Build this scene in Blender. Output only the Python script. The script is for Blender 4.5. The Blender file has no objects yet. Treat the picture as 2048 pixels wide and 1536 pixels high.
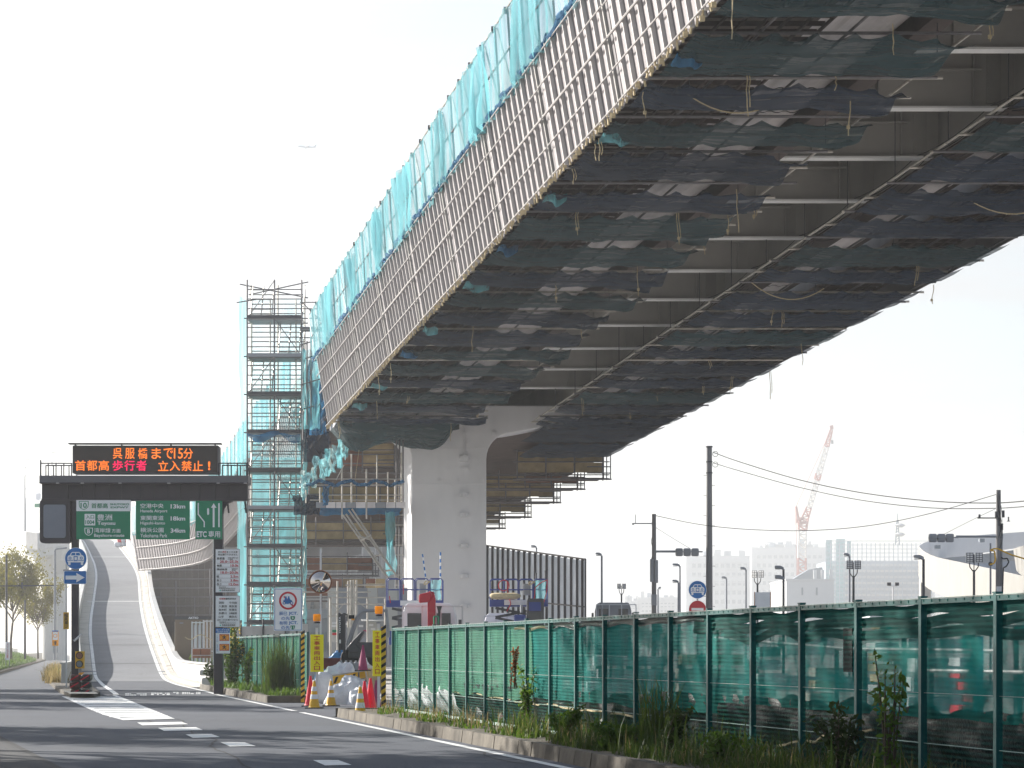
import bpy, math, random
from mathutils import Vector, Matrix, noise
R = math.radians
PI = math.pi
rnd = random.Random(7)
sc = bpy.context.scene
COL = sc.collection

# ------------------------------------------------------------------ camera
F = 5500.0            # focal length in pixels of the 2048 px wide photograph
EYE = 1.5
HAZE = 0.00048
HOR = 1300.0
cam_d = bpy.data.cameras.new('camera')
cam = bpy.data.objects.new('camera', cam_d)
COL.objects.link(cam)
cam.location = (0, 0, EYE)
cam.rotation_euler = (R(90), 0, 0)
cam_d.sensor_width = 36.0
cam_d.lens = F / 2048 * 36.0
cam_d.shift_y = (HOR - 768) / 2048
cam_d.clip_start = 0.5
cam_d.clip_end = 20000
sc.camera = cam

# ------------------------------------------------------------------ sky and sun
SUN_EL, SUN_AZ = 23.0, -50.0        # azimuth from the view direction (+Y), negative = to the left
w = bpy.data.worlds.new('World')
sc.world = w
w.use_nodes = True
nt = w.node_tree
nt.nodes.clear()
wo = nt.nodes.new('ShaderNodeOutputWorld')
bg = nt.nodes.new('ShaderNodeBackground')
sky = nt.nodes.new('ShaderNodeTexSky')
sky.sky_type = 'NISHITA'
sky.sun_disc = False
sky.sun_elevation = R(SUN_EL)
sky.sun_rotation = R(SUN_AZ)
sky.air_density = 1.0
sky.dust_density = 1.2
sky.ozone_density = 1.0
# thin, pale stratus: a low contrast noise blended over the blue
tc = nt.nodes.new('ShaderNodeTexCoord')
mp = nt.nodes.new('ShaderNodeMapping')
mp.inputs['Scale'].default_value = (3.0, 3.0, 16.0)
nz = nt.nodes.new('ShaderNodeTexNoise')
nz.inputs['Scale'].default_value = 1.6
nz.inputs['Detail'].default_value = 7
nz.inputs['Roughness'].default_value = 0.62
cr = nt.nodes.new('ShaderNodeValToRGB')
cr.color_ramp.elements[0].position = 0.40
cr.color_ramp.elements[0].color = (0.30, 0.30, 0.30, 1)
cr.color_ramp.elements[1].position = 0.60
cr.color_ramp.elements[1].color = (1, 1, 1, 1)
mx = nt.nodes.new('ShaderNodeMix')
mx.data_type = 'RGBA'
SKYWHITE = (4.2, 4.3, 4.45, 1)
mx.inputs[7].default_value = SKYWHITE
nt.links.new(tc.outputs['Generated'], mp.inputs['Vector'])
nt.links.new(mp.outputs['Vector'], nz.inputs['Vector'])
nt.links.new(nz.outputs['Fac'], cr.inputs['Fac'])
# the milky veil thins towards the zenith, where the sky turns blue
sp_ = nt.nodes.new('ShaderNodeSeparateXYZ'); nt.links.new(tc.outputs['Generated'], sp_.inputs[0])
el_ = nt.nodes.new('ShaderNodeMapRange'); el_.inputs[1].default_value = 0.10; el_.inputs[2].default_value = 0.6
el_.inputs[3].default_value = 1.0; el_.inputs[4].default_value = 0.22
nt.links.new(sp_.outputs[2], el_.inputs[0])
ml_ = nt.nodes.new('ShaderNodeMath'); ml_.operation = 'MULTIPLY'
nt.links.new(cr.outputs['Color'], ml_.inputs[0]); nt.links.new(el_.outputs[0], ml_.inputs[1])
nt.links.new(ml_.outputs[0], mx.inputs[0])
nt.links.new(sky.outputs['Color'], mx.inputs[6])
nt.links.new(mx.outputs[2], bg.inputs['Color'])
bg.inputs['Strength'].default_value = 0.08
nt.links.new(bg.outputs['Background'], wo.inputs['Surface'])

sun_d = bpy.data.lights.new('sun', 'SUN')
sun_d.energy = 5.0
sun_d.angle = R(0.5)
sun_d.color = (1.0, 0.95, 0.87)
sun = bpy.data.objects.new('sun', sun_d)
COL.objects.link(sun)
_az, _el = R(-SUN_AZ), R(SUN_EL)
SUNV = Vector((-math.sin(_az) * math.cos(_el), math.cos(_az) * math.cos(_el), math.sin(_el)))
sun.rotation_euler = SUNV.to_track_quat('Z', 'Y').to_euler()
sun.location = (-60, 60, 60)

sc.view_settings.view_transform = 'Standard'
sc.view_settings.look = 'None'
sc.view_settings.gamma = 1
sc.view_settings.use_curve_mapping = False
sc.view_settings.exposure = 1.2
sc.render.engine = 'CYCLES'
sc.cycles.use_denoising = True
sc.cycles.max_bounces = 6
sc.cycles.diffuse_bounces = 3
sc.cycles.glossy_bounces = 2
sc.cycles.transmission_bounces = 3
sc.cycles.transparent_max_bounces = 24
sc.cycles.volume_bounces = 0
sc.cycles.caustics_reflective = False
sc.cycles.caustics_refractive = False
sc.cycles.sample_clamp_indirect = 6

# ------------------------------------------------------------------ helpers
def V(*a):
    return Vector(a)

def at(px, py, Y):
    """world point seen at photo pixel (px, py) at distance Y"""
    return Vector(((px - 1024) / F * Y, Y, EYE + (HOR - py) / F * Y))

def gd(px, py, z=0.0):
    Y = F * (EYE - z) / (py - HOR)
    return Vector(((px - 1024) / F * Y, Y, z))

def lane(D, Y, z=0.0):
    """point at offset D on the family of lines parallel to the kerb"""
    return Vector((D - 0.18455 * Y, Y, z))

def mat(name, col, rough=0.7, metal=0.0, var=0.18, scale=3.0, bump=0.0, col2=None, stain=0.0, emit=0.0,
        transl=0.0, alpha=1.0, stretch=None, stainscale=0.6, spec=0.4, netscale=None, arange=.22):
    m = bpy.data.materials.new(name)
    m.use_nodes = True
    n = m.node_tree
    n.nodes.clear()
    L = n.links.new
    out = n.nodes.new('ShaderNodeOutputMaterial')
    p = n.nodes.new('ShaderNodeBsdfPrincipled')
    p.inputs['Roughness'].default_value = rough
    p.inputs['Metallic'].default_value = metal
    p.inputs['Specular IOR Level'].default_value = spec
    tcn = n.nodes.new('ShaderNodeTexCoord')
    mpn = n.nodes.new('ShaderNodeMapping')
    L(tcn.outputs['Object'], mpn.inputs['Vector'])
    if stretch:
        mpn.inputs['Scale'].default_value = stretch
    oi = n.nodes.new('ShaderNodeObjectInfo')
    vm = n.nodes.new('ShaderNodeVectorMath')
    vm.operation = 'MULTIPLY_ADD'
    cx = n.nodes.new('ShaderNodeCombineXYZ')
    L(oi.outputs['Random'], cx.inputs[0]); L(oi.outputs['Random'], cx.inputs[1])
    L(cx.outputs[0], vm.inputs[0]); vm.inputs[1].default_value = (37, 53, 11)
    L(mpn.outputs[0], vm.inputs[2])
    t = n.nodes.new('ShaderNodeTexNoise')
    t.inputs['Scale'].default_value = scale
    t.inputs['Detail'].default_value = 6
    t.inputs['Roughness'].default_value = 0.65
    L(vm.outputs[0], t.inputs['Vector'])
    mixc = n.nodes.new('ShaderNodeMix'); mixc.data_type = 'RGBA'
    c = list(col) + [1]
    if col2 is None:
        a = [max(0, x * (1 - var)) for x in col]; b = [min(1, x * (1 + var)) for x in col]
    else:
        a, b = list(col), list(col2)
    mixc.inputs[6].default_value = a + [1]; mixc.inputs[7].default_value = b + [1]
    rm = n.nodes.new('ShaderNodeMapRange')
    rm.inputs[1].default_value = 0.3; rm.inputs[2].default_value = 0.7
    L(t.outputs['Fac'], rm.inputs[0]); L(rm.outputs[0], mixc.inputs[0])
    colout = mixc.outputs[2]
    # every object a touch different from its twin
    hv = n.nodes.new('ShaderNodeHueSaturation')
    mr = n.nodes.new('ShaderNodeMapRange')
    mr.inputs[3].default_value = 1 - var * .5; mr.inputs[4].default_value = 1 + var * .5
    L(oi.outputs['Random'], mr.inputs[0]); L(mr.outputs[0], hv.inputs['Value'])
    L(colout, hv.inputs['Color']); colout = hv.outputs[0]
    if stain > 0:
        t2 = n.nodes.new('ShaderNodeTexNoise')
        t2.inputs['Scale'].default_value = stainscale; t2.inputs['Detail'].default_value = 8
        L(vm.outputs[0], t2.inputs['Vector'])
        r2 = n.nodes.new('ShaderNodeMapRange')
        r2.inputs[1].default_value = 0.5; r2.inputs[2].default_value = 0.72
        r2.inputs[4].default_value = stain
        L(t2.outputs['Fac'], r2.inputs[0])
        m2 = n.nodes.new('ShaderNodeMix'); m2.data_type = 'RGBA'
        L(r2.outputs[0], m2.inputs[0]); L(colout, m2.inputs[6])
        m2.inputs[7].default_value = [x * .35 for x in col] + [1]
        colout = m2.outputs[2]
    L(colout, p.inputs['Base Color'])
    if bump > 0:
        bn = n.nodes.new('ShaderNodeBump')
        bn.inputs['Strength'].default_value = bump; bn.inputs['Distance'].default_value = 0.02
        t3 = n.nodes.new('ShaderNodeTexNoise'); t3.inputs['Scale'].default_value = scale * 9
        t3.inputs['Detail'].default_value = 4
        L(vm.outputs[0], t3.inputs['Vector']); L(t3.outputs['Fac'], bn.inputs['Height'])
        L(bn.outputs[0], p.inputs['Normal'])
    if emit > 0:
        p.inputs['Emission Color'].default_value = c; p.inputs['Emission Strength'].default_value = emit
    last = p.outputs[0]
    if transl > 0:
        tr = n.nodes.new('ShaderNodeBsdfTranslucent')
        L(colout, tr.inputs['Color'])
        ms = n.nodes.new('ShaderNodeMixShader'); ms.inputs[0].default_value = transl
        L(last, ms.inputs[1]); L(tr.outputs[0], ms.inputs[2]); last = ms.outputs[0]
    if alpha < 1:
        tp = n.nodes.new('ShaderNodeBsdfTransparent')
        ms = n.nodes.new('ShaderNodeMixShader')
        L(tp.outputs[0], ms.inputs[1]); L(last, ms.inputs[2])
        # folded cloth: denser and thinner streaks in the weave
        t4 = n.nodes.new('ShaderNodeTexNoise'); t4.inputs['Scale'].default_value = netscale or 1.4
        t4.inputs['Detail'].default_value = 5; t4.inputs['Distortion'].default_value = 0.6
        L(vm.outputs[0], t4.inputs['Vector'])
        r4 = n.nodes.new('ShaderNodeMapRange')
        r4.inputs[1].default_value = 0.32; r4.inputs[2].default_value = 0.68
        r4.inputs[3].default_value = max(0.02, alpha - arange); r4.inputs[4].default_value = min(1, alpha + arange)
        L(t4.outputs['Fac'], r4.inputs[0]); L(r4.outputs[0], ms.inputs[0])
        last = ms.outputs[0]
    L(last, out.inputs['Surface'])
    return m

class MB:
    def __init__(s):
        s.v = []; s.f = []
    def add(s, vs, fs):
        o = len(s.v)
        s.v.extend([tuple(x) for x in vs]); s.f.extend([tuple(i + o for i in f) for f in fs])
        return s
    def box(s, c, d, rz=0.0, m=None):
        hx, hy, hz = d[0] / 2, d[1] / 2, d[2] / 2
        M = m or Matrix.Rotation(rz, 3, 'Z')
        c = Vector(c)
        vs = [c + M @ Vector((x, y, z)) for z in (-hz, hz) for x, y in ((-hx, -hy), (hx, -hy), (hx, hy), (-hx, hy))]
        return s.add(vs, [(3, 2, 1, 0), (4, 5, 6, 7), (0, 1, 5, 4), (1, 2, 6, 5), (2, 3, 7, 6), (3, 0, 4, 7)])
    def hexa(s, b, t):
        """eight corners: four below (ccw), four above"""
        return s.add(list(b) + list(t), [(3, 2, 1, 0), (4, 5, 6, 7), (0, 1, 5, 4), (1, 2, 6, 5), (2, 3, 7, 6), (3, 0, 4, 7)])
    def bar(s, p, q, wd, ht=None):
        p, q = Vector(p), Vector(q)
        ht = ht or wd
        d = q - p
        if d.length < 1e-6: return s
        M = d.to_track_quat('Y', 'Z').to_matrix()
        return s.box((p + q) / 2, (wd, d.length, ht), m=M)
    def tube(s, p, q, r, n=6, r2=None, cap=True):
        p, q = Vector(p), Vector(q)
        r2 = r if r2 is None else r2
        d = q - p
        if d.length < 1e-6: return s
        M = d.to_track_quat('Z', 'Y').to_matrix()
        vs = []
        for c, rr in ((p, r), (q, r2)):
            for i in range(n):
                a = 2 * PI * i / n
                vs.append(c + M @ Vector((rr * math.cos(a), rr * math.sin(a), 0)))
        fs = [(i, (i + 1) % n, n + (i + 1) % n, n + i) for i in range(n)]
        if cap: fs += [tuple(reversed(range(n))), tuple(range(n, 2 * n))]
        return s.add(vs, fs)
    def path(s, pts, r, n=5):
        for a, b in zip(pts[:-1], pts[1:]): s.tube(a, b, r, n)
        return s
    def prism(s, poly, y0, y1):
        """poly in the XZ plane extruded along Y"""
        n = len(poly)
        vs = [(x, y0, z) for x, z in poly] + [(x, y1, z) for x, z in poly]
        fs = [tuple(range(n)), tuple(reversed(range(n, 2 * n)))] + [(i, n + i, n + (i + 1) % n, (i + 1) % n) for i in range(n)]
        return s.add(vs, fs)
    def slab(s, poly, z0, z1):
        n = len(poly)
        vs = [(x, y, z0) for x, y in poly] + [(x, y, z1) for x, y in poly]
        fs = [tuple(reversed(range(n))), tuple(range(n, 2 * n))] + [(i, (i + 1) % n, n + (i + 1) % n, n + i) for i in range(n)]
        return s.add(vs, fs)
    def lathe(s, c, prof, n=14):
        c = Vector(c); vs = []; fs = []
        for r, z in prof:
            for i in range(n):
                a = 2 * PI * i / n
                vs.append(c + Vector((r * math.cos(a), r * math.sin(a), z)))
        for k in range(len(prof) - 1):
            for i in range(n):
                j = (i + 1) % n
                fs.append((k * n + i, k * n + j, (k + 1) * n + j, (k + 1) * n + i))
        fs.append(tuple(reversed(range(n)))); fs.append(tuple(range((len(prof) - 1) * n, len(prof) * n)))
        return s.add(vs, fs)
    def grid(s, fn, nu, nv):
        vs = [fn(i / nu, j / nv) for j in range(nv + 1) for i in range(nu + 1)]
        W = nu + 1
        return s.add(vs, [(j * W + i, j * W + i + 1, (j + 1) * W + i + 1, (j + 1) * W + i) for j in range(nv) for i in range(nu)])
    def mesh(s, name, material=None, smooth=False):
        me = bpy.data.meshes.new(name)
        me.from_pydata(s.v, [], s.f)
        me.update()
        if material: me.materials.append(material)
        if smooth: me.shade_smooth()
        return me
    def build(s, name, material=None, parent=None, smooth=False, bevel=0.0, label=None, kind=None):
        o = link(name, s.mesh(name, material, smooth), parent)
        if bevel:
            b = o.modifiers.new('edge', 'BEVEL'); b.width = bevel; b.segments = 2; b.limit_method = 'ANGLE'
        if label: o['label'] = label
        if kind: o['kind'] = kind
        return o

def link(name, me, parent=None):
    o = bpy.data.objects.new(name, me)
    COL.objects.link(o)
    if parent is not None: o.parent = parent
    return o

def tag(o, label=None, cat=None, group=None, kind=None):
    if label: o['label'] = label
    if cat: o['category'] = cat
    if group: o['group'] = group
    if kind: o['kind'] = kind
    return o

def empty(name, loc, label, cat, group=None, rz=0.0):
    o = bpy.data.objects.new(name, None)
    COL.objects.link(o)
    o.location = loc; o.rotation_euler = (0, 0, rz); o.empty_display_size = .2
    return tag(o, label, cat, group)

_kids = {}
def copy_thing(root, loc=None, rz=None, label=None, group=None):
    r = root.copy(); COL.objects.link(r)
    if loc is not None: r.location = loc
    if rz is not None: r.rotation_euler = (0, 0, rz)
    if label: r['label'] = label
    if group: r['group'] = group
    for ch in list(root.children):
        c = ch.copy(); COL.objects.link(c); c.parent = r
        for g in list(ch.children):
            d = g.copy(); COL.objects.link(d); d.parent = c
    return r

def struct(name, mb, m, **k):
    o = mb.build(name, m, **k)
    o['kind'] = 'structure'
    return o

_tc = {}
def text_mesh(s, bold=0.0, vertical=False):
    if any(ord(ch) > 0x3000 for ch in s): bold = min(bold, .009)
    key = (s, bold, vertical)
    if key in _tc: return _tc[key]
    c = bpy.data.curves.new('lettering', 'FONT')
    c.body = '\n'.join(s) if vertical else s
    c.offset = bold
    c.align_x = 'CENTER' if vertical else 'LEFT'
    c.space_line = 0.92 if vertical else 1.0
    c.resolution_u = 3
    c.extrude = 0.004
    o = bpy.data.objects.new('lettering', c)
    me = bpy.data.meshes.new_from_object(o)
    vs = [v.co.copy() for v in me.vertices]
    fs = [tuple(p.vertices) for p in me.polygons]
    bpy.data.meshes.remove(me); bpy.data.objects.remove(o); bpy.data.curves.remove(c)
    x0 = min(v.x for v in vs); x1 = max(v.x for v in vs); y0 = min(v.y for v in vs); y1 = max(v.y for v in vs)
    _tc[key] = (vs, fs, x0, x1, y0, y1)
    return _tc[key]

class Sign:
    """flat board facing the viewer's road; coordinates given on the board in photo pixels at its own distance"""
    def __init__(s, name, x0, y0, x1, y1, Y, label, cat, group=None):
        s.Y = Y; s.k = Y / F
        s.cx, s.cy = (x0 + x1) / 2, (y0 + y1) / 2
        s.r = (x0, y0, x1, y1)
        s.root = empty(name, at(s.cx, s.cy, Y), label, cat, group)
    def p(s, x, y): return ((x - s.cx) * s.k, (s.cy - y) * s.k)
    def rect(s, x0, y0, x1, y1, m, name='panel', front=-0.02, back=0.02, bevel=0.0, parent=None, rnd_=0):
        (a, b), (c, d) = s.p(x0, y1), s.p(x1, y0)
        if rnd_:
            r = rnd_ * s.k; poly = []
            for cx, cz, a0 in ((c - r, d - r, 0), (a + r, d - r, 90), (a + r, b + r, 180), (c - r, b + r, 270)):
                for i in range(5):
                    t = R(a0 + i * 22.5); poly.append((cx + r * math.cos(t), cz + r * math.sin(t)))
            mb = MB().prism(list(reversed(poly)), front, back)
        else:
            mb = MB().prism([(a, b), (c, b), (c, d), (a, d)], front, back)
        return mb.build(name, m, parent or s.root, bevel=bevel)
    def poly(s, pts, m, name='symbol', front=-0.038, back=-0.02, parent=None):
        return MB().prism([s.p(*q) for q in pts], front, back).build(name, m, parent or s.root)
    def polys(s, lst, m, name='symbol', front=-0.038, back=-0.02, parent=None):
        mb = MB()
        for q in lst: mb.prism([s.p(*t) for t in q], front, back)
        return mb.build(name, m, parent or s.root)
    def disc(s, cx, cy, r, m, name='disc', front=-0.024, back=0.0, n=40, r_in=None):
        if r_in:
            mb = MB(); vs = []; 
            for y in (front, back):
                for rr in (r, r_in):
                    for i in range(n):
                        a = 2 * PI * i / n; x, z = s.p(cx + rr * math.cos(a), cy + rr * math.sin(a)); vs.append((x, y, z))
            fs = []
            for i in range(n):
                j = (i + 1) % n
                fs += [(i, j, n + j, n + i), (2 * n + i, 3 * n + i, 3 * n + j, 2 * n + j), (i, 2 * n + i, 2 * n + j, j), (n + i, n + j, 3 * n + j, 3 * n + i)]
            mb.add(vs, fs)
            return mb.build(name, m, s.root)
        return MB().prism([s.p(cx + r * math.cos(2 * PI * i / n), cy + r * math.sin(2 * PI * i / n)) for i in range(n)], front, back).build(name, m, s.root)
    def text(s, t, x0, y0, x1, y1, m, bold=0.0, vertical=False, front=-0.027, name='lettering', mb=None):
        vs, fs, a, b, c, d = text_mesh(t, bold, vertical)
        (X0, Z0), (X1, Z1) = s.p(x0, y1), s.p(x1, y0)
        sx = (X1 - X0) / (b - a); sz = (Z1 - Z0) / (d - c)
        out = [(X0 + (v.x - a) * sx, front - v.z * 1.0, Z0 + (v.y - c) * sz) for v in vs]
        if mb is not None:
            mb.add(out, fs); return mb
        q = MB(); q.add(out, fs)
        return q.build(name, m, s.root)
# ------------------------------------------------------------------ materials
M = {}
def asphalt(name, base, dark):
    m = mat(name, base, rough=0.88, var=0.12, scale=0.35, bump=0.35, stain=0.25, stainscale=0.12)
    n = m.node_tree; L = n.links.new
    p = [x for x in n.nodes if x.type == 'BSDF_PRINCIPLED'][0]
    src = p.inputs['Base Color'].links[0].from_socket
    tcn = [x for x in n.nodes if x.type == 'TEX_COORD'][0]
    # aggregate speckle
    v = n.nodes.new('ShaderNodeTexNoise'); v.inputs['Scale'].default_value = 38; v.inputs['Detail'].default_value = 3
    L(tcn.outputs['Object'], v.inputs['Vector'])
    r = n.nodes.new('ShaderNodeMapRange'); r.inputs[1].default_value = .35; r.inputs[2].default_value = .7
    r.inputs[3].default_value = .72; r.inputs[4].default_value = 1.45
    L(v.outputs['Fac'], r.inputs[0])
    mm = n.nodes.new('ShaderNodeMix'); mm.data_type = 'RGBA'; mm.blend_type = 'MULTIPLY'; mm.inputs[0].default_value = 1
    L(src, mm.inputs[6]); L(r.outputs[0], mm.inputs[7])
    # hairline cracks
    vo = n.nodes.new('ShaderNodeTexVoronoi'); vo.feature = 'DISTANCE_TO_EDGE'; vo.inputs['Scale'].default_value = 0.22
    nn = n.nodes.new('ShaderNodeTexNoise'); nn.inputs['Scale'].default_value = 1.3; nn.inputs['Detail'].default_value = 5
    L(tcn.outputs['Object'], nn.inputs['Vector'])
    va = n.nodes.new('ShaderNodeVectorMath'); va.operation = 'MULTIPLY_ADD'
    L(nn.outputs['Color'], va.inputs[0]); va.inputs[1].default_value = (1.6, 1.6, 1.6); L(tcn.outputs['Object'], va.inputs[2])
    L(va.outputs[0], vo.inputs['Vector'])
    cr_ = n.nodes.new('ShaderNodeMapRange'); cr_.inputs[1].default_value = 0.0; cr_.inputs[2].default_value = 0.006
    cr_.inputs[3].default_value = 0.55; cr_.inputs[4].default_value = 1.0
    L(vo.outputs['Distance'], cr_.inputs[0])
    m3 = n.nodes.new('ShaderNodeMix'); m3.data_type = 'RGBA'; m3.blend_type = 'MULTIPLY'; m3.inputs[0].default_value = .7
    L(mm.outputs[2], m3.inputs[6]); L(cr_.outputs[0], m3.inputs[7])
    L(m3.outputs[2], p.inputs['Base Color'])
    return m
M['asphalt'] = asphalt('asphalt', (0.062, 0.071, 0.092), .5)
M['asphalt_dark'] = asphalt('asphalt_dark', (0.045, 0.046, 0.05), .5)
M['asphalt_ramp'] = asphalt('asphalt_ramp', (0.165, 0.17, 0.185), .5)
M['paint'] = mat('road_paint', (0.75, 0.75, 0.74), rough=.6, var=.1, scale=6, stain=.55, stainscale=3.5, bump=.2)
M['soil'] = mat('soil', (0.10, 0.085, 0.06), rough=.95, var=.4, scale=2, bump=.6)
M['gravel'] = mat('gravel', (0.36, 0.345, 0.33), rough=.95, var=.3, scale=1.2, bump=.8)
M['kerb'] = mat('kerb_concrete', (0.115, 0.10, 0.08), rough=.9, var=.35, scale=2.2, bump=.5, stain=.8, stainscale=1.3)
M['concrete'] = mat('concrete', (0.50, 0.47, 0.42), rough=.85, var=.12, scale=1.5, bump=.25, stain=.35, stainscale=.8)
M['concrete_far'] = mat('pale_concrete', (0.50, 0.50, 0.48), rough=.85, var=.08, scale=.3, stain=.15, stainscale=.1)
M['barrier'] = mat('white_barrier_paint', (0.50, 0.49, 0.48), rough=.5, var=.05, scale=1.5, stain=.3, stainscale=1.2, stretch=(1, 1, .3))
M['pier'] = mat('pier_paint', (0.74, 0.725, 0.74), rough=.5, var=.05, scale=.8, stain=.18, stainscale=.7, stretch=(1, 1, .35))
M['soffit'] = mat('soffit_steel', (0.42, 0.40, 0.38), rough=.6, var=.12, scale=.8, stain=.4, stainscale=.5)
M['corrug'] = mat('corrugated_white', (0.86, 0.80, 0.80), rough=.5, var=.1, scale=1.0, stain=.4, stainscale=.7)
M['beam_web'] = mat('beam_paint_grey', (0.36, 0.34, 0.315), rough=.55, var=.1, scale=.6, stain=.35, stainscale=.5)
M['flange'] = mat('flange_paint', (0.82, 0.81, 0.80), rough=.35, var=.08, scale=2)
M['rust_girder'] = mat('dark_brown_primer', (0.075, 0.048, 0.042), rough=.7, var=.3, scale=2, stain=.3)
M['form'] = mat('formwork_board', (0.22, 0.18, 0.16), rough=.8, var=.25, scale=1.2, stain=.4)
M['pipe'] = mat('galvanised_pipe', (0.55, 0.51, 0.46), rough=.45, metal=.35, var=.15, scale=5, stain=.35, stainscale=4)
M['pipe_dark'] = mat('dull_scaffold_pipe', (0.17, 0.16, 0.17), rough=.55, metal=.4, var=.2, scale=5)
M['rope'] = mat('straw_rope', (0.55, 0.45, 0.28), rough=.95, var=.2, scale=20)
M['sheet_grey'] = mat('ribbed_grey_sheet', (0.29, 0.265, 0.275), rough=.5, metal=.15, var=.15, scale=.9, stain=.3, stretch=(1, 1, .3))
M['rib_light'] = mat('pale_aluminium_rib', (0.50, 0.47, 0.46), rough=.4, metal=.1, var=.12, scale=4, stain=.3, stainscale=4)
M['ply'] = mat('plywood', (0.40, 0.30, 0.17), rough=.8, var=.25, scale=1.4, stain=.4, stainscale=.9)
M['ply_dark'] = mat('red_brown_ply', (0.26, 0.12, 0.08), rough=.8, var=.25, scale=1.4, stain=.4)
M['net_teal'] = mat('teal_safety_net', (0.20, 0.54, 0.60), rough=.9, var=.25, scale=1.1, transl=.5, alpha=.54, stretch=(1.6, 1.6, .22), netscale=1.3)
M['net_teal_thin'] = mat('thin_teal_net', (0.28, 0.62, 0.70), rough=.9, var=.2, scale=1.1, transl=.5, alpha=.28, stretch=(1, 1, .4), netscale=.9)
M['net_pale'] = mat('pale_torn_net', (0.55, 0.72, 0.72), rough=.9, var=.2, scale=1.1, transl=.4, alpha=.7, netscale=2)
M['net_hem'] = mat('dark_green_hem', (0.003, 0.07, 0.062), rough=.9, var=.4, scale=2, transl=.2)
M['net_blue'] = mat('blue_safety_net', (0.03, 0.16, 0.32), rough=.9, var=.25, scale=1.2, transl=.35, alpha=.80)
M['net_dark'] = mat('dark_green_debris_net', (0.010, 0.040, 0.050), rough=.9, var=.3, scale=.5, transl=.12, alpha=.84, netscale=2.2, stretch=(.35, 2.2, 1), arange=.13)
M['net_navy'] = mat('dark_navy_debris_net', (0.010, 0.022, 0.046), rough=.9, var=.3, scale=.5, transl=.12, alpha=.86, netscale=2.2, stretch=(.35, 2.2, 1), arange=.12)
M['gantry'] = mat('gantry_dark_paint', (0.050, 0.042, 0.052), rough=.45, var=.12, scale=1.2, stain=.2)
M['gantry_rail'] = mat('gantry_walkway_paint', (0.13, 0.125, 0.14), rough=.45, var=.1, scale=1.2)
M['led_board'] = mat('display_face', (0.055, 0.042, 0.038), rough=.5, var=.06, scale=2)
M['led_orange'] = mat('display_orange', (1.0, 0.20, 0.02), emit=.5, var=0)
M['led_pink'] = mat('display_pink', (1.0, 0.01, 0.10), emit=.5, var=0)
M['sign_green'] = mat('sign_green', (0.0, 0.23, 0.115), rough=.4, var=.05)
M['sign_blue'] = mat('sign_blue', (0.005, 0.16, 0.50), rough=.4, var=.05)
M['sign_white'] = mat('sign_white', (0.88, 0.89, 0.92), rough=.4, var=.03, emit=0)
M['sign_black'] = mat('sign_black', (0.03, 0.03, 0.035), rough=.5, var=.0)
M['sign_red'] = mat('sign_red', (0.55, 0.01, 0.03), rough=.4, var=.03)
M['sign_yellow'] = mat('sign_yellow', (0.95, 0.86, 0.0), rough=.45, var=.03)
M['sign_orange'] = mat('sign_orange', (0.95, 0.38, 0.02), rough=.45, var=.03)
M['grey_glass'] = mat('dull_grey_display', (0.20, 0.22, 0.27), rough=.35, var=.12, scale=.8)
M['teal_mark'] = mat('teal_mark', (0.05, 0.5, 0.42), rough=.5, var=0)
M['fence_green'] = mat('fence_post_green', (0.0, 0.085, 0.085), rough=.45, var=.1, scale=3, stain=.2)
M['fence_rail'] = mat('fence_rail_pale', (0.36, 0.46, 0.42), rough=.4, metal=.2, var=.15, scale=3, stain=.3, stainscale=2)
M['wire'] = mat('green_fence_wire', (0.02, 0.17, 0.13), rough=.95, var=.1, scale=3, spec=.05)
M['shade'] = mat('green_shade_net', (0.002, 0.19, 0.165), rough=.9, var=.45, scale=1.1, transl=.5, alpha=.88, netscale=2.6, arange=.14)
M['net_sunlit'] = mat('sunlit_green_shade_net', (0.13, 0.38, 0.25), rough=.9, var=.35, scale=.9, transl=.45, alpha=.9, netscale=2.5)  # same green net, colour raised to look sunlit
M['bag_black'] = mat('black_plastic', (0.012, 0.013, 0.018), rough=.32, var=.4, scale=4, bump=.8)
M['bag_white'] = mat('white_woven_sack', (0.66, 0.67, 0.70), rough=.7, var=.15, scale=3, bump=.8, stain=.3)
M['bag_net'] = mat('brown_mesh_sack', (0.10, 0.045, 0.04), rough=.9, var=.3, scale=9, bump=.8)
M['cone_red'] = mat('cone_red', (0.85, 0.02, 0.06), rough=.5, var=.08, transl=.2)
M['cone_magenta'] = mat('faded_magenta', (0.33, 0.03, 0.12), rough=.6, var=.1)
M['cone_yellow'] = mat('cone_yellow', (0.80, 0.45, 0.02), rough=.5, var=.12, scale=6, stain=.25, stainscale=5)
M['cone_white'] = mat('cone_reflector', (0.78, 0.80, 0.84), rough=.4, var=.06)
M['rubber'] = mat('black_rubber', (0.015, 0.015, 0.016), rough=.8, var=.2, scale=6)
M['amber'] = mat('amber_lens', (1.0, 0.50, 0.01), rough=.2, var=.15, scale=9, transl=.45)
M['post_white'] = mat('white_painted_post', (0.72, 0.72, 0.73), rough=.45, var=.08, scale=4, stain=.25)
M['steel'] = mat('grey_painted_steel', (0.30, 0.31, 0.34), rough=.45, metal=.2, var=.1, scale=2, stain=.2)
M['steel_dark'] = mat('dark_steel', (0.07, 0.07, 0.08), rough=.45, metal=.3, var=.15, scale=3)
M['pole'] = mat('concrete_pole', (0.23, 0.22, 0.22), rough=.8, var=.12, scale=3, stain=.3, stretch=(1, 1, .15))
M['blue_steel'] = mat('lift_blue_paint', (0.035, 0.06, 0.26), rough=.4, var=.12, scale=3, stain=.2)
M['red_steel'] = mat('crane_red_paint', (0.55, 0.015, 0.04), rough=.4, var=.1, scale=2)
M['white_paint'] = mat('vehicle_white_paint', (0.76, 0.76, 0.80), rough=.3, var=.04, scale=1.5, stain=.12)
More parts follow.
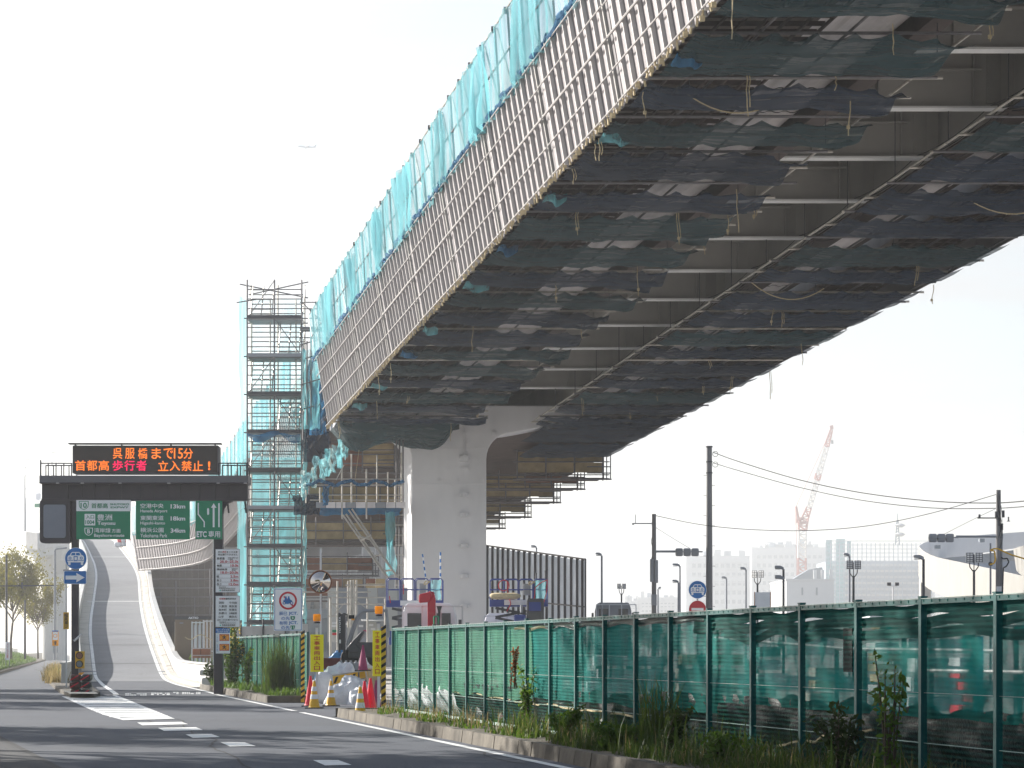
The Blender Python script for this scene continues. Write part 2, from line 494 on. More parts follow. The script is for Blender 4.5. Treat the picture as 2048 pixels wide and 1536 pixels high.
M['glass'] = mat('dark_window_glass', (0.03, 0.035, 0.045), rough=.08, var=.1, scale=2, spec=.6)
M['mirror'] = mat('mirror_face', (0.62, 0.55, 0.50), rough=.06, metal=1, var=.03)
M['mirror_rim'] = mat('mirror_rim', (0.32, 0.13, 0.07), rough=.5, var=.1)
M['tarp_blue'] = mat('blue_tarpaulin', (0.03, 0.22, 0.50), rough=.5, var=.25, scale=1.5, bump=.6)
M['tarp_white'] = mat('white_tarpaulin', (0.72, 0.74, 0.78), rough=.5, var=.12, scale=1.5, bump=.5, stain=.15)
M['maroon'] = mat('maroon_steel', (0.16, 0.025, 0.025), rough=.6, var=.2, scale=3)
M['tan'] = mat('tan_container', (0.23, 0.165, 0.11), rough=.6, var=.1, scale=1.2, stain=.2)
M['far_white'] = mat('far_building_wall', (0.55, 0.56, 0.57), rough=.8, var=.05, scale=.1)
M['far_window'] = mat('far_window_band', (0.22, 0.25, 0.28), rough=.4, var=.1, scale=.3)
M['far_teal'] = mat('far_scaffold_net', (0.16, 0.42, 0.46), rough=.8, var=.15, scale=.3, alpha=.75)
M['far_grey'] = mat('far_scaffold_grey', (0.30, 0.36, 0.42), rough=.8, var=.2, scale=.3)
M['crane_far'] = mat('far_crane_red', (0.52, 0.20, 0.16), rough=.6, var=.05)
M['crane_white'] = mat('far_crane_white', (0.75, 0.72, 0.68), rough=.6, var=.05)
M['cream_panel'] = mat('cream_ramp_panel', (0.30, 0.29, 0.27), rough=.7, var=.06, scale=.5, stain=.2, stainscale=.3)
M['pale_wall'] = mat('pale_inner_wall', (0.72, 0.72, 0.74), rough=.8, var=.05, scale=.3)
M['translucent'] = mat('translucent_panel', (0.86, 0.86, 0.86), rough=.5, var=.05, scale=.6, transl=.8, alpha=.86, netscale=.5)
M['bark'] = mat('bark', (0.10, 0.075, 0.055), rough=.9, var=.3, scale=6, bump=.6)
def leafmat(name, c, c2, tr=.5):
    m = mat(name, c, col2=c2, rough=.6, scale=1.1, transl=tr)
    return m
M['leaf'] = leafmat('street_tree_leaf', (0.12, 0.12, 0.02), (0.21, 0.18, 0.035), .65)
M['leaf_dark'] = leafmat('dark_leaf', (0.03, 0.05, 0.012), (0.06, 0.09, 0.02))
M['grass'] = leafmat('verge_grass', (0.035, 0.075, 0.012), (0.10, 0.13, 0.025))
M['weed'] = leafmat('weed_leaf', (0.05, 0.11, 0.012), (0.12, 0.19, 0.02))
M['straw'] = leafmat('dry_grass', (0.20, 0.16, 0.07), (0.30, 0.23, 0.11))
M['flower'] = leafmat('yellow_flower', (0.65, 0.40, 0.01), (0.80, 0.55, 0.02))
M['brown_vine'] = leafmat('withered_vine', (0.16, 0.05, 0.02), (0.25, 0.09, 0.03))
# ------------------------------------------------------------------ ground, road, markings
struct('ground', MB().add([(-2500, -60, -.03), (2500, -60, -.03), (2500, 3000, -.03), (-2500, 3000, -.03)], [(0, 1, 2, 3)]), M['gravel'])

def xl(Y): return -5.0 - 0.157 * Y            # left kerb line
ys = [-40, 0, 30, 60, 90, 105, 130, 172, 300, 500, 760]
mb = MB()
def road_r(Y): return 7.42 - 0.18455 * Y if Y <= 105 else -0.133 * Y + 7.42 - 0.18455 * 105 + 0.133 * 105 + (Y - 105) * .0
def strip(mb, fl, fr, ys, z):
    vs = []; 
    for y in ys: vs += [(fl(y), y, z if not callable(z) else z(y)), (fr(y), y, z if not callable(z) else z(y))]
    return mb.add(vs, [(2 * i, 2 * i + 1, 2 * i + 3, 2 * i + 2) for i in range(len(ys) - 1)])
struct('road', strip(MB(), xl, road_r, ys, 0.0), M['asphalt'])
struct('yard_entrance', MB().add([lane(7.40, 62.2, .002), lane(13, 62.2, .002), lane(13, 78, .002), lane(7.40, 78, .002)], [(0, 1, 2, 3)]), M['asphalt'])
# older, darker asphalt in the near left corner, with its sealed joint
a, b = gd(-40, 1452), gd(170, 1560)
dv = (b - a).normalized()
struct('asphalt_patch', MB().add([a - dv * 30 + V(0, 0, .004), b + dv * 25 + V(0, 0, .004), b + dv * 25 + V(-18, 0, .004), a - dv * 30 + V(-18, 0, .004)], [(3, 2, 1, 0)]), M['asphalt_dark'])
pn = V(dv.y, -dv.x, 0)
struct('tar_joint', MB().add([a - dv * 30 + V(0, 0, .008), b + dv * 25 + V(0, 0, .008), b + dv * 25 + pn * .09 + V(0, 0, .008), a - dv * 30 + pn * .09 + V(0, 0, .008)], [(0, 3, 2, 1)][::1]), M['rubber'])

def quadpx(mb, pts, z=.006):
    return mb.add([gd(x, y, 0) + V(0, 0, z) for x, y in pts], [tuple(range(len(pts)))])
# right edge line (D = 7.12), runs on into the ramp
mb = MB(); strip(mb, lambda y: 7.05 - .18455 * y, lambda y: 7.20 - .18455 * y, [20, 40, 66], .006)
struct('edge_line', mb, M['paint'])
mb = MB(); strip(mb, lambda y: 7.05 - .18455 * y, lambda y: 7.20 - .18455 * y, [67.5, 80, 92], .006)
struct('edge_line', mb, M['paint'])
# hatched nose between the lanes
def z2(x, y): return (x / 3.37, 1080 + y / 3.37)
HL = [z2(415, 1055), z2(600, 1140), z2(700, 1180), z2(830, 1216)]
HR = [z2(785, 1046), z2(985, 1128), z2(1085, 1168), z2(1178, 1206)]
def on(poly, y):
    for (x0, y0), (x1, y1) in zip(poly[:-1], poly[1:]):
        if y0 <= y <= y1 or (x1, y1) == poly[-1]: return x0 + (x1 - x0) * (y - y0) / (y1 - y0)
mb = MB()
for poly, s in ((HL, 1), (HR, -1)):
    for (x0, y0), (x1, y1) in zip(poly[:-1], poly[1:]):
        w0, w1 = (y0 - HOR) * .10, (y1 - HOR) * .10
        quadpx(mb, [(x0, y0), (x0 + s * w0, y0), (x1 + s * w1, y1), (x1, y1)] if s < 0 else [(x0, y0), (x1, y1), (x1 + w1, y1), (x0 + w0, y0)])
struct('hatching_outline', mb, M['paint'])
for y0, h in ((1394.6, 1.6), (1397.8, 1.8), (1401.2, 1.9), (1404.6, 2.0), (1408.0, 2.1), (1411.6, 2.3), (1415.4, 2.5), (1419.4, 2.7), (1423.6, 3.0), (1428.2, 3.2), (1432.8, 3.4)):
    xa, xb = on(HL, y0), on(HR, y0); 
    quadpx(mb := MB(), [(xa, y0 - h * .5 - .6), (xa + 1.5, y0 + h * .5), (xb, y0 + h * .5 + .8), (xb - 2, y0 - h * .5)], .005)
    struct('hatching_bar', mb, M['paint'])
mb = MB(); quadpx(mb, [z2(805, 1201), z2(845, 1217), z2(1180, 1208), z2(1130, 1193)], .010); struct('hatching_bar', mb, M['paint'])
for q in ([(925, 1232), (960, 1251), (1268, 1243), (1225, 1227)], [(1065, 1268), (1105, 1289), (1368, 1283), (1320, 1263)],
          [(1250, 1312), (1300, 1336), (1482, 1330), (1425, 1309)], [(1487, 1366), (1550, 1394), (1725, 1391), (1650, 1366)],
          [(2120, 1436), (2200, 1472), (2380, 1468), (2290, 1436)]):
    if q[0][0] > 2000: q = [(x - 360 + 0, y + 40) for x, y in q]; q = [(q[0][0] + 350, q[0][1] + 10), (q[1][0] + 350, q[1][1] + 10), (q[2][0] + 350, q[2][1] + 10), (q[3][0] + 350, q[3][1] + 10)]
    mb = MB(); quadpx(mb, [z2(*p) for p in q]); struct('lane_dash', mb, M['paint'])
# sealed cracks wandering along the lanes
for k, (x, y0, y1, sl) in enumerate(((-3.2, 34, 62, -.16), (-6.5, 52, 88, -.2), (.2, 36, 50, -.15), (-13.5, 70, 96, -.17))):
    mb = MB(); pts = []
    for i in range(int((y1 - y0) / .8)):
        y = y0 + .8 * i; pts.append(V(x + sl * (y - y0) + .35 * noise.noise(V(y * .25, k * 7, 0)) + .07 * noise.noise(V(y * 1.7, k, 2)), y, .0045))
    for a, b in zip(pts[:-1], pts[1:]): mb.add([a - V(.018, 0, 0), a + V(.018, 0, 0), b + V(.018, 0, 0), b - V(.018, 0, 0)], [(0, 1, 2, 3)])
    struct('road_crack', mb, M['rubber'])
# worn word painted across the mouth of the ramp: three groups of strokes
for (x0, x1, yc) in ((250, 290, 1388.5), (302, 338, 1387.5), (346, 398, 1385.8)):
    mb = MB(); x = x0
    while x < x1:
        wd = rnd.uniform(2, 7)
        for dy in (-1.4, 1.2):
            if rnd.random() < .75: quadpx(mb, [(x, yc + dy), (x + .6, yc + dy + 1.5), (x + wd + .6, yc + dy + 1.5), (x + wd, yc + dy)])
        x += wd + rnd.uniform(.3, 1.6)
    struct('road_lettering', mb, M['paint'])

# ------------------------------------------------------------------ the ramp
ROWS = [(92, 233, 434.6, 0), (115, 207.7, 362, 0), (130, 199, 338, 0), (146, 190, 322.5, .20), (158, 184.5, 306, 1.30), (170, 180.8, 294, 2.43),
        (185, 182, 286, 3.62), (208, 187.5, 280, 5.36), (226, 192.5, 277, 7.3), (250, 190, 267, 9.1), (275, 182, 252, 10.9), (300, 174, 238.5, 12.7), (322, 166, 226, 14.3), (350, 156, 210, 15.6)]
def interp(y, k):
    n = len(ROWS)
    for i in range(n - 1):
        if y <= ROWS[i + 1][0] or i == n - 2: break
    def sl(j):
        a, b = max(0, j - 1), min(n - 1, j + 1)
        return (ROWS[b][k] - ROWS[a][k]) / (ROWS[b][0] - ROWS[a][0])
    y0, y1 = ROWS[i][0], ROWS[i + 1][0]; h = y1 - y0; t = (y - y0) / h
    t2, t3 = t * t, t * t * t
    return (2 * t3 - 3 * t2 + 1) * ROWS[i][k] + (t3 - 2 * t2 + t) * h * sl(i) + (-2 * t3 + 3 * t2) * ROWS[i + 1][k] + (t3 - t2) * h * sl(i + 1)
def rz(y): return max(0.0, interp(y, 3)) if y > 132 else 0.0
def rL(y): return (interp(y, 1) - 1024) / F * y
def rR(y): return (interp(y, 2) - 1024) / F * y
def wL(y):
    if y < 113: return (133 - 1024) / F * 113
    b = rL(y) - .75
    if y >= 146: return b
    t = (y - 113) / 33.0
    return ((133 - 1024) / F * 113) * (1 - t) + (rL(146) - .75) * t
def wR(y):
    if y <= 110: return (436 - 1024) / F * 110
    t = min(1, (y - 110) / 38.0)
    return rR(y) + .95 - .25 * t
YR = list(range(113, 352, 3))
struct('ramp_road', strip(MB(), lambda y: wL(y), lambda y: wR(y), [132 + i * 2.5 for i in range(88)], lambda y: rz(y) + .006), M['asphalt_ramp'])
for f, nm in ((rL, 'ramp_edge_line'), (rR, 'ramp_edge_line')):
    struct(nm, strip(MB(), lambda y: f(y) - .09, lambda y: f(y) + .09, [92 + i * 2 for i in range(129)], lambda y: rz(y) + .012), M['paint'])
struct('ramp_shoulder', strip(MB(), lambda y: rR(y) + .12, lambda y: wR(y), [110 + i * 2 for i in range(120)], lambda y: rz(y) + .010), M['concrete'])
struct('ramp_shoulder', strip(MB(), lambda y: wL(y), lambda y: rL(y) - .12, [130 + i * 2 for i in range(110)], lambda y: rz(y) + .010), M['concrete'])
for y in (152.5, 163, 205, 272):
    struct('ramp_joint_line', strip(MB(), lambda t: wL(t) + .3, lambda t: wR(t) - .3, [y, y + (.5 if y > 200 else .12)], lambda t: rz(t) + .016), M['paint'] if y > 200 else M['rubber'])
# retaining body below the deck
mb = MB()
for y0, y1 in zip(YR[:-1], YR[1:]):
    def ring(y): 
        z = rz(y) - .05
        return [(wL(y) - .30, y, -.03), (wR(y) + .30, y, -.03), (wR(y) + .30, y, z), (wL(y) - .30, y, z)]
    if y1 > 140:
        a, b = ring(y0), ring(y1); mb.add(a + b, [(0, 4, 7, 3), (1, 2, 6, 5), (3, 7, 6, 2)])
struct('ramp_retaining_wall', mb, M['concrete_far'])
# parapets, cast in lengths
def parapet(wf, side, y_start, label, h0, matn):
    root = empty('ramp_parapet', (wf(y_start), y_start, 0), label, 'parapet')
    y = y_start
    while y < 345:
        step = 2.2 if y < 150 else 4.5
        y1 = min(346, y + step - .03)
        za, zb = rz(y), rz(y1); g = .0
        base = -.02 if y < 135 else -.4
        xa, xb = wf(y), wf(y1)
        o = root.location
        bot = [V(xa, y, za + base), V(xa + side * .24, y, za + base), V(xb + side * .24, y1, zb + base), V(xb, y1, zb + base)]
        top = [V(xa + side * .04, y, za + h0), V(xa + side * .22, y, za + h0), V(xb + side * .22, y1, zb + h0), V(xb + side * .04, y1, zb + h0)]
        mb = MB().hexa([q - o for q in bot], [q - o for q in top])
        mb.build('wall_panel', M[matn], root, bevel=.015)
        cap = MB().hexa([V(xa - side * .02, y, za + h0) - o + V(0, 0, .002), V(xa + side * .28, y, za + h0) - o + V(0, 0, .002), V(xb + side * .28, y1, zb + h0) - o + V(0, 0, .002), V(xb - side * .02, y1, zb + h0) - o + V(0, 0, .002)],
                        [V(xa - side * .02, y, za + h0 + .07) - o, V(xa + side * .28, y, za + h0 + .07) - o, V(xb + side * .28, y1, zb + h0 + .07) - o, V(xb - side * .02, y1, zb + h0 + .07) - o])
        cap.build('coping', M[matn], root)
        y += step
    return root
parapet(wR, 1, 110.3, 'long white panelled parapet on the right of the ramp, next to the works', .90, 'barrier')
parapet(wL, -1, 113.2, 'pale concrete parapet on the left of the ramp, between ramp and lower road', .92, 'concrete_far')
# kerb blocks laid at the foot of the right parapet
kb = empty('ramp_kerb', (0, 0, 0), 'pale sloping kerb blocks at the foot of the white ramp parapet', 'kerb')
y = 106.5; i = 0
while y < 330:
    ln = 1.9 if y < 150 else 5.6
    a, b = y, y + ln - .25
    mb = MB().hexa([V(wR(a) - .42, a, rz(a)), V(wR(a) - .02, a, rz(a)), V(wR(b) - .02, b, rz(b)), V(wR(b) - .42, b, rz(b))],
                   [V(wR(a) - .30, a, rz(a) + .13), V(wR(a) - .02, a, rz(a) + .16), V(wR(b) - .02, b, rz(b) + .16), V(wR(b) - .30, b, rz(b) + .13)])
    mb.build('kerb_block', M['concrete'], kb); y += ln

# ------------------------------------------------------------------ kerbs and verges beside the fence
kme = MB().hexa([(-.0, 0, -.03), (.17, 0, -.03), (.17, .985, -.03), (0, .985, -.03)], [(.03, 0, .20), (.17, 0, .20), (.17, .985, .20), (.03, .985, .20)]).mesh('kerb_block', M['kerb'])
ang = math.atan(.18455)
for (ya, yb, lb) in ((29.0, 61.6, 'weathered concrete kerb in front of the near green fence'), (78.2, 105.5, 'weathered concrete kerb in front of the far green fence, beyond the site entrance')):
    k = empty('kerb', lane(7.42, ya), lb, 'kerb')
    n = int((yb - ya) / (1.0 * math.cos(ang)))
    for i in range(n):
        o = link('kerb_block', kme, k)
        o.location = lane(7.42, ya + i * 1.0 * math.cos(ang)) - lane(7.42, ya) + V(rnd.uniform(-.004, .004), 0, rnd.uniform(-.005, .003))
        o.rotation_euler = (0, 0, ang + rnd.uniform(-.006, .006))
    mb = MB()
    N = 60
    def vf(u, v):
        y = ya + (yb - ya) * v; d = 7.56 + 1.7 * u
        return lane(d, y, .17 + (.06 * noise.noise(V(d * 1.3, y * .8, 0)) if 0 < u < 1 else 0) - (.0 if u < 1 else .22))
    mb.grid(vf, 6, N * 2)
    struct('verge', mb, M['soil'])
# end pieces of the kerb at the entrance
mb = MB().slab([tuple(lane(7.42, 61.62)[:2]), tuple(lane(9.0, 61.62)[:2]), tuple(lane(9.0, 61.85)[:2]), tuple(lane(7.45, 61.85)[:2])][::1], -.03, .2)
struct('kerb_end', mb, M['kerb'])
mb = MB().slab([tuple(lane(7.45, 77.98)[:2]), tuple(lane(9.2, 77.98)[:2]), tuple(lane(9.2, 78.2)[:2]), tuple(lane(7.42, 78.2)[:2])], -.03, .2)
struct('kerb_end', mb, M['kerb'])

# splitter island under the gantry post
isl = [(96, 1366), (118, 1385), (141, 1395), (188, 1395), (200, 1393), (180, 1374), (160, 1362), (138, 1352), (120, 1352)]
struct('traffic_island', MB().slab([tuple(gd(x, y)[:2]) for x, y in isl], -.02, .14), M['kerb'])
struct('island_nose', MB().slab([tuple(gd(x, y)[:2]) for x, y in [(126, 1391), (141, 1397), (196, 1397), (188, 1392.5)]], .145, .16), M['concrete'])

# left verge: kerb, grassed bank, footway
mb = MB(); strip(mb, lambda y: xl(y) - .18, lambda y: xl(y), [0, 60, 120, 172, 300, 500, 750], .15)
vs0 = [0, 60, 120, 172, 300, 500, 750]
for a, b in zip(vs0[:-1], vs0[1:]): mb.add([(xl(a), a, 0), (xl(b), b, 0), (xl(b), b, .15), (xl(a), a, .15)], [(0, 1, 2, 3)])
struct('left_kerb', mb, M['kerb'])
mb = MB(); prev = [( .18, .15), (1.2, .35), (2.6, .85), (3.4, .9)]
for (d0, z0), (d1, z1) in zip(prev[:-1], prev[1:]):
    for a, b in zip(vs0[:-1], vs0[1:]): mb.add([(xl(a) - d1, a, z1), (xl(a) - d0, a, z0), (xl(b) - d0, b, z0), (xl(b) - d1, b, z1)], [(0, 1, 2, 3)])
struct('left_verge', mb, M['soil'])
mb = MB(); strip(mb, lambda y: xl(y) - 9.5, lambda y: xl(y) - 3.4, vs0, .9)
struct('footway', mb, M['concrete_far'])
mb = MB(); strip(mb, lambda y: xl(y) - 60, lambda y: xl(y) - 9.5, vs0, .88)
struct('left_lot', mb, M['gravel'])

# ------------------------------------------------------------------ vegetation
def blade(mb, p, h, w, lean, az):
    d = V(math.cos(az), math.sin(az), 0); s = V(-d.y, d.x, 0) * w
    a = p; b = p + d * lean * .35 + V(0, 0, h * .6); c = p + d * lean + V(0, 0, h * (1 - .3 * min(1, lean / max(h, .01))))
    mb.add([a - s, a + s, b + s * .8, b - s * .8, c], [(0, 1, 2, 3), (3, 2, 4)])
def leafquad(mb, p, sz, r):
    n = V(r.gauss(0, 1), r.gauss(0, 1), r.gauss(0, 1)).normalized(); t = n.orthogonal().normalized(); b = n.cross(t)
    a = r.uniform(0, 6.28); t, b = t * math.cos(a) + b * math.sin(a), b * math.cos(a) - t * math.sin(a)
    mb.add([p - t * sz, p + b * sz * .45, p + t * sz, p - b * sz * .45], [(0, 1, 2, 3)])

def tree_meshes(seed, h, cr, nleaf, lsz, leaf, sparse=.5):
    r = random.Random(seed); tb = MB()
    th = h * .32
    pts = [V(0, 0, -.2), V(r.uniform(-.1, .1), r.uniform(-.1, .1), th * .5), V(r.uniform(-.2, .2), 0, th)]
    rad = h * .016
    for a, b, k in zip(pts[:-1], pts[1:], (1, .85)): tb.tube(a, b, rad * k, 8, rad * k * .85)
    tips = []
    for i in range(9):
        az = i * 2.4 + r.uniform(-.3, .3); el = r.uniform(.5, 1.25)
        L_ = h * r.uniform(.35, .6)
        a = pts[-1] + V(0, 0, r.uniform(-.3, h * .15)); cur = a; dr = V(math.cos(az) * math.cos(el), math.sin(az) * math.cos(el), math.sin(el))
        rr = rad * .55
        for k in range(4):
            nx = cur + dr * L_ / 4; tb.tube(cur, nx, rr, 5, rr * .7, cap=False); rr *= .68; cur = nx
            dr = (dr + V(r.uniform(-.25, .25), r.uniform(-.25, .25), r.uniform(-.05, .25))).normalized()
            if k > 0:
                for q in range(3):
                    d2 = (dr + V(r.uniform(-.9, .9), r.uniform(-.9, .9), r.uniform(-.3, .5))).normalized()
                    e = cur + d2 * L_ * r.uniform(.15, .38); tb.tube(cur, e, rr * .5, 4, rr * .2, cap=False); tips.append(e); tips.append((cur + e) / 2)
        tips.append(cur)
    lb = MB()
    wts = [r.uniform(.2, 1) ** 1.5 for _ in tips]; tot = sum(wts)
    for t, wt in zip(tips, wts):
        n = int(nleaf * wt / tot); sp = cr * r.uniform(.16, .30)
        for _ in range(n):
            p = t + V(r.gauss(0, sp * .55), r.gauss(0, sp * .55), r.gauss(0, sp * .42))
            leafquad(lb, p, lsz * r.uniform(.6, 1.3), r)
    return tb.mesh('trunk', M['bark']), lb.mesh('crown', M[leaf])
TM = [tree_meshes(s, 9.0, 4.0, 7500, .15, 'leaf') for s in (11, 12, 13)]
def tree(k, p, sc_, label, group=None, meshes=None, rz_=0, name='street_tree', squash=1.0):
    tm, lm = (meshes or TM)[k]
    e = empty(name, p, label, 'tree', group, rz_)
    for n_, me in (('trunk', tm), ('crown', lm)):
        o = link(n_, me, e); o.scale = (sc_ * squash, sc_ * squash, sc_)
    return e
G = 'street trees on the left verge'
tree(0, V((22 - 1024) / F * 240, 240, .85), 1.05, 'airy yellow-green street tree at the left edge of the picture, behind the small roadside sign', G, rz_=.4, squash=.8)
tree(1, V((76 - 1024) / F * 260, 260, .85), .88, 'smaller yellow-green street tree between the utility mast and the ramp', G, rz_=2.1, squash=.7)
tree(2, V((-48 - 1024) / F * 210, 210, .85), .95, 'street tree cut off by the left edge of the picture', G, rz_=1.0, squash=.8)
for i, y in enumerate((18, 26, 34, 42, 50, 59, 86, 99, 112)):
    tree(i % 3, V(xl(y) - rnd.uniform(3.8, 4.6) - (2.2 if y > 30 else 0), y, .85), rnd.uniform(1.45, 1.55) if y < 52 else 1.05, 'street tree on the left verge, outside the picture, shading the road', G, rz_=i * 1.3)

def scatter_grass(name, fn, n, h0, h1, matn, label, seed, parent=None, wd=.008):
    r = random.Random(seed); mb = MB()
    for _ in range(n):
        p = fn(r)
        if p is None: continue
        blade(mb, p, r.uniform(h0, h1) * r.uniform(.5, 1), wd * r.uniform(.6, 1.4), r.uniform(.02, h1 * .6), r.uniform(0, 6.28))
    o = mb.build(name, M[matn], parent)
    return tag(o, label, 'grass', kind='stuff')
def clumped(r, y):
    return noise.noise(V(y * .55, 3.1, 0)) * .5 + .5
def vergepos(y0, y1, d0, d1, thr=.35, z=.17):
    def f(r):
        y = y0 + (y1 - y0) * r.random() ** 1.4; d = r.uniform(d0, d1)
        if noise.noise(V(d * 1.1, y * .6, 5)) * .5 + .5 < thr + r.uniform(-.12, .12): return None
        return lane(d, y, z)
    return f
scatter_grass('verge_grass', vergepos(24, 40, 7.75, 8.9, .3), 8000, .08, .30, 'grass', 'long dark grass along the foot of the near fence', 3, wd=.007)
scatter_grass('verge_grass', vergepos(26, 44, 7.7, 8.9, .46), 2200, .25, .70, 'grass', 'tall rank grass growing through the near end of the fence', 4, wd=.009)
scatter_grass('verge_weeds', vergepos(40, 61, 7.75, 8.9, .56), 5200, .05, .20, 'weed', 'low bright weeds between kerb and fence', 5, wd=.014)
scatter_grass('dry_grass', vergepos(25, 60, 7.7, 9.1, .5), 2500, .2, .6, 'straw', 'dry straw-coloured grass stalks along the fence', 6, wd=.005)
scatter_grass('verge_weeds', vergepos(78.5, 104, 7.75, 9.0, .42), 5000, .08, .4, 'weed', 'weeds along the far fence beyond the site entrance', 7, wd=.016)
scatter_grass('bank_grass', lambda r: (lambda y, d: V(xl(y) - d, y, .15 + max(0, min(.7, (d - .4) * .32))))(r.uniform(130, 330), r.uniform(.3, 3.2)), 16000, .2, .7, 'weed', 'green grass and low shrubs on the left roadside bank', 8, wd=.05)
scatter_grass('island_weeds', lambda r: gd(r.uniform(99, 126), r.uniform(1352, 1372)) + V(r.gauss(0, .15), 0, .1), 2600, .3, 1.0, 'straw', 'dry yellow weeds on the traffic island left of the gantry post', 9, wd=.02)
scatter_grass('island_weeds', lambda r: gd(r.uniform(100, 128), r.uniform(1355, 1370)) + V(0, 0, .1), 1500, .3, .8, 'weed', 'green weeds on the traffic island left of the gantry post', 10, wd=.02)

def leafy(name, p, h, rad, n, lsz, matn, label, cat='bush', seed=1, stems=7, flower=None, grp=None):
    r = random.Random(seed); e = empty(name, p, label, cat, grp)
    sb = MB(); lb = MB(); fb = MB()
    for i in range(stems):
        az = r.uniform(0, 6.28); top = V(math.cos(az) * rad * r.uniform(.2, 1), math.sin(az) * rad * r.uniform(.2, 1), h * r.uniform(.6, 1))
        a = V(r.uniform(-.08, .08), r.uniform(-.08, .08), 0); mid = a * .5 + top * .5 + V(0, 0, h * .12)
        sb.tube(a, mid, .012, 4, .009, cap=False).tube(mid, top, .009, 4, .004, cap=False)
        for k in range(n // stems):
            t = r.random() ** .7; q = (a * (1 - t) * (1 - t) + mid * 2 * t * (1 - t) + top * t * t) + V(r.gauss(0, rad * .16), r.gauss(0, rad * .16), r.gauss(0, h * .04))
            q.z = max(.02, q.z)
            if flower and t > .75 and r.random() < .4: leafquad(fb, q, lsz * .6, r)
            else: leafquad(lb, q, lsz * r.uniform(.5, 1.2), r)
    sb.build('stems', M['bark'], e); lb.build('leaves', M[matn], e)
    if flower: fb.build('flowers', M[flower], e)
    return e
leafy('bush', lane(8.15, 98.5, .15), 2.3, .55, 1700, .09, 'weed', 'tall bush with yellow flowers at the far end of the green fence', seed=2, flower='flower', stems=12)
leafy('bush', lane(8.0, 104.3, .1), 1.0, .40, 800, .09, 'leaf_dark', 'low dark bush beside the end of the white parapet', seed=3)
leafy('bush', lane(8.2, 92.5, .15), 1.5, .35, 500, .08, 'weed', 'thin green shrub against the far fence, right of the flowering bush', seed=4)
leafy('weed_plant', lane(8.5, 44.7, .17), 1.05, .20, 380, .05, 'weed', 'bright green leafy weed climbing the near fence below the withered vine', 'plant', seed=5)
leafy('vine', lane(8.52, 45.9, .85), .9, .08, 260, .035, 'brown_vine', 'withered brown vine hanging on the near green fence', 'plant', seed=6, stems=3)
for i, (d, y, hh, rr, nn, m_) in enumerate(((8.0, 39.3, .55, .35, 700, 'weed'), (7.95, 36.0, .42, .45, 900, 'weed'), (8.1, 33.6, .6, .35, 700, 'leaf_dark'), (8.0, 30.5, .45, .4, 700, 'weed'), (8.3, 27.2, .8, .3, 600, 'leaf_dark'), (8.25, 25.6, 1.4, .2, 300, 'weed'))):
    leafy('weed_plant', lane(d, y, .17), hh, rr, nn, .045, m_, ['broad low green weed nearest the brown vine', 'spreading bright weed on the kerb edge below the fence', 'dark leafy weed under the wavy edge of the shade net', 'low bright weed in the near grass, in front of the black sacks',
        'dark weed among the long grass near the right edge', 'tall thin weed stem in front of the bright stack at the right'][i], 'plant', seed=20 + i, grp='weeds along the near fence')
# feathery tall grass against the far fence near the entrance
r_ = random.Random(5); mb = MB()
for _ in range(520):
    blade(mb, V(r_.gauss(0, .20), r_.gauss(0, .18), 0), r_.uniform(.6, 2.0), .012, r_.uniform(.1, .8), r_.uniform(0, 6.28))
o = mb.build('tall_grass', M['grass']); o.location = lane(8.15, 81.3, .15)
tag(o, 'tall dark clump of feathery grass against the far fence, just left of the entrance sign', 'grass')
mb = MB()
for _ in range(130):
    blade(mb, V(r_.gauss(0, .14), r_.gauss(0, .12), 0), r_.uniform(.4, 1.2), .008, r_.uniform(.1, .6), r_.uniform(0, 6.28))
o = mb.build('tall_grass', M['grass']); o.location = lane(8.35, 35.2, .17)
tag(o, 'tall arching grass clump standing higher than the weeds along the near fence', 'grass')
mb = MB()
for _ in range(500):
    blade(mb, V(r_.gauss(0, .5), r_.gauss(0, .3), 0), r_.uniform(1.2, 2.7), .02, r_.uniform(.1, .7), r_.uniform(0, 6.28))
o = mb.build('pampas_grass', M['straw']); o.location = V((372 - 1024) / F * 158, 158, 0)
tag(o, 'pale feathery grass behind the white parapet, beside the rusty crate', 'grass')
for i, (px, Y) in enumerate(((362, 168), (398, 146), (416, 138))):
    leafy('bush', V((px - 1024) / F * Y, Y, 0), 2.2 if i == 0 else 1.3, .7, 900, .1, 'weed', ['green shrub behind the white parapet, in front of the tan container', 'low green shrub left of the gantry post behind the parapet', 'low green shrub at the foot of the right gantry post'][i], seed=40 + i)
# trees in the distance beyond the yard
TF = [tree_meshes(31, 8.0, 5.0, 3500, .35, 'leaf_dark')]
for i, (px, Y, s) in enumerate(((1298, 820, 1.2), (1318, 840, 1.05), (1338, 830, 1.0), (1430, 860, 1.1), (1446, 880, 1.2), (1462, 860, 1.0), (1815, 230, .42))):
    tree(0, V((px - 1024) / F * Y, Y, -1.5), s, ['distant hazy tree left of the lamp cluster', 'distant hazy tree between two lamp posts', 'distant hazy tree left of the round blue sign', 'distant tree just right of the big concrete pole',
         'middle one of the three distant trees right of the concrete pole', 'rightmost of the three distant trees right of the concrete pole', 'small green treetop behind the fence rail, below the floodlights'][i], 'distant trees', TF, rz_=i, name='distant_tree')
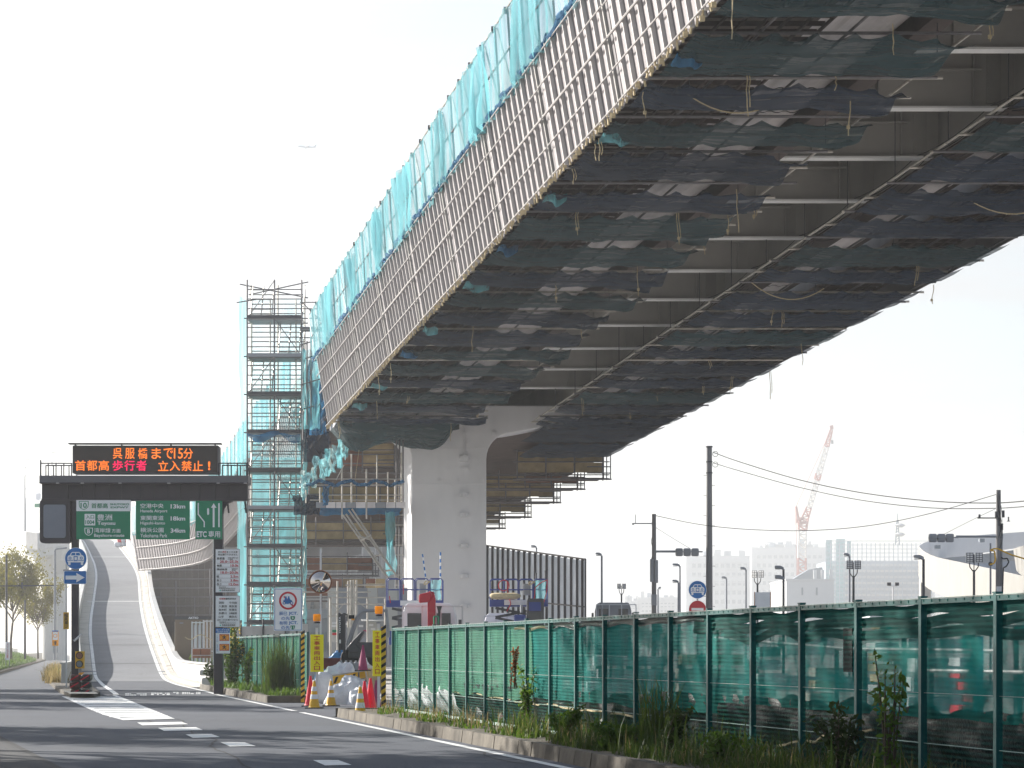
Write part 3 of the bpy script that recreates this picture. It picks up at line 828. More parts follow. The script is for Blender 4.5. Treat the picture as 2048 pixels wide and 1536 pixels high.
# ------------------------------------------------------------------ the elevated road
SX, SZ = -.1807, -.0436
def br(a, b, Y):
    """a = offset across, b = height over the eye, both measured on the plane Y=0; the deck falls away from the viewer and bends left far off"""
    Yc = min(Y, 188.0); x = a + SX * Yc; z = EYE + b + SZ * Yc
    if Y > 188:
        t = Y - 188
        x += -(.1807 * t + .0032 * t * t); z += -.0436 * t * math.exp(-t / 25) + .012 * t
    return Vector((x, Y, z))
def bslab(mb, a0, a1, b0, b1, y0, y1, n=1):
    for i in range(n):
        ya, yb = y0 + (y1 - y0) * i / n, y0 + (y1 - y0) * (i + 1) / n
        mb.hexa([br(a0, b0, ya), br(a1, b0, ya), br(a1, b0, yb), br(a0, b0, yb)], [br(a0, b1, ya), br(a1, b1, ya), br(a1, b1, yb), br(a0, b1, yb)])
    return mb
YA, YB = 36.0, 119.0
bridge = empty('elevated_road', br(20.9, 15, 120) * 1, 'grey steel elevated expressway rising to the upper right, wrapped in works scaffolding', 'viaduct')
bo = bridge.location.copy()
def bb(mb, name, m, **k):
    mb.v = [tuple(Vector(v) - bo) for v in mb.v]
    return mb.build(name, m, bridge, **k)
bb(bslab(MB(), 13.6, 28.2, 17.55, 17.95, YA, 223, 30), 'deck_slab', M['soffit'])
bb(bslab(MB(), 13.55, 13.8, 17.96, 18.7, YA, 223, 30), 'deck_edge', M['concrete_far'])
bb(bslab(MB(), 28.0, 28.25, 17.96, 18.7, YA, 223, 30), 'deck_edge', M['concrete_far'])
for a0, a1, b0, b1, mt in ((19.25, 19.75, 15.75, 15.80, 'rust_girder'), (19.47, 19.53, 15.80, 17.55, 'rust_girder'), (17.0, 17.25, 16.1, 17.55, 'rust_girder'),
                           (23.7, 24.5, 15.75, 15.80, 'rust_girder'), (24.05, 24.11, 15.80, 17.55, 'beam_web'), (26.0, 26.3, 16.3, 17.55, 'rust_girder')):
    bb(bslab(MB(), a0, a1, b0, b1, YA, 190, 12), 'girder' if b1 - b0 > .2 else 'girder_flange', M[mt])
# cross beams in the open middle bay
cb_y = [60.5 - 5.35 * 4 + 5.35 * i for i in range(15)]
for i, y in enumerate(cb_y):
    for (a0, a1, b0, b1, dy, mt, nm) in ((19.76, 23.9, 15.86, 17.54, .03, 'beam_web', 'cross_beam'), (19.76, 23.9, 15.81, 15.858, .36, 'flange', 'beam_flange'),
                                         (20.0, 23.1, 16.72, 16.76, .16, 'beam_web', 'stiffener')):
        bb(bslab(MB(), a0, a1, b0, b1, y - dy / 2 if nm != 'stiffener' else y - .18, y + dy / 2 if nm != 'stiffener' else y - .02), nm, M[mt])
    for a in (20.6, 22.9):
        bb(bslab(MB(), a, a + .03, 15.87, 17.5, y - .14, y - .017), 'stiffener', M['beam_web'])
    bb(MB().box(br(21.55, 16.62, y - .10), (.10, .12, .16)), 'lug', M['beam_web'])
    if i < 14:   # splice plates with bolt heads
        mb = MB(); bslab(mb, 23.25, 23.6, 15.95, 17.4, y - .035, y - .016)
        for r0 in range(12):
            for c0 in (0, 1, 2): 
                p = br(23.31 + c0 * .11, 16.02 + r0 * .12, y - .045); mb.box(p, (.035, .02, .035))
        bb(mb, 'splice_plate', M['beam_web'])
# sagging cables in the dark side bay
mb = MB()
for k in range(5):
    for i in range(len(cb_y) - 1):
        pts = []
        for j in range(7):
            t = j / 6; y = cb_y[i] + (cb_y[i + 1] - cb_y[i]) * t
            pts.append(br(23.35 + .12 * k, 15.9 - .03 * k - .35 * (1 - (2 * t - 1) ** 2) * (.4 + .15 * k), y))
        mb.path(pts, .014, 4)
bb(mb, 'slung_cables', M['rubber'])
# white corrugated sheets seen between girders, laid sheet by sheet
def corr_sheet(a0, a1, b, y0, y1):
    mb = MB(); nu = int((a1 - a0) / .09)
    def f(u, v):
        i = round(u * nu); return br(a0 + (a1 - a0) * u, b + (.0, .035, .035, .0)[i % 4], y0 + (y1 - y0) * v)
    return mb.grid(f, nu, 1)
for (a0, a1, b) in ((17.28, 19.2, 16.15), (24.2, 25.95, 16.2)):
    y = YA
    while y < 186:
        bb(corr_sheet(a0, a1, b + rnd.uniform(-.04, .04), y, y + 2.2), 'corrugated_sheet', M['corrug']); y += 2.25
# formwork boards with pale battens under the two cantilevers
for (a0, a1, b) in ((13.85, 16.95, 15.75), (26.35, 28.1, 15.85)):
    y = YA; k = 0
    while y < 186:
        n = 2
        for j in range(n):
            aa = a0 + (a1 - a0) * j / n; ab = a0 + (a1 - a0) * (j + 1) / n - .04
            dz = rnd.uniform(0, .05)
            bb(bslab(MB(), aa, ab, b + dz, b + dz + .05, y, y + 1.78), 'formwork_panel', M['form'])
        y += 1.86
mb = MB()
for a0, a1, b in ((13.8, 17.0, 15.66), (26.3, 28.15, 15.76)):
    y = YA
    while y < 186:
        mb.bar(br(a0, b, y), br(a1, b, y), .05, .10); y += .62
    for a in [a0 + .45 * i for i in range(int((a1 - a0) / .45) + 1)]:
        for y0 in range(36, 186, 6): mb.bar(br(a, b - .08, y0), br(a, b - .08, y0 + 6), .05, .06)
bb(mb, 'formwork_battens', M['rust_girder'], kind='stuff')
# hanging scaffold under the deck: tubes across and along
hs = empty('hanging_scaffold', br(20, 15, 100), 'rows of hanging scaffold tubes slung under the elevated road', 'scaffold')
ho = hs.location.copy()
def pipe(parent, o, p, q, r, m, name='tube', n=6):
    return MB().tube(Vector(p) - o, Vector(q) - o, r, n).build(name, m, parent)
y = 38.0; k = 0
while y < 118.5:
    for (a0, a1) in ((13.6, 19.7), (22.25, 28.2)):
        j = rnd.uniform(-.25, .25)
        pipe(hs, ho, br(a0 - .05, 14.95, y), br(a1 + j, 14.95, y), .035, M['pipe'] if k % 2 else M['pipe_dark'])
        if k % 4 == 0: pipe(hs, ho, br(a0 - .05, 15.0, y + .25), br(a1 + .2 + j, 15.0, y + .25), .035, M['pipe'])
    y += 1.78; k += 1
for a in (13.75, 15.2, 17.0, 19.5, 22.35, 24.0, 26.2, 28.05):
    for y0 in range(36, 118, 6):
        pipe(hs, ho, br(a, 15.04, y0), br(a, 15.04, min(119, y0 + 5.9)), .03, M['pipe_dark'] if a not in (22.35, 19.5) else M['pipe'])
# hanger chains
mb = MB()
for y0 in range(38, 118, 4):
    for a in (15.2, 19.45, 22.4, 26.2): mb.tube(br(a, 15.0, y0) - ho, br(a, 17.4, y0) - ho, .012, 4)
mb.build('hangers', M['steel_dark'], hs, kind='stuff')

# debris nets slung below: long strips across the bridge, sagging between ties, edges scalloped
NB = 14.87
def sling_net(a0, a1, y0, y1, seed, matn, label, sag=.22, droop=0.0, grp='debris nets slung under the elevated road'):
    r = random.Random(seed); ph = r.uniform(0, 10)
    nu, nv = 44, 16
    cells = max(3, int((a1 - a0) / .8))
    def f(u, v):
        a = a0 + (a1 - a0) * u; y = y0 + (y1 - y0) * v
        e = 4 * v * (1 - v)
        sc_ = abs(math.sin(PI * u * cells))
        z = NB - sag * (1 - abs(2 * u - 1) ** 6) * e * (1 + .6 * noise.noise(V(a * .7, y * .5, ph)))
        z -= .07 * (1 - sc_) * 0 + .08 * sc_ * (1 - e) ** 2
        z += .05 * noise.noise(V(a * 2.5, y * 1.2, ph + 5))
        if v == 0: y += .28 * sc_ * (1 + noise.noise(V(a, ph, 0)))
        if v == 1: y -= .28 * sc_ * (1 + noise.noise(V(a, ph, 3)))
        if droop: z -= droop * max(0, u - .75) * 4 * (.5 + .5 * math.sin(v * 9 + ph))
        return br(a, z, y)
    o = MB().grid(f, nu, nv).build('debris_net', M[matn], smooth=True)
    return tag(o, label, 'net', grp)
bays = [(y, y + 7.0) for y in [40.0 + 7.55 * i for i in range(11)]]
place = ['dark, ' + x + ' row down from the top corner of the deck' for x in ('first', 'second', 'third', 'fourth', 'fifth', 'sixth', 'seventh', 'eighth', 'ninth', 'tenth', 'eleventh')]
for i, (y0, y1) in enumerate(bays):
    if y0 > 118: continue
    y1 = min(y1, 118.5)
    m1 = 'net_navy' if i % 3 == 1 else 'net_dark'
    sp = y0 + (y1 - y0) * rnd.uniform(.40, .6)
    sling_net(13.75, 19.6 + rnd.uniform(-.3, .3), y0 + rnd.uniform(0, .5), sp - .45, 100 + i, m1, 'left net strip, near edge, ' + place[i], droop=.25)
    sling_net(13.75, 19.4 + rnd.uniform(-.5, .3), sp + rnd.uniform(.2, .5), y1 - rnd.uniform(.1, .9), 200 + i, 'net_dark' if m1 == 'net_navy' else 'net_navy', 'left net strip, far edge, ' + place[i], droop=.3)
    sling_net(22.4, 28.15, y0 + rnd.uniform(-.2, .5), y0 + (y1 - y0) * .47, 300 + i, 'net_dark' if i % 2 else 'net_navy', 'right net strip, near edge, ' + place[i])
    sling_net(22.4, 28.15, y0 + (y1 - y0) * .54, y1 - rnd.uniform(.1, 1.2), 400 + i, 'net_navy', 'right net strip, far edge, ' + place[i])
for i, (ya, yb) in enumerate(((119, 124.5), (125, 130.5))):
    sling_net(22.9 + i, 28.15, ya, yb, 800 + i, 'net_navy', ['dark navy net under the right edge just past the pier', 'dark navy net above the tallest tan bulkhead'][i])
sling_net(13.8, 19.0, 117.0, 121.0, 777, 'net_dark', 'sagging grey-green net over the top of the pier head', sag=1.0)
# frayed net tatters along the left edge
for i in range(9):
    y0 = 56 + 7.1 * i + rnd.uniform(-1.5, 1.5); L_ = rnd.uniform(.45, .85)
    def f(u, v, y0=y0, L_=L_):
        a = 13.72 + L_ * u; return br(a, 14.86 - .25 * math.sin(u * 2.6) * (1 - abs(2 * v - 1)) - .1 * v, y0 + (v - .5) * L_ * (1 - u * .6) + .2 * math.sin(u * 9 + i))
    o = MB().grid(f, 8, 5).build('net_tatter', M['net_teal'] if i % 3 else M['net_blue'])
    tag(o, ['nearest', 'second', 'third', 'fourth', 'fifth', 'sixth', 'seventh', 'eighth', 'farthest'][i] + ' frayed scrap of net along the lower left scaffold edge', 'net', 'net scraps along the scaffold edge')
# ropes hanging off the nets
rp = []
for i in range(46):
    side = rnd.random()
    y = 48 + 70 * rnd.random() ** 1.2
    if side < .3: a = 13.68 + rnd.uniform(0, .1)
    elif side < .62: a = rnd.uniform(14.2, 19.6)
    elif side < .82: a = rnd.uniform(22.3, 27.9)
    else: a = 28.12
    p = br(a, 14.85, y); L_ = rnd.uniform(.25, 1.15)
    mb = MB(); q = V(0, 0, 0); pts = [q]
    for k in range(5): q = q + V(rnd.uniform(-.03, .03), rnd.uniform(-.03, .03), -L_ / 5); pts.append(q)
    mb.path(pts, .013, 4)
    if rnd.random() < .5: mb.path([V(.05, 0, 0)] + [x + V(.06, 0, rnd.uniform(0, .03)) for x in pts[1:-1]], .012, 4)
    if rnd.random() < .4: mb.box(pts[-2], (.07, .05, .07))
    o = mb.build('hanging_rope', M['rope']); o.location = p
    tag(o, 'short pale rope end hanging from the nets under the deck', 'rope', 'rope ends hanging under the deck')
for i, (a0, a1, y0, y1) in enumerate(((24.4, 27.2, 71, 72), (22.5, 25, 84, 85), (14.5, 17, 60, 61), (25, 27.9, 66.4, 67.5))):
    pts = [br(a0 + (a1 - a0) * t / 10, 14.88 - .42 * (1 - (t / 5 - 1) ** 2), y0 + (y1 - y0) * t / 10) for t in range(11)]
    o = MB().path([p - pts[0] for p in pts], .016, 4).build('slack_rope', M['rope']); o.location = pts[0]
    tag(o, ['slack rope under the right nets, third bay down', 'slack rope beside the open middle bay on the right', 'slack rope high under the left nets', 'slack rope near the right edge of the deck'][i], 'rope', 'slack ropes under the deck')

# ------------------------------------------------------------------ left face: ribbed skirt and teal net fence above
sk = empty('scaffold_skirt', br(13.66, 14.9, 118), 'tall leaning wall of grey ribbed sheets along the left side of the elevated road', 'scaffold')
so = sk.location.copy()
def skp(f, Y, off=0.0):
    """f = 0 at the bottom edge .. 1 at the top edge"""
    return br(13.66 + (13.14 - 13.66) * f - off, 14.9 + 3.0 * f, Y)
BAY = 7.55
seams = [61.5 + BAY * i for i in range(-3, 8)] + [119.6]
def seg(y0, y1, f0, f1, off0, off1):
    mb = MB()
    P = [skp(f0, y0, off0), skp(f0, y0, off1), skp(f0, y1, off1), skp(f0, y1, off0)]
    Q = [skp(f1, y0, off0), skp(f1, y0, off1), skp(f1, y1, off1), skp(f1, y1, off0)]
    mb.hexa([p - so for p in P], [q - so for q in Q]); return mb
for s0, s1 in zip(seams[:-1], seams[1:]):
    n = 10 if s1 - s0 > 6 else 6
    st = (s1 - s0 - .46) / n
    for i in range(n):
        y = s0 + .46 + st * i
        e = rnd.uniform(-.012, .012)
        seg(y + .015, y + st - .015, rnd.uniform(0, .012), 1 - rnd.uniform(0, .012), .0 + e, .03 + e).build('sheet_panel', M['sheet_grey'], sk)
        mb = MB()
        for t in (.06,):
            mb2 = seg(y + st * t, y + st * t + .065, .0, 1.0, .032 + e, .12 + e); mb.add(mb2.v, mb2.f)
        mb.build('panel_rib', M['rib_light'], sk)
    seg(s0 + .06, s0 + .42, -.01, 1.01, .0, .02).build('seam_strip', M['pipe_dark'], sk)
    seg(s0 + .30, s0 + .38, -.01, 1.01, .022, .08).build('seam_post', M['soffit'], sk)
    for f, w_ in ((.02, .05), (.26, .04), (.50, .065), (.74, .04), (.975, .05)):
        j = rnd.uniform(-.006, .006)
        MB().tube(skp(f + j, s0 + .15, .14) - so, skp(f + j, s1 + .05, .14) - so, .02 * (1.6 if w_ > .06 else 1.0), 6).build('skirt_rail', M['rib_light'], sk)
    for k in range(5):
        y = s0 + rnd.uniform(.3, 7); f = rnd.uniform(.1, .9)
# ragged clips and tube ends along the bottom edge
mb = MB()
y = 40
while y < 119.5:
    p = skp(0, y, .06) - so; l = rnd.uniform(.10, .22)
    mb.bar(p + V(-.02, 0, .10), p + V(-.02 + rnd.uniform(-.05, .05), rnd.uniform(-.06, .06), -l * .6), .04, .04)
    if rnd.random() < .5: mb.box(p + V(-.04, 0, rnd.uniform(-.08, .10)), (.10, .10, .10))
    y += rnd.uniform(.28, .5)
mb.build('edge_clamps', M['rope'], sk, kind='stuff')

nf = empty('net_guard', br(13.1, 18, 118), 'line of scaffold posts carrying the teal net above the ribbed skirt', 'scaffold')
no = nf.location.copy()
def tfp(f, Y, off=0.0): return br(13.12 + (12.98 - 13.12) * f - off, 17.95 + 2.1 * f, Y)
y = 44.0; i = 0
while y < 121:
    MB().tube(tfp(-.05, y) - no, tfp(1.03, y) - no, .035, 6).build('post', M['pipe_dark'], nf)
    MB().tube(tfp(.02, y + .1, -.02) - no, tfp(.98, y + 1.7, -.02) - no, .026, 5).build('brace', M['pipe'], nf)
    y += 1.9; i += 1
for f in (.5, 1.0):
    for y in range(44, 120, 5): MB().tube(tfp(f, y, .04) - no, tfp(f, min(121, y + 5.1), .04) - no, .028, 6).build('rail', M['pipe'] if f == 1 else M['pipe_dark'], nf)
def drape(y0, y1, fn, label, matn, seed, f0=-.08, f1=1.0, nu=40, nv=12, gather=.16, grp='teal nets on the guard line'):
    r = random.Random(seed); ph = r.uniform(0, 50)
    def f(u, v):
        y = y0 + (y1 - y0) * u
        wob = noise.noise(V(y * 1.6, v * 1.2, ph)) * gather + math.sin(y * 7 + ph + v * 2) * gather * .35
        yy = y + noise.noise(V(y * .9, v * 2.5, ph + 9)) * .35 * (1 - v)
        ff = f0 + (f1 - f0) * v
        if v == 0: ff += .10 * noise.noise(V(y * 2.2, ph, 1))
        if v == 1: ff -= .03 * abs(math.sin(y * PI / 1.9))
        return fn(ff, yy, .07 + wob * .8)
    o = MB().grid(f, nu, nv).build('safety_net', M[matn], smooth=True)
    return tag(o, label, 'net', grp)
ys_n = [44 + 7.6 * i for i in range(10)] + [120.5]
wh = ['topmost', 'second', 'third', 'fourth', 'fifth', 'sixth', 'seventh', 'eighth', 'ninth', 'last and farthest']
for i in range(10):
    drape(ys_n[i], ys_n[i + 1] + .1, tfp, wh[i] + ' length of crumpled teal net above the ribbed wall, from the near end', 'net_teal' if i > 2 else 'net_teal_thin', 500 + i, nu=60)
# second, torn layer on the nearer lengths
for i in range(0, 10):
    y = 46 + i * 7.3
    drape(y, y + rnd.uniform(1.5, 4.2), lambda f, Y, o_: tfp(f, Y, o_ + .10), ['nearest', 'second', 'third', 'fourth', 'fifth', 'sixth', 'seventh', 'eighth', 'ninth', 'farthest'][i] + ' bunched extra fold of teal net on the guard rail, counting away from the viewer', 'net_teal', 600 + i, f1=rnd.uniform(.8, 1.0), nu=16, gather=.3, grp='bunched folds of teal net')
mb = MB()
y = 44
while y < 120:
    p = tfp(rnd.uniform(-.05, .03), y, .1) - no; q = tfp(rnd.uniform(-.05, .05), y + .45, .1) - no; mb.tube(p, q, rnd.uniform(.03, .09), 6, rnd.uniform(.03, .09)); y += rnd.uniform(.25, .6)
mb.build('bunched_hem', M['bunched'] if 'bunched' in M else M['net_blue'], nf, kind='stuff')
mb = MB()
y = 44
while y < 120.5:
    p = tfp(1.0, y, .05) - no; mb.box(p, (.10, .10, .12)).box(p + V(0, .4, .01), (.06, .05, .07)); y += 1.9
mb.build('rail_clamps', M['pipe_dark'], nf, kind='stuff')

# ------------------------------------------------------------------ piers
def pier(Y, label, detail=True):
    e = empty('bridge_pier', (17.3 + SX * Y, Y, 0), label, 'pier')
    o = e.location.copy()
    a0, a1 = 17.3, 20.57
    # outline of column and T head with curved haunches, in offset/height
    def X(a): return a - 17.3
    top = EYE + 15.9 + SZ * Y
    bt = EYE + 14.72 + SZ * Y
    rr = 1.15
    L0, R0 = 14.05, 24.6
    poly = [(X(a0), -.1), (X(a1), -.1)]
    for i in range(9):
        t = i / 8 * PI / 2; poly.append((X(a1) + rr * (1 - math.cos(t)), bt - rr + rr * math.sin(t)))
    poly += [(X(22.4), bt + .12), (X(R0), bt + .55), (X(R0), top), (X(L0), top), (X(L0), bt + .28), (X(15.2), bt + .02)]
    for i in range(9):
        t = PI / 2 - i / 8 * PI / 2; poly.append((X(a0) - rr * (1 - math.cos(t)), bt - rr + rr * math.sin(t)))
    dpt = 2.8
    sk_ = SX
    mb = MB().prism(poly, 0, dpt)
    mb.v = [(x + (y * sk_), y, z) for x, y, z in mb.v]
    c = mb.build('column', M['pier'], e, bevel=.05)
    if detail:
        for z in (EYE + (HOR - 968) / F * Y, EYE + (HOR - 1098) / F * Y + 4.4):
            MB().box((X(18.93), -.006, z), (3.26, .012, .03)).build('weld_seam', M['pier'], e)
        for py in (915, 990, 1030, 1092, 1152, 1212):
            z = EYE + (HOR - py) / F * Y; x = X(19.6)
            mb = MB()
            n = 10
            pts = [V(x + .17 * math.cos(PI + PI * i / n), -.02 - .20 * math.sin(PI * i / n), z) for i in range(n + 1)]
            for p, q in zip(pts[:-1], pts[1:]): mb.bar(p, q, .03, .16)
            mb.box((x - .20, -.05, z), (.07, .1, .10)).box((x + .20, -.05, z), (.07, .1, .10))
            mb.build('pipe_bracket', M['pier'], e)
        mb = MB().box((X(19.6), -.12, EYE + (HOR - 918) / F * Y), (.34, .22, .22)).box((X(19.65), -.10, EYE + (HOR - 938) / F * Y), (.26, .2, .16))
        mb.build('junction_box', M['pier'], e)
        for a, py, d_ in [(a, 960, (.05, .1, .1)) for a in (17.4, 18.5, 19.3, 20.42)] + [(a, 868, (.16, .2, .16)) for a in (18.6, 19.6, 20.9)] + [(a, 885, (.05, .1, .18)) for a in (18.75, 19.75)]:
            MB().box((X(a), -.06, EYE + (HOR - py) / F * Y), d_).build('lug', M['pier'], e)
        MB().tube(V(X(19.6), -.06, EYE + (HOR - 850) / F * Y), V(X(19.6), -.06, EYE + (HOR - 912) / F * Y), .025, 6).build('conduit', M['pier'], e)
    return e
pier(120, 'large white steel T-shaped pier in the middle carrying the elevated road')
pier(195, 'second white pier, half hidden behind the stair tower', False)

# stepped bulkheads of plywood hanging below the deck beyond the pier
def bulkhead(a0, a1, Y, b0, b1, label, grp, dark=()):
    e = empty('plywood_bulkhead', br(a0, b0, Y), label, 'formwork', grp); o = e.location.copy()
    n = max(1, round((a1 - a0) / 1.25)); 
    for i in range(n):
        aa = a0 + (a1 - a0) * i / n; ab = a0 + (a1 - a0) * (i + 1) / n - .03
        P = br(aa, b0, Y) - o; Q = br(ab, b1, Y) - o
        for s_ in (0, 1):
            za = P.z + (Q.z - P.z) * s_ / 2; zb = P.z + (Q.z - P.z) * (s_ + 1) / 2 - .03
            dy = rnd.uniform(-.02, .02)
            MB().box(((P.x + Q.x) / 2, .05 + dy, (za + zb) / 2), (Q.x - P.x, .04, zb - za)).build('plywood_sheet', M['ply_dark'] if i in dark else M['ply'], e)
    for b in (b0 - .12, (b0 + b1) / 2, b1 + .03, b0 - .3):
        MB().tube(br(a0 - .2, b, Y - .08) - o, br(a1 + .3, b, Y - .08) - o, .03, 6).build('tube', M['pipe_dark'], e)
    for i in range(n + 1):
        a = a0 + (a1 - a0) * i / n
        MB().tube(br(a, b0 - .35, Y - .14) - o, br(a, b1 + .25, Y - .14) - o, .03, 6).build('tube', M['pipe_dark'], e)
    mb = MB()
    for k in range(3):
        mb.tube(br(a1 + .12 * k, b0 - .4, Y - .3 * k) - o, br(a1 + .12 * k, b1 + .1, Y - .3 * k) - o, .03, 5)
        mb.tube(br(a1 - .8, b0 - .35 + .3 * k, Y - .2) - o, br(a1 + .35, b0 - .35 + .3 * k, Y - .2) - o, .03, 5)
    mb.bar(br(a1 - 1.2, b0 - .36, Y - .3) - o, br(a1 + .35, b0 - .36, Y - .3) - o, .3, .05)
    mb.build('edge_rail', M['pipe_dark'], e)
    mb = MB().add([br(a0, b0 - .28, Y - .3) - o, br(a1, b0 - .28, Y - .3) - o, br(a1, b0 - .28, Y + 1.3) - o, br(a0, b0 - .28, Y + 1.3) - o], [(0, 1, 2, 3)])
    mb.build('hanging_floor', M['rust_girder'], e)
    return e
GB = 'plywood bulkheads stepping down under the far deck'
bulkhead(23.9, 28.0, 131, 14.17, 15.17, 'tallest tan plywood bulkhead hanging right of the pier, highest of the steps', GB)
bulkhead(22.6, 27.8, 136, 14.2, 14.55, 'low dark plywood strip, second step down right of the pier', GB, dark=(2, 3))
bulkhead(21.6, 27.8, 142, 14.12, 14.79, 'tan plywood bulkhead, third step down right of the pier', GB)
bulkhead(21.0, 27.8, 150, 14.1, 14.67, 'tan plywood bulkhead, fourth step down right of the pier', GB)
bulkhead(21.0, 27.9, 158.5, 14.24, 14.7, 'dark bulkhead, fifth step down right of the pier', GB, dark=(0, 1, 2, 3, 4))
bulkhead(21.0, 27.9, 167, 14.45, 14.88, 'smallest visible bulkhead right of the pier, at the column edge', GB, dark=(0, 1, 2, 3, 4))
GL = 'plywood bulkheads left of the pier'
bulkhead(14.2, 17.1, 124, 13.7, 14.75, 'red-brown and tan plywood bulkhead left of the pier head', GL, dark=(0,))
bulkhead(14.0, 18.5, 131, 12.75, 13.5, 'tan plywood bulkhead behind the hanging platform', GL)
bulkhead(13.9, 19.5, 140, 11.75, 12.6, 'lower row of tan plywood under the far deck, left of the pier', GL)
bulkhead(13.9, 19.5, 150, 10.9, 11.6, 'dim plywood row under the far deck, above the convex mirror', GL, dark=(1, 3))
bulkhead(14.0, 20, 158, 10.0, 11.0, 'dark brown plywood row farthest under the deck', GL, dark=(0, 2, 3))
# continuous dark work floor under the far part
wf = MB(); bslab(wf, 14.0, 28.0, 15.25, 15.4, 123.5, 188, 8)
tag(wf.build('work_floor', M['rust_girder']), 'dark hanging work floor under the far part of the elevated road', 'scaffold')
# far ribbed skirt and net beyond the gap
fs = empty('far_skirt', br(13.66, 14.9, 132), 'far part of the ribbed scaffold wall, left of the stair tower, bending left', 'scaffold')
fo = fs.location.copy()
y = 131.0
while y < 221:
    st = 2.6
    def P(f, yy, off=0): return br(13.66 - .52 * f - off, 14.55 + 3.1 * f, yy) - fo
    y1 = y + st - .05
    MB().hexa([P(0, y), P(0, y, .05), P(0, y1, .05), P(0, y1)], [P(1, y), P(1, y, .05), P(1, y1, .05), P(1, y1)]).build('sheet_panel', M['sheet_grey'], fs)
    mb = MB()
    for k in range(3): mb.tube(P(0, y + .3 + k * .85, .09), P(1, y + .3 + k * .85, .09), .035, 4)
    mb.build('panel_rib', M['rib_light'], fs)
    y += st
mb = MB()
for f in (.03, .3, .6, .97):
    for k in range(18): mb.tube(P(f, 131 + 5 * k, .14), P(f, 136 + 5 * k, .14), .04, 4)
mb.build('skirt_rails', M['rib_light'], fs)
for i, (y0, y1) in enumerate(((131, 142), (142, 155), (155, 170), (170, 186), (186, 203), (203, 222))):
    drape(y0, y1, lambda f, Y, o_: br(13.1 - o_, 17.6 + 2.2 * f, Y), 'far teal net above the distant ribbed wall, ' + ['just left of the stair tower', 'second length beyond the tower', 'third length beyond the tower', 'behind the right end of the gantry', 'behind the gantry railing', 'farthest length before the bend'][i], 'net_teal', 700 + i, nu=30, grp='far teal nets')
for i, y in enumerate(range(131, 221, 3)):
    MB().tube(br(13.1, 17.6, y) - fo, br(13.1, 20.0, y) - fo, .04, 4).build('net_post', M['pipe_dark'], fs)

# the same ribbed wall stands on the far, right-hand side of the deck
rs = empty('scaffold_skirt', br(28.2, 14.9, 118), 'ribbed sheet wall closing the right-hand side of the elevated road, seen from inside', 'scaffold'); rso = rs.location.copy()
for y in range(36, 186, 5):
    y1 = y + 4.97
    MB().hexa([br(28.2, 15.0, y) - rso, br(28.24, 15.0, y) - rso, br(28.24, 15.0, y1) - rso, br(28.2, 15.0, y1) - rso], [br(28.7, 17.9, y) - rso, br(28.74, 17.9, y) - rso, br(28.74, 17.9, y1) - rso, br(28.7, 17.9, y1) - rso]).build('sheet_panel', M['sheet_grey'], rs)
# added wall, coloured dark for the shade under the far spans, and standards
dk = empty('under_deck_shade_wall', V(at(440, 0, 240).x, 240, 0), 'added brown-grey wall with standards, for the shade under the far spans behind the tan container', 'hoarding'); dko = dk.location.copy()
for i in range(42):
    x0 = 286 + i * 12.6; p = at(x0, (1112 if x0 < 440 else 1088) + 6 * rnd.random(), 241); q = at(x0 + 12.3, 0, 241)
    MB().box(((p.x + q.x) / 2 - dko.x, 0, p.z / 2), (q.x - p.x, .1, p.z)).build('backdrop_panel', M['rust_girder'] if i < 25 else M['soffit'], dk)
for i in range(8):
    x = 320 + i * 33 + rnd.uniform(-4, 4); zt = at(x, rnd.uniform(1130, 1200), 235).z
    MB().tube(V(at(x, 0, 235).x, 235, 0) - dko, V(at(x, 0, 235).x, 235, zt) - dko, .06, 5).build('standard', M['pipe_dark'], dk)
for i in range(6):
    z = at(0, 1140 + 18 * i, 235).z; MB().tube(V(at(300, 0, 235).x, 234.9, z) - dko, V(at(600, 0, 235).x, 234.9, z) - dko, .04, 5).build('ledger', M['pipe_dark'], dk)
# ------------------------------------------------------------------ overhead gantry
GY = 93.0
def gp(x, y, Y=GY): return at(x, y, Y)
ga = empty('sign_gantry', gp(150, 1388), 'dark steel overhead gantry spanning the foot of the ramp, with walkway and railings', 'gantry')
go = ga.location.copy()
k93 = GY / F
def gbox(x0, y0, x1, y1, f, b, m, name, parent=ga, bevel=.01):
    a, c = gp(x0, y1) - go, gp(x1, y0) - go
    return MB().hexa([(a.x, f, a.z), (c.x, f, a.z), (c.x, b, a.z), (a.x, b, a.z)], [(a.x, f, c.z), (c.x, f, c.z), (c.x, b, c.z), (a.x, b, c.z)]).build(name, M[m], parent, bevel=bevel)
gbox(143.5, 1003, 157.5, 1391, -.12, .14, 'gantry', 'post', bevel=.02)
gbox(428, 1003, 446.5, 1389, -.14, .16, 'gantry', 'post', bevel=.02)
gbox(426.5, 1080, 428.4, 1330, -.16, .0, 'post_white', 'edge_trim')
gbox(85.5, 967.5, 496, 1001, -.20, .20, 'gantry', 'beam', bevel=.01)
gbox(85.5, 998, 496, 1002, -.28, .28, 'gantry', 'beam_flange')
gbox(84, 953, 499, 967, -.55, .62, 'gantry_rail', 'walkway')
gbox(84, 966.5, 499, 969, -.58, .64, 'gantry', 'walkway_edge')
for x in (137, 165, 190, 219, 244, 284, 309, 338, 361, 400, 431, 458): 
    gbox(x, 969, x + 1.6, 999, -.27, -.195, 'gantry', 'stiffener', bevel=0)
for x in (121, 170, 245, 342, 440, 494): gbox(x - 3, 967.5, x + 3, 969.6, -.62, -.56, 'rib_light', 'fixing_plate', bevel=0)
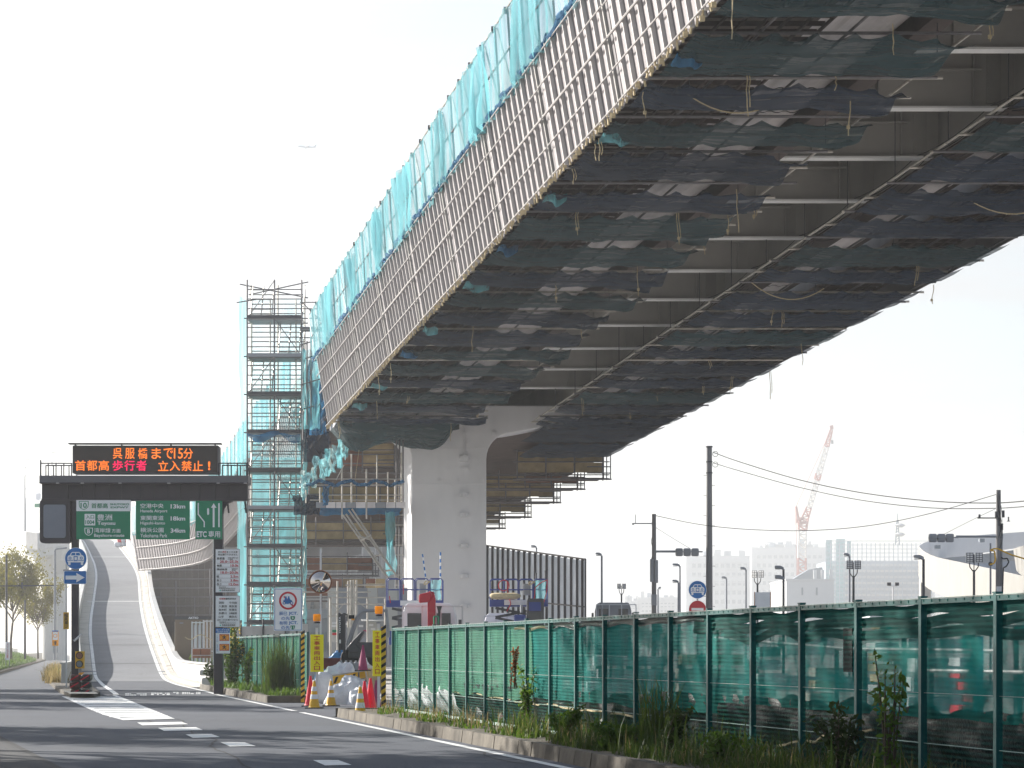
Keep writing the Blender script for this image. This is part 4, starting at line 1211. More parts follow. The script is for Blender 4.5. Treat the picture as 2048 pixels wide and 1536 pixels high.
# haunch at the right post, left stub bracket
p = [(446.5, 1003), (446.5, 1030), (449, 1018), (455, 1008), (466, 1003)]
mb = MB().prism([((gp(x, y) - go).x, (gp(x, y) - go).z) for x, y in p], -.12, .12); mb.build('haunch', M['gantry'], ga)
for x in (455, 490): 
    MB().bar(gp(x, 1003) - go, gp(x + 2.5, 1026) - go, .04, .06).build('cable_drop', M['rubber'], ga)
# railings
for (xa, xb) in ((86, 148), (441, 496)):
    n = 4 if xa < 100 else 3
    for yy in (-.5, .58):
        for i in range(n + 1):
            x = xa + (xb - xa) * i / n
            MB().bar(gp(x, 953) - go + V(0, yy, 0), gp(x, 928) - go + V(0, yy, 0), .035).build('railing_post', M['gantry'], ga)
        MB().bar(gp(xa, 928.5) - go + V(0, yy, 0), gp(xb, 928.5) - go + V(0, yy, 0), .04).build('handrail', M['gantry'], ga)
for x, y in ((86.5, 922), (498, 926)): MB().bar(gp(x, 953) - go + V(0, -.5, 0), gp(x, y) - go + V(0, -.5, 0), .045).build('railing_post', M['gantry'], ga)
gbox(120, 1391, 182, 1396, -.7, .7, 'kerb', 'footing')
MB().lathe(gp(150, 1273) - go + V(0, -.2, -.12), [(.05, 0), (.05, .02)]).build('lamp_base', M['steel'], ga)
MB().tube(gp(150, 1282) - go + V(0, -.2, 0), gp(165, 1269) - go + V(0, -.25, 0), .035, 8).build('lamp_tube', M['post_white'], ga)

# variable message board
vb = Sign('message_board', 148.5, 892.5, 440, 949, GY, 'dark electronic message board with orange and pink characters on top of the gantry', 'display')
vb.rect(148.5, 892.5, 440, 949, M['gantry_rail'], 'housing', -.42, .30, bevel=.03, rnd_=3)
vb.rect(151, 895, 437.5, 946.5, M['led_board'], 'display_face', -.435, -.41)
vb.rect(142, 888.5, 446, 890.6, M['gantry'], 'visor', -.6, -.2)
for x in (155, 247, 345, 433): vb.rect(x - 1, 890, x + 1, 894, M['gantry'], 'visor_bracket', -.5, -.3)
for x in [151 + 23.9 * i for i in range(1, 12)]: vb.rect(x - .12, 895, x + .12, 946.5, M['sign_black'], 'module_seam', -.438, -.434)
def vt(t, x0, x1, y0, y1, m, bold): vb.text(t, x0, y0, x1, y1, M[m], bold=bold, front=-.445, name='characters')
for ch, x in zip('呉服橋まで', (229, 253.5, 279, 306, 330)): vt(ch, x + .5, x + 19.5, 898, 919.5, 'led_orange', .012)
vt('15', 351, 369, 898.5, 919, 'led_orange', .008); vt('分', 370, 389, 898.5, 919.5, 'led_orange', .012)
for ch, x in zip('首都高', (154.5, 177.5, 201)): vt(ch, x, x + 21, 922.5, 943, 'led_orange', .035)
for ch, x in zip('歩行者', (229, 252.5, 276)): vt(ch, x, x + 20.5, 922.5, 943, 'led_pink', .035)
for ch, x in zip('立入禁止', (319.5, 342.5, 366, 388.5)): vt(ch, x, x + 20.5, 923.5, 943.5, 'led_orange', .03)
vt('!', 419, 423.5, 924.5, 942, 'led_orange', .03)

Z1 = lambda x, y: (x / 3.938, 860 + y / 3.938)
def P1(*l): return [Z1(*q) for q in l]
W_, GR, BL, BK, RD = M['sign_white'], M['sign_green'], M['sign_blue'], M['sign_black'], M['sign_red']
def shield(s, cx, cy, w_, h, m, front=-.046, sc_=1.0):
    w_, h = w_ * sc_, h * sc_
    pts = [(cx - w_ / 2, cy - h / 2)] + [(cx + w_ / 2, cy - h / 2), (cx + w_ * .5, cy - h * .1), (cx + w_ * .45, cy + h * .18), (cx + w_ * .26, cy + h * .40), (cx, cy + h / 2), (cx - w_ * .26, cy + h * .40), (cx - w_ * .45, cy + h * .18), (cx - w_ / 2, cy - h * .1)]
    return s.poly(pts, m, 'shield', front, front + .006)
def hanger(s, y0, xs):
    for x in xs: s.rect(x - 1.5, y0 - 6, x + 1.5, y0 + 6, M['gantry'], 'hanger', .025, .20)
# sign 1
s = Sign('direction_sign', 152.8, 1000.3, 260.8, 1078.6, GY - .27, 'green and white entrance sign reading Toyosu, left of the three boards under the gantry', 'road sign')
s.rect(152.8, 1022.5, 260.8, 1078.6, GR, 'panel', -.03, .03); s.rect(152.8, 1000.3, 261.6, 1022.3, W_, 'header_panel', -.03, .03)
hanger(s, 1003, (170, 205, 245))
f_ = -.038
shield(s, 167.8, 1011, 19.5, 17.5, GR, -.036); shield(s, 167.8, 1011, 19.5, 17.5, W_, -.040, .86)
s.text('10', 161.5, 1005.5, 174, 1016, GR, bold=.02, front=-.047)
s.text('首都高', 183, 1006.5, 216, 1016.5, GR, bold=.02, front=f_)
s.text('SHUTOKO', 220.5, 1006.8, 258.5, 1010.6, GR, bold=.02, front=f_); s.text('EXPWY', 221.5, 1013, 257.5, 1016.6, GR, bold=.02, front=f_)
s.rect(169.4, 1027.8, 190.8, 1051, W_, 'exit_box', -.036, -.028, rnd_=1)
s.text('入口', 172, 1030, 188.5, 1037.6, GR, bold=.02, front=-.042); s.text('1004', 171.2, 1040.5, 189, 1048.5, GR, bold=.02, front=-.042)
s.text('豊洲', 194.5, 1028.6, 224.5, 1041, W_, bold=.025, front=f_); s.text('Toyosu', 195, 1042.8, 231, 1052, W_, bold=.025, front=f_)
shield(s, 177.7, 1063.5, 17, 16, W_, -.036); shield(s, 177.7, 1063.5, 17, 16, GR, -.040, .82); s.text('B', 174.8, 1058.5, 180.8, 1067, W_, bold=.03, front=-.047)
s.text('湾岸線', 188.5, 1056, 221.5, 1065.6, W_, bold=.025, front=f_); s.text('方面', 223.5, 1057.5, 241.5, 1065.6, W_, bold=.02, front=f_)
s.text('Bayshore-route', 188.5, 1067.6, 249, 1075.8, W_, bold=.015, front=f_)
# sign 2
s = Sign('direction_sign', 271.8, 1001.6, 379.5, 1078.6, GY - .27, 'green distance sign listing Haneda Airport, Higashi-kanto and Yokohama Park under the gantry', 'road sign')
s.rect(271.8, 1001.6, 379.5, 1078.6, GR, 'panel', -.03, .03); hanger(s, 1003, (290, 325, 362))
for i, (jp, en, km) in enumerate((('空港中央', 'Haneda Airport', '13km'), ('東関東道', 'Higashi-kanto', '18km'), ('横浜公園', 'Yokohama Park', '34km'))):
    y = 1007 + i * 24.2
    s.text(jp, 281, y, 327.5, y + 9.6, W_, bold=.02, front=f_); s.text(en, 281, y + 12, 335 if i != 1 else 330.5, y + 19.6, W_, bold=.012, front=f_)
    s.text(km, 341.5, y + 1.5, 370.8, y + 10.2, W_, bold=.03, front=f_)
s.text('18', 341.7, 1001, 342.0, 1001.2, W_)if False else None
# sign 3
s = Sign('lane_sign', 391, 1001.8, 444.5, 1078.6, GY - .27, 'narrow green lane sign with white arrow, ETC wording, rightmost under the gantry', 'road sign')
s.rect(391, 1001.8, 444.5, 1078.6, GR, 'panel', -.03, .03); hanger(s, 1003, (400, 436))
s.polys([P1((1558, 575), (1567, 575), (1567, 662), (1614, 722), (1614, 766), (1605, 766), (1605, 726), (1558, 666)), P1((1720, 577), (1731, 577), (1731, 766), (1720, 766))], W_, 'lane_line')
s.polys([P1((1632, 620), (1640, 614), (1648, 620), (1648, 664), (1640, 671), (1632, 664))], W_, 'lane_dash')
s.polys([P1((1676, 612), (1691, 612), (1691, 766), (1676, 766)), P1((1684, 577), (1706, 613), (1662, 613))], W_, 'arrow')
s.text('ETC', 393.5, 1062.5, 413.5, 1074.6, W_, bold=.035, front=f_); s.text('専用', 417, 1062, 440.5, 1075, W_, bold=.03, front=f_)
# blank matrix display on the left
s = Sign('blank_display', 81.8, 999.8, 142.8, 1086.6, GY, 'unlit grey display in a dark rounded housing at the left end of the gantry', 'display')
s.rect(81.8, 999.8, 142.8, 1086.6, M['gantry'], 'housing', -.25, .22, rnd_=7); s.rect(88, 1008.5, 135.8, 1078, M['sign_black'], 'frame', -.275, -.24, rnd_=5); s.rect(89.6, 1010, 134.2, 1076.5, M['grey_glass'], 'display_face', -.282, -.27, rnd_=5)
for y in (1020, 1026, 1032, 1037): s.rect(142.5, y, 146, y + 1.5, M['gantry'], 'bolt', -.06, .02)
# round motor vehicle sign
def car_symbol(s, cx, cy, k, m, bg_):
    q = lambda *l: [(cx + x * k, cy + y * k) for x, y in l]
    s.polys([q((-12, -7), (-9.5, -11.5), (-7, -13.5), (7, -13.5), (9.5, -11.5), (12, -7), (15, -6), (17, -3), (17, 6), (16, 8), (-16, 8), (-17, 6), (-17, -3), (-15, -6)),
             q((-15.5, 8), (-10.5, 8), (-10.5, 12), (-11.5, 13.5), (-14.5, 13.5), (-15.5, 12)), q((10.5, 8), (15.5, 8), (15.5, 12), (14.5, 13.5), (11.5, 13.5), (10.5, 12))], m, 'car_symbol', -.034, -.026)
    lst = [q((-9.5, -6.5), (-7.6, -11.4), (-.8, -11.4), (-.8, -6.5)), q((.8, -6.5), (.8, -11.4), (7.6, -11.4), (9.5, -6.5)),
           q((-4.2, -4.6), (4.2, -4.6), (3.8, 5.5), (-3.8, 5.5)), q((-16.9, 3.2), (-5, 3.2), (-5, 4.4), (-16.9, 4.4)), q((5, 3.2), (16.9, 3.2), (16.9, 4.4), (5, 4.4))]
    for sx_ in (-1, 1): lst.append([(cx + sx_ * 11.5 * k + 2.9 * k * math.cos(i * PI / 6), cy - .8 * k + 2.9 * k * math.sin(i * PI / 6)) for i in range(12)])
    s.polys(lst, bg_, 'car_detail', -.040, -.033)
    s.polys([q((-2.6, -2.8), (2.6, -2.8), (2.3, 3.6), (-2.3, 3.6))] + [[(cx + sx_ * 11.5 * k + 1.6 * k * math.cos(i * PI / 6), cy - .8 * k + 1.6 * k * math.sin(i * PI / 6)) for i in range(12)] for sx_ in (-1, 1)], m, 'car_detail', -.045, -.039)
def round_car_sign(cx, cy, r, Y, label):
    s = Sign('motor_vehicle_sign', cx - r, cy - r, cx + r, cy + r, Y, label, 'road sign')
    s.disc(cx, cy, r, W_, 'rim', -.018, .0); s.disc(cx, cy, r * .965, BL, 'panel', -.024, -.016)
    car_symbol(s, cx, cy, r / 22.5, W_, BL)
    return s
s = round_car_sign(151.7, 1117, 22, GY - .2, 'round blue sign with white car, on the left gantry post')
s = Sign('one_way_sign', 128, 1141.5, 173, 1168.3, GY - .2, 'blue rectangular sign with white arrow pointing right, on the left gantry post', 'road sign')
s.rect(128, 1141.5, 173, 1168.3, W_, 'rim', -.018, .02, rnd_=2); s.rect(128.9, 1142.4, 172.1, 1167.4, BL, 'panel', -.024, -.016, rnd_=2)
s.polys([P1((518, 1147), (604, 1147), (602, 1126), (668, 1162), (602, 1200), (604, 1178), (518, 1178))], W_, 'arrow')
s.rect(126.5, 1139, 146, 1142, M['steel'], 'bracket', -.0, .1)

# regulation boards on the right gantry post
TB = M['sign_black']
def zb(x, y): return (420 + x / 6.985, 1090 + y / 6.985)
s = Sign('regulation_board', 430.8, 1098, 479.8, 1185, GY - .18, 'white weight and size limit board with red figures on the right gantry post', 'road sign')
s.rect(430.8, 1098, 479.8, 1185, M['steel'], 'frame', -.012, .02); s.rect(431.6, 1098.8, 479, 1184.2, W_, 'panel', -.020, -.010)
blk = MB(); red = MB()
def bt(t, x0, y0, x1, y1, red_=False, bold=.02): s.text(t, *zb(x0, y0), *zb(x1, y1), None, bold=bold, front=-.024, mb=red if red_ else blk)
bt('次の', 112, 84, 168, 112); bt('基準', 172, 84, 230, 112, True); bt('をこえる車', 234, 84, 386, 112); bt('両は通行できません', 112, 120, 386, 148)
bt('総重量', 98, 172, 206, 204); bt('車両及び積荷の合計', 250, 172, 396, 188, bold=0); bt('の重量', 250, 192, 320, 206, bold=0)
bt('20.0~25.0t', 140, 216, 398, 250, True); bt('軸重', 98, 272, 166, 302); bt('10.0t', 288, 270, 398, 304, True)
bt('隣接軸重', 98, 326, 242, 356); bt('隣接車軸の', 304, 326, 396, 340, bold=0); bt('重量', 304, 344, 360, 358, bold=0); bt('18.0~20.0t', 150, 368, 396, 402, True)
bt('幅', 94, 424, 126, 456); bt('2.5m', 286, 424, 396, 456, True); bt('高さ', 94, 478, 162, 510); bt('3.8m', 286, 478, 396, 510, True); bt('長さ', 94, 532, 162, 564); bt('12.0m', 264, 532, 396, 566, True)
bt('国土交通大臣', 128, 580, 222, 594, bold=0); bt('首都高速道路株式会社', 128, 598, 356, 612, bold=0); bt('首都高速道路㈱', 162, 622, 348, 642)
for y in (254, 308, 406, 461, 516, 568):
    a, b = zb(96, y), zb(402, y + 3); (X0, Z0), (X1, Z1_) = s.p(a[0], b[1]), s.p(b[0], a[1]); blk.prism([(X0, Z0), (X1, Z0), (X1, Z1_), (X0, Z1_)], -.023, -.019)
blk.build('lettering', TB, s.root); red.build('red_lettering', RD, s.root)
s.poly([zb(130, 642), zb(156, 642), zb(143, 620)], M['teal_mark'], 'emblem')
s = Sign('regulation_board', 430.8, 1191.5, 479.8, 1254.5, GY - .18, 'white board listing tunnel names in two columns, middle board on the right gantry post', 'road sign')
s.rect(430.8, 1191.5, 479.8, 1254.5, M['steel'], 'frame', -.012, .02); s.rect(431.6, 1192.3, 479, 1253.7, W_, 'panel', -.020, -.010)
blk = MB(); red = MB()
bt('危険物', 132, 738, 216, 764, True); bt('積載車両は', 218, 738, 368, 764)
for i, (a, b) in enumerate((('羽田', '千代田'), ('八重洲', '東京港'), ('桜木町', '空港北'), ('多摩川', '川崎航路'), ('山手', '横浜北'))):
    y = 792 + i * 48.5; bt(a, 122, y, 196 if len(a) == 2 else 234, y + 32); bt(b, 266, y, 376, y + 32)
bt('上記トンネルを通行できません', 98, 1034, 396, 1058, bold=.01); bt('国土交通大臣', 134, 1068, 224, 1080, bold=0); bt('首都高速道路株式会社', 134, 1084, 362, 1096, bold=0); bt('首都高速道路㈱', 168, 1108, 354, 1130)
blk.build('lettering', TB, s.root); red.build('red_lettering', RD, s.root)
s.poly([zb(134, 1130), zb(160, 1130), zb(147, 1108)], M['teal_mark'], 'emblem')
s = Sign('warning_board', 431.5, 1256.5, 460, 1307, GY - .18, 'small board with two orange crossed-out walker pictures, lowest on the right gantry post', 'road sign')
s.rect(431.5, 1256.5, 460, 1307, W_, 'panel', -.02, .02); s.rect(431.5, 1256.5, 460, 1266, BL, 'header', -.024, -.018)
s.text('はいっちゃだめ', 433, 1258, 458.5, 1261.4, W_, bold=.01, front=-.028); s.text('DO NOT ENTER', 434.5, 1262.4, 457, 1265, W_, bold=.01, front=-.028)
for y0 in (1268.4, 1288):
    s.rect(439, y0, 458.6, y0 + 13.4, RD, 'picture_border', -.024, -.018); s.rect(440, y0 + 1, 457.6, y0 + 12.4, M['sign_orange'], 'picture', -.028, -.022)
    w2 = .6; s.polys([[(440, y0 + 1), (440 + w2 * 2, y0 + 1), (457.6, y0 + 12.4), (457.6 - w2 * 2, y0 + 12.4)], [(457.6, y0 + 1), (457.6 - w2 * 2, y0 + 1), (440, y0 + 12.4), (440 + w2 * 2, y0 + 12.4)]], RD, 'cross', -.031, -.027)
    c = 448.6; s.polys([[(c - 1, y0 + 2.2), (c + .8, y0 + 2.2), (c + .8, y0 + 4), (c - 1, y0 + 4)], [(c - 2.2, y0 + 4.2), (c + 2.4, y0 + 4.2), (c + 1.4, y0 + 8), (c - 1.2, y0 + 8)], [(c - 1.2, y0 + 8), (c + .2, y0 + 8), (c - 2.6, y0 + 11.6), (c - 3.6, y0 + 11.2)], [(c, y0 + 8), (c + 1.4, y0 + 8), (c + 3.6, y0 + 11), (c + 2.6, y0 + 11.6)], [(c + 2, y0 + 4.4), (c + 4.4, y0 + 6), (c + 3.8, y0 + 6.8), (c + 1.6, y0 + 5.6)], [(c - 2, y0 + 4.4), (c - 4.4, y0 + 6), (c - 3.8, y0 + 6.8), (c - 1.6, y0 + 5.6)]], BK, 'walker', -.034, -.030)
for i, ch in enumerate(('ここから入口', 'まちがい進入')): s.text(ch, 433, 1270 + i * 19, 436.4, 1284 + i * 19, BL, front=-.024, vertical=True)

# amber twin lamp and its post, sand bags
lo = at(160, 1390, 91.5); s = Sign('twin_warning_lamp', 151.5, 1302.5, 168.5, 1337, 91.5, 'yellow box with two round lamps standing in front of the gantry post', 'warning light')
s.rect(151.5, 1302.5, 168.5, 1337, M['cone_yellow'], 'housing', -.12, .12, bevel=.01)
for cy in (1311, 1328): s.disc(160, cy, 7, M['rubber'], 'hood', -.15, -.11, r_in=5.8); s.disc(160, cy, 5.8, M['far_window'] if cy > 1320 else M['mirror_rim'], 'lens', -.128, -.118)
s.rect(157, 1337, 163, 1392, M['steel'], 'stand', -.05, .05)
def sack(mb, c, d, r, seed=0, n=16):
    """pillow-shaped sack"""
    o = len(mb.v); q = random.Random(seed)
    def f(u, v):
        th = u * 2 * PI; ph = (v - .5) * PI
        cx_, sx_ = math.cos(th), math.sin(th); cp = math.cos(ph)
        e = lambda t, k=.55: math.copysign(abs(t) ** k, t)
        p = V(e(cx_) * e(cp, .5) * d[0] / 2, e(sx_) * e(cp, .5) * d[1] / 2, e(math.sin(ph), .7) * d[2] / 2)
        p += V(1, 1, 1) * .035 * noise.noise(p * 5 + V(seed, 0, 0))
        return Vector(c) + Matrix.Rotation(r, 3, 'Z') @ p
    return mb.grid(f, n, 8)
pos = ['bottom left', 'bottom right', 'middle left', 'middle right', 'top left', 'top right']
for i in range(6):
    row, c = divmod(i, 2); base = gd(152 + c * 21, 1393.5) + V(0, 0, .02)
    e = empty('sandbag', base + V(0, 0, .12 + row * .235), 'dark sandbag with red stripes, ' + pos[i] + ' of the stack at the island nose', 'sandbag', 'sandbags at the island nose')
    MB() and sack(MB(), (0, 0, 0), (.34, .5, .235), rnd.uniform(-.1, .1), i).build('bag', M['bag_net'] if i % 2 == 0 else M['bag_black'], e, smooth=True)
    MB().bar((-.15, -.262, -.08), (.12, -.262, .08), .012, .035).build('red_stripe', RD, e)
s = Sign('board_stub', 155, 1344, 169, 1350, 91.2, 'small red and white tipped board lying on top of the sandbags', 'board'); s.poly([(155, 1350), (160, 1345), (169, 1344.5), (163, 1351)], M['sign_orange'], 'board', -.02, .02)
# yellow vertical sign left of the post
s = Sign('narrowing_sign', 126.8, 1224.5, 137.8, 1258.5, 101, 'narrow yellow sign with vertical black characters, left of the gantry post', 'road sign')
s.rect(126.8, 1224.5, 137.8, 1258.5, M['cone_yellow'], 'panel', -.02, .02); s.text('幅員減少', 128.6, 1226.5, 136.0, 1256.5, BK, bold=.02, vertical=True, front=-.026)
s.rect(131.5, 1110, 134, 1224.5, M['post_white'], 'pole', -.03, .03); s.rect(131.5, 1258, 134, 1381, M['post_white'], 'pole', -.03, .03)

# two-up motorcycle ban
s = Sign('motorcycle_sign', 547.8, 1176.2, 604.8, 1262, 86, 'white sign with red ring crossing out a blue two-up motorcycle, behind the far fence', 'road sign')
s.rect(547.8, 1176.2, 604.8, 1262, W_, 'panel', -.02, .02, rnd_=1.5); s.rect(549.2, 1177.6, 603.4, 1260.6, BL, 'border', -.024, -.018, rnd_=1.5); s.rect(550.2, 1178.6, 602.4, 1259.6, W_, 'face', -.028, -.022, rnd_=1.5)
s.rect(572, 1262, 579, 1305, M['steel'], 'post', .02, .1); s.rect(547, 1236, 548.5, 1252, M['steel_dark'], 'clamp', 0, .1); s.rect(604.4, 1238, 608.5, 1244, M['steel_dark'], 'clamp', 0, .1)
s.disc(576.2, 1201.3, 18, RD, 'red_ring', -.036, -.026, r_in=14.2)
def z5(x, y): return (420 + x / 5.12, 1160 + y / 5.12)
a5 = lambda *l: [z5(*q) for q in l]
s.polys([a5((752, 172), (762, 164), (858, 262), (846, 272)), ], RD, 'ban_bar', -.034, -.027)
wheel = lambda cx, cy, r: a5(*[(cx + r * math.cos(i * PI / 8), cy + r * math.sin(i * PI / 8)) for i in range(16)])
s.polys([wheel(760, 236, 16), wheel(838, 236, 16)], BL, 'wheels', -.038, -.030); s.polys([wheel(760, 236, 7), wheel(838, 236, 8)], W_, 'hubs', -.042, -.036)
s.polys([a5((748, 208), (838, 208), (846, 226), (800, 246), (766, 244)), a5((762, 210), (768, 186), (786, 182), (792, 196), (786, 212)), a5((792, 210), (796, 184), (816, 184), (822, 200), (840, 210), (818, 216))] +
        [a5(*[(cx + 8 * math.cos(i * PI / 6), cy + 10 * math.sin(i * PI / 6)) for i in range(12)]) for cx, cy in ((778, 176), (807, 176))], BL, 'riders', -.038, -.029)
s.text('辰巳', 558.5, 1223.4, 574.5, 1230.8, BL, bold=.02, front=-.034); s.text('JCT.', 577.5, 1223.6, 595.5, 1231, BL, bold=.03, front=-.034)
s.text('の先', 562.6, 1233, 579.8, 1240.2, BL, bold=.02, front=-.034); shield(s, 585.6, 1236.5, 9, 8.2, GR, -.034); s.text('9', 584, 1234, 587.2, 1238.8, W_, bold=.02, front=-.044)
s.text('有明', 558.5, 1242.3, 574.5, 1249.7, BL, bold=.02, front=-.034); s.text('JCT.', 577.5, 1242.5, 595.5, 1249.9, BL, bold=.03, front=-.034)
s.text('の先', 562.6, 1251.6, 579.8, 1258.8, BL, bold=.02, front=-.034); shield(s, 585.6, 1255.2, 9, 8.2, GR, -.034); s.text('11', 582.6, 1252.6, 588.4, 1257.4, W_, bold=.02, front=-.044)

# convex mirror
s = Sign('convex_mirror', 617.5, 1140, 664.5, 1187.5, 79, 'round convex traffic mirror on a thin pole behind the entrance', 'mirror')
mb = MB(); n = 28; r0 = 22.2 * s.k; vs = [(0, -.15, 0)]
for k in range(1, 6):
    rr = r0 * k / 5
    for i in range(n): vs.append((rr * math.cos(2 * PI * i / n), -.15 + .13 * (k / 5) ** 2, rr * math.sin(2 * PI * i / n)))
fs = [(0, 1 + i, 1 + (i + 1) % n) for i in range(n)]
for k in range(4): fs += [(1 + k * n + i, 1 + (k + 1) * n + i, 1 + (k + 1) * n + (i + 1) % n, 1 + k * n + (i + 1) % n) for i in range(n)]
mb.add(vs, fs); mb.build('mirror_face', M['mirror'], s.root, smooth=True)
s.disc(641, 1163.8, 23.6, M['mirror_rim'], 'rim', -.05, .03, r_in=22.0); s.disc(641, 1163.8, 22.4, M['steel'], 'back', .0, .03)
s.rect(639.2, 1097, 642.8, 1400, M['post_white'], 'pole', .035, .09)

# construction entrance boards with beacons
def entrance_sign(x0, y0, x1, y1, Y, ybase, px_pole, bx, by, label, yaw):
    s = Sign('site_entrance_sign', x0, y0, x1, y1, Y, label, 'sign')
    wd = (x1 - x0) * s.k; 
    s.rect(x0, y0, x1, y1, M['sign_yellow'], 'panel', -.015, .015, bevel=.004)
    n = 7; hh = (y1 - y0) * .93 / n
    for i, ch in enumerate('工事車両出入口'):
        cx = (x0 + x1) / 2; ww = (x1 - x0) * .46 / 2; yy = y0 + (y1 - y0) * .045 + i * hh
        s.text(ch, cx - ww, yy, cx + ww, yy + hh * .78, M['sign_red'], bold=.035, front=-.02)
    s.rect(px_pole - 2.6, y0 - 14, px_pole + 2.6, ybase, M['post_white'], 'post', .018, .07)
    b = empty('beacon', at(bx, by + 8, Y) + V(0, .04, 0), 'orange flashing beacon on top of the ' + ('left' if 'left' in label else 'right') + ' site entrance post', 'beacon')
    MB().lathe((0, 0, -.02), [(.085, 0), (.085, .035), (.075, .04)]).build('base', M['rubber'], b)
    w2 = .095; MB().box((0, 0, .13), (w2 * 2, w2 * 2, .19)).build('lens', M['amber'], b, bevel=.02)
    MB().lathe((0, 0, .04), [(.05, 0), (.055, .08), (.03, .13)], 12).build('reflector', M['cone_yellow'], b)
    s.rect(px_pole - 4.5, y0 - 17, px_pole + 4.5, y0 - 14, M['steel'], 'top_plate', -.03, .12)
    return s
entrance_sign(621, 1269, 647.2, 1343.8, 73, 1412, 633.5, 633.6, 1237, 'yellow construction entrance sign with red characters on the left post of the site entrance', 0)
entrance_sign(745.3, 1261, 764.3, 1352.5, 67.5, 1421, 757, 757.5, 1222.5, 'narrower yellow construction entrance sign with red characters on the right post of the site entrance', 0)

# traffic cones
def cone(px, py, h, col, label, Y=None, squarebase=True, stripes=False, lean=0.0, grp='traffic cones at the site entrance', zoff=0):
    p = gd(px, py) if Y is None else at(px, py, Y)
    e = empty('traffic_cone', p, label, 'traffic cone', grp, rz=rnd.uniform(-.3, .3))
    e.rotation_euler.y = lean
    hb = .03; r0, r1 = h * .19, h * .035
    def rad(t): return r0 + (r1 - r0) * t
    MB().box((0, 0, hb / 2 + .001), (h * .54, h * .54, hb)).build('base', M['rubber'] if squarebase else M[col], e, bevel=.01)
    MB().lathe((0, 0, 0), [(rad(0) * 1.15, hb), (rad(0), hb + .03), (rad(.96), h * .97), (rad(1) * .8, h)], 16).build('body', M[col], e, smooth=False)
    if stripes:
        for t0, t1 in ((.30, .46), (.58, .74)):
            MB().lathe((0, 0, 0), [(rad(t0) + .006, h * t0 + hb), (rad(t1) + .006, h * t1 + hb)], 16).build('reflective_band', M['cone_white'], e)
    MB().lathe((0, 0, 0), [(r1 * 1.3, h * .98), (r1 * 1.1, h * 1.01), (r1 * .5, h * 1.02)], 10).build('tip', M['cone_white'] if stripes else M[col], e)
    return e
cone(628.5, 1417, .72, 'cone_yellow', 'yellow cone with white bands in front of the left entrance post', stripes=True)
cone(621, 1413, .80, 'cone_red', 'red cone peeping out behind the yellow cone at the left entrance post')
cone(662, 1412.5, .70, 'cone_yellow', 'yellow cone with white bands standing before the striped barrier', stripes=True)
cone(720.5, 1438.5, .72, 'cone_yellow', 'yellow cone with white bands left of the two red cones at the right post', stripes=True)
cone(741, 1427, .82, 'cone_red', 'large bright red cone at the right entrance post', squarebase=False)
cone(729, 1428, .76, 'cone_red', 'slimmer red cone between the yellow cone and the large red cone', squarebase=False)
cone(752, 1415, .70, 'cone_magenta', 'faded magenta cone behind the right entrance post')
cone(726, 1342, .72, 'cone_magenta', 'faded magenta cone standing high on the pile behind the barrier', Y=78, grp=None)
# cap yellow block at the foot of the red cone
# A-frame barrier with black and yellow plank
ba = empty('barrier', gd(690, 1405), 'folding barrier with black and yellow striped plank leaning across the site entrance', 'barrier')
bo_ = ba.location.copy(); BYY = ba.location.y
def bq(x, y, d=0): return at(x, y, BYY + d) - bo_
mb = MB()
for (x0, y0, x1, y1) in ((649, 1354, 652, 1413), (656, 1356, 653, 1413), (731, 1340, 736, 1366)): mb.tube(bq(x0, y0), bq(x1, y1, .25 if x0 == 656 else 0), .022, 6)
mb.tube(bq(649, 1354), bq(731, 1341), .022, 6).tube(bq(651, 1405), bq(712, 1392), .02, 6).tube(bq(731, 1341), bq(738, 1385, .3), .022, 6)
mb.build('frame', M['pipe'], ba)
P_ = [(650, 1356), (716, 1344), (716, 1356), (657, 1372)]
MB().prism([(bq(x, y).x, bq(x, y).z) for x, y in reversed(P_)], -.06, -.03).build('plank', M['cone_yellow'], ba)
for x in (667, 685, 702):
    t = (x - 650) / 66; yt = 1356 - 12 * t + 1.2; yb_ = 1372 - 16 * t - 1.0
    MB().prism([(bq(a, b).x, bq(a, b).z) for a, b in ((x, yb_), (x + 5, yb_ - 1), (x + 10, yt - .5), (x + 5, yt))], -.066, -.059).build('black_stripe', M['rubber'], ba)
MB().prism([(bq(a, b).x, bq(a, b).z) for a, b in ((718, 1342), (734, 1338), (735, 1354), (719, 1358))], .1, .13).build('second_plank', M['cone_yellow'], ba)
# striped end boards of the fences
for (D, Y, lb) in ((8.45, 61.3, 'black and yellow striped cover on the end post of the near fence'), (8.45, 77.9, 'black and yellow striped cover on the end post of the far fence')):
    e = empty('striped_cover', lane(D, Y, .02), lb, 'post cover')
    MB().box((0, 0, 1.0), (.10, .10, 2.0)).build('sleeve', M['cone_yellow'], e)
    for i in range(12):
        z = .08 + i * .165
        MB().hexa([(-.052, -.052, z), (.052, -.052, z + .07), (.052, .052, z + .07), (-.052, .052, z)], [(-.052, -.052, z + .075), (.052, -.052, z + .145), (.052, .052, z + .145), (-.052, .052, z + .075)]).build('black_stripe', M['rubber'], e)
# ------------------------------------------------------------------ green mesh fences
DF = 8.60
STEP = 1.983; SY = STEP * math.cos(ang)
FB, FH = .15, 1.85
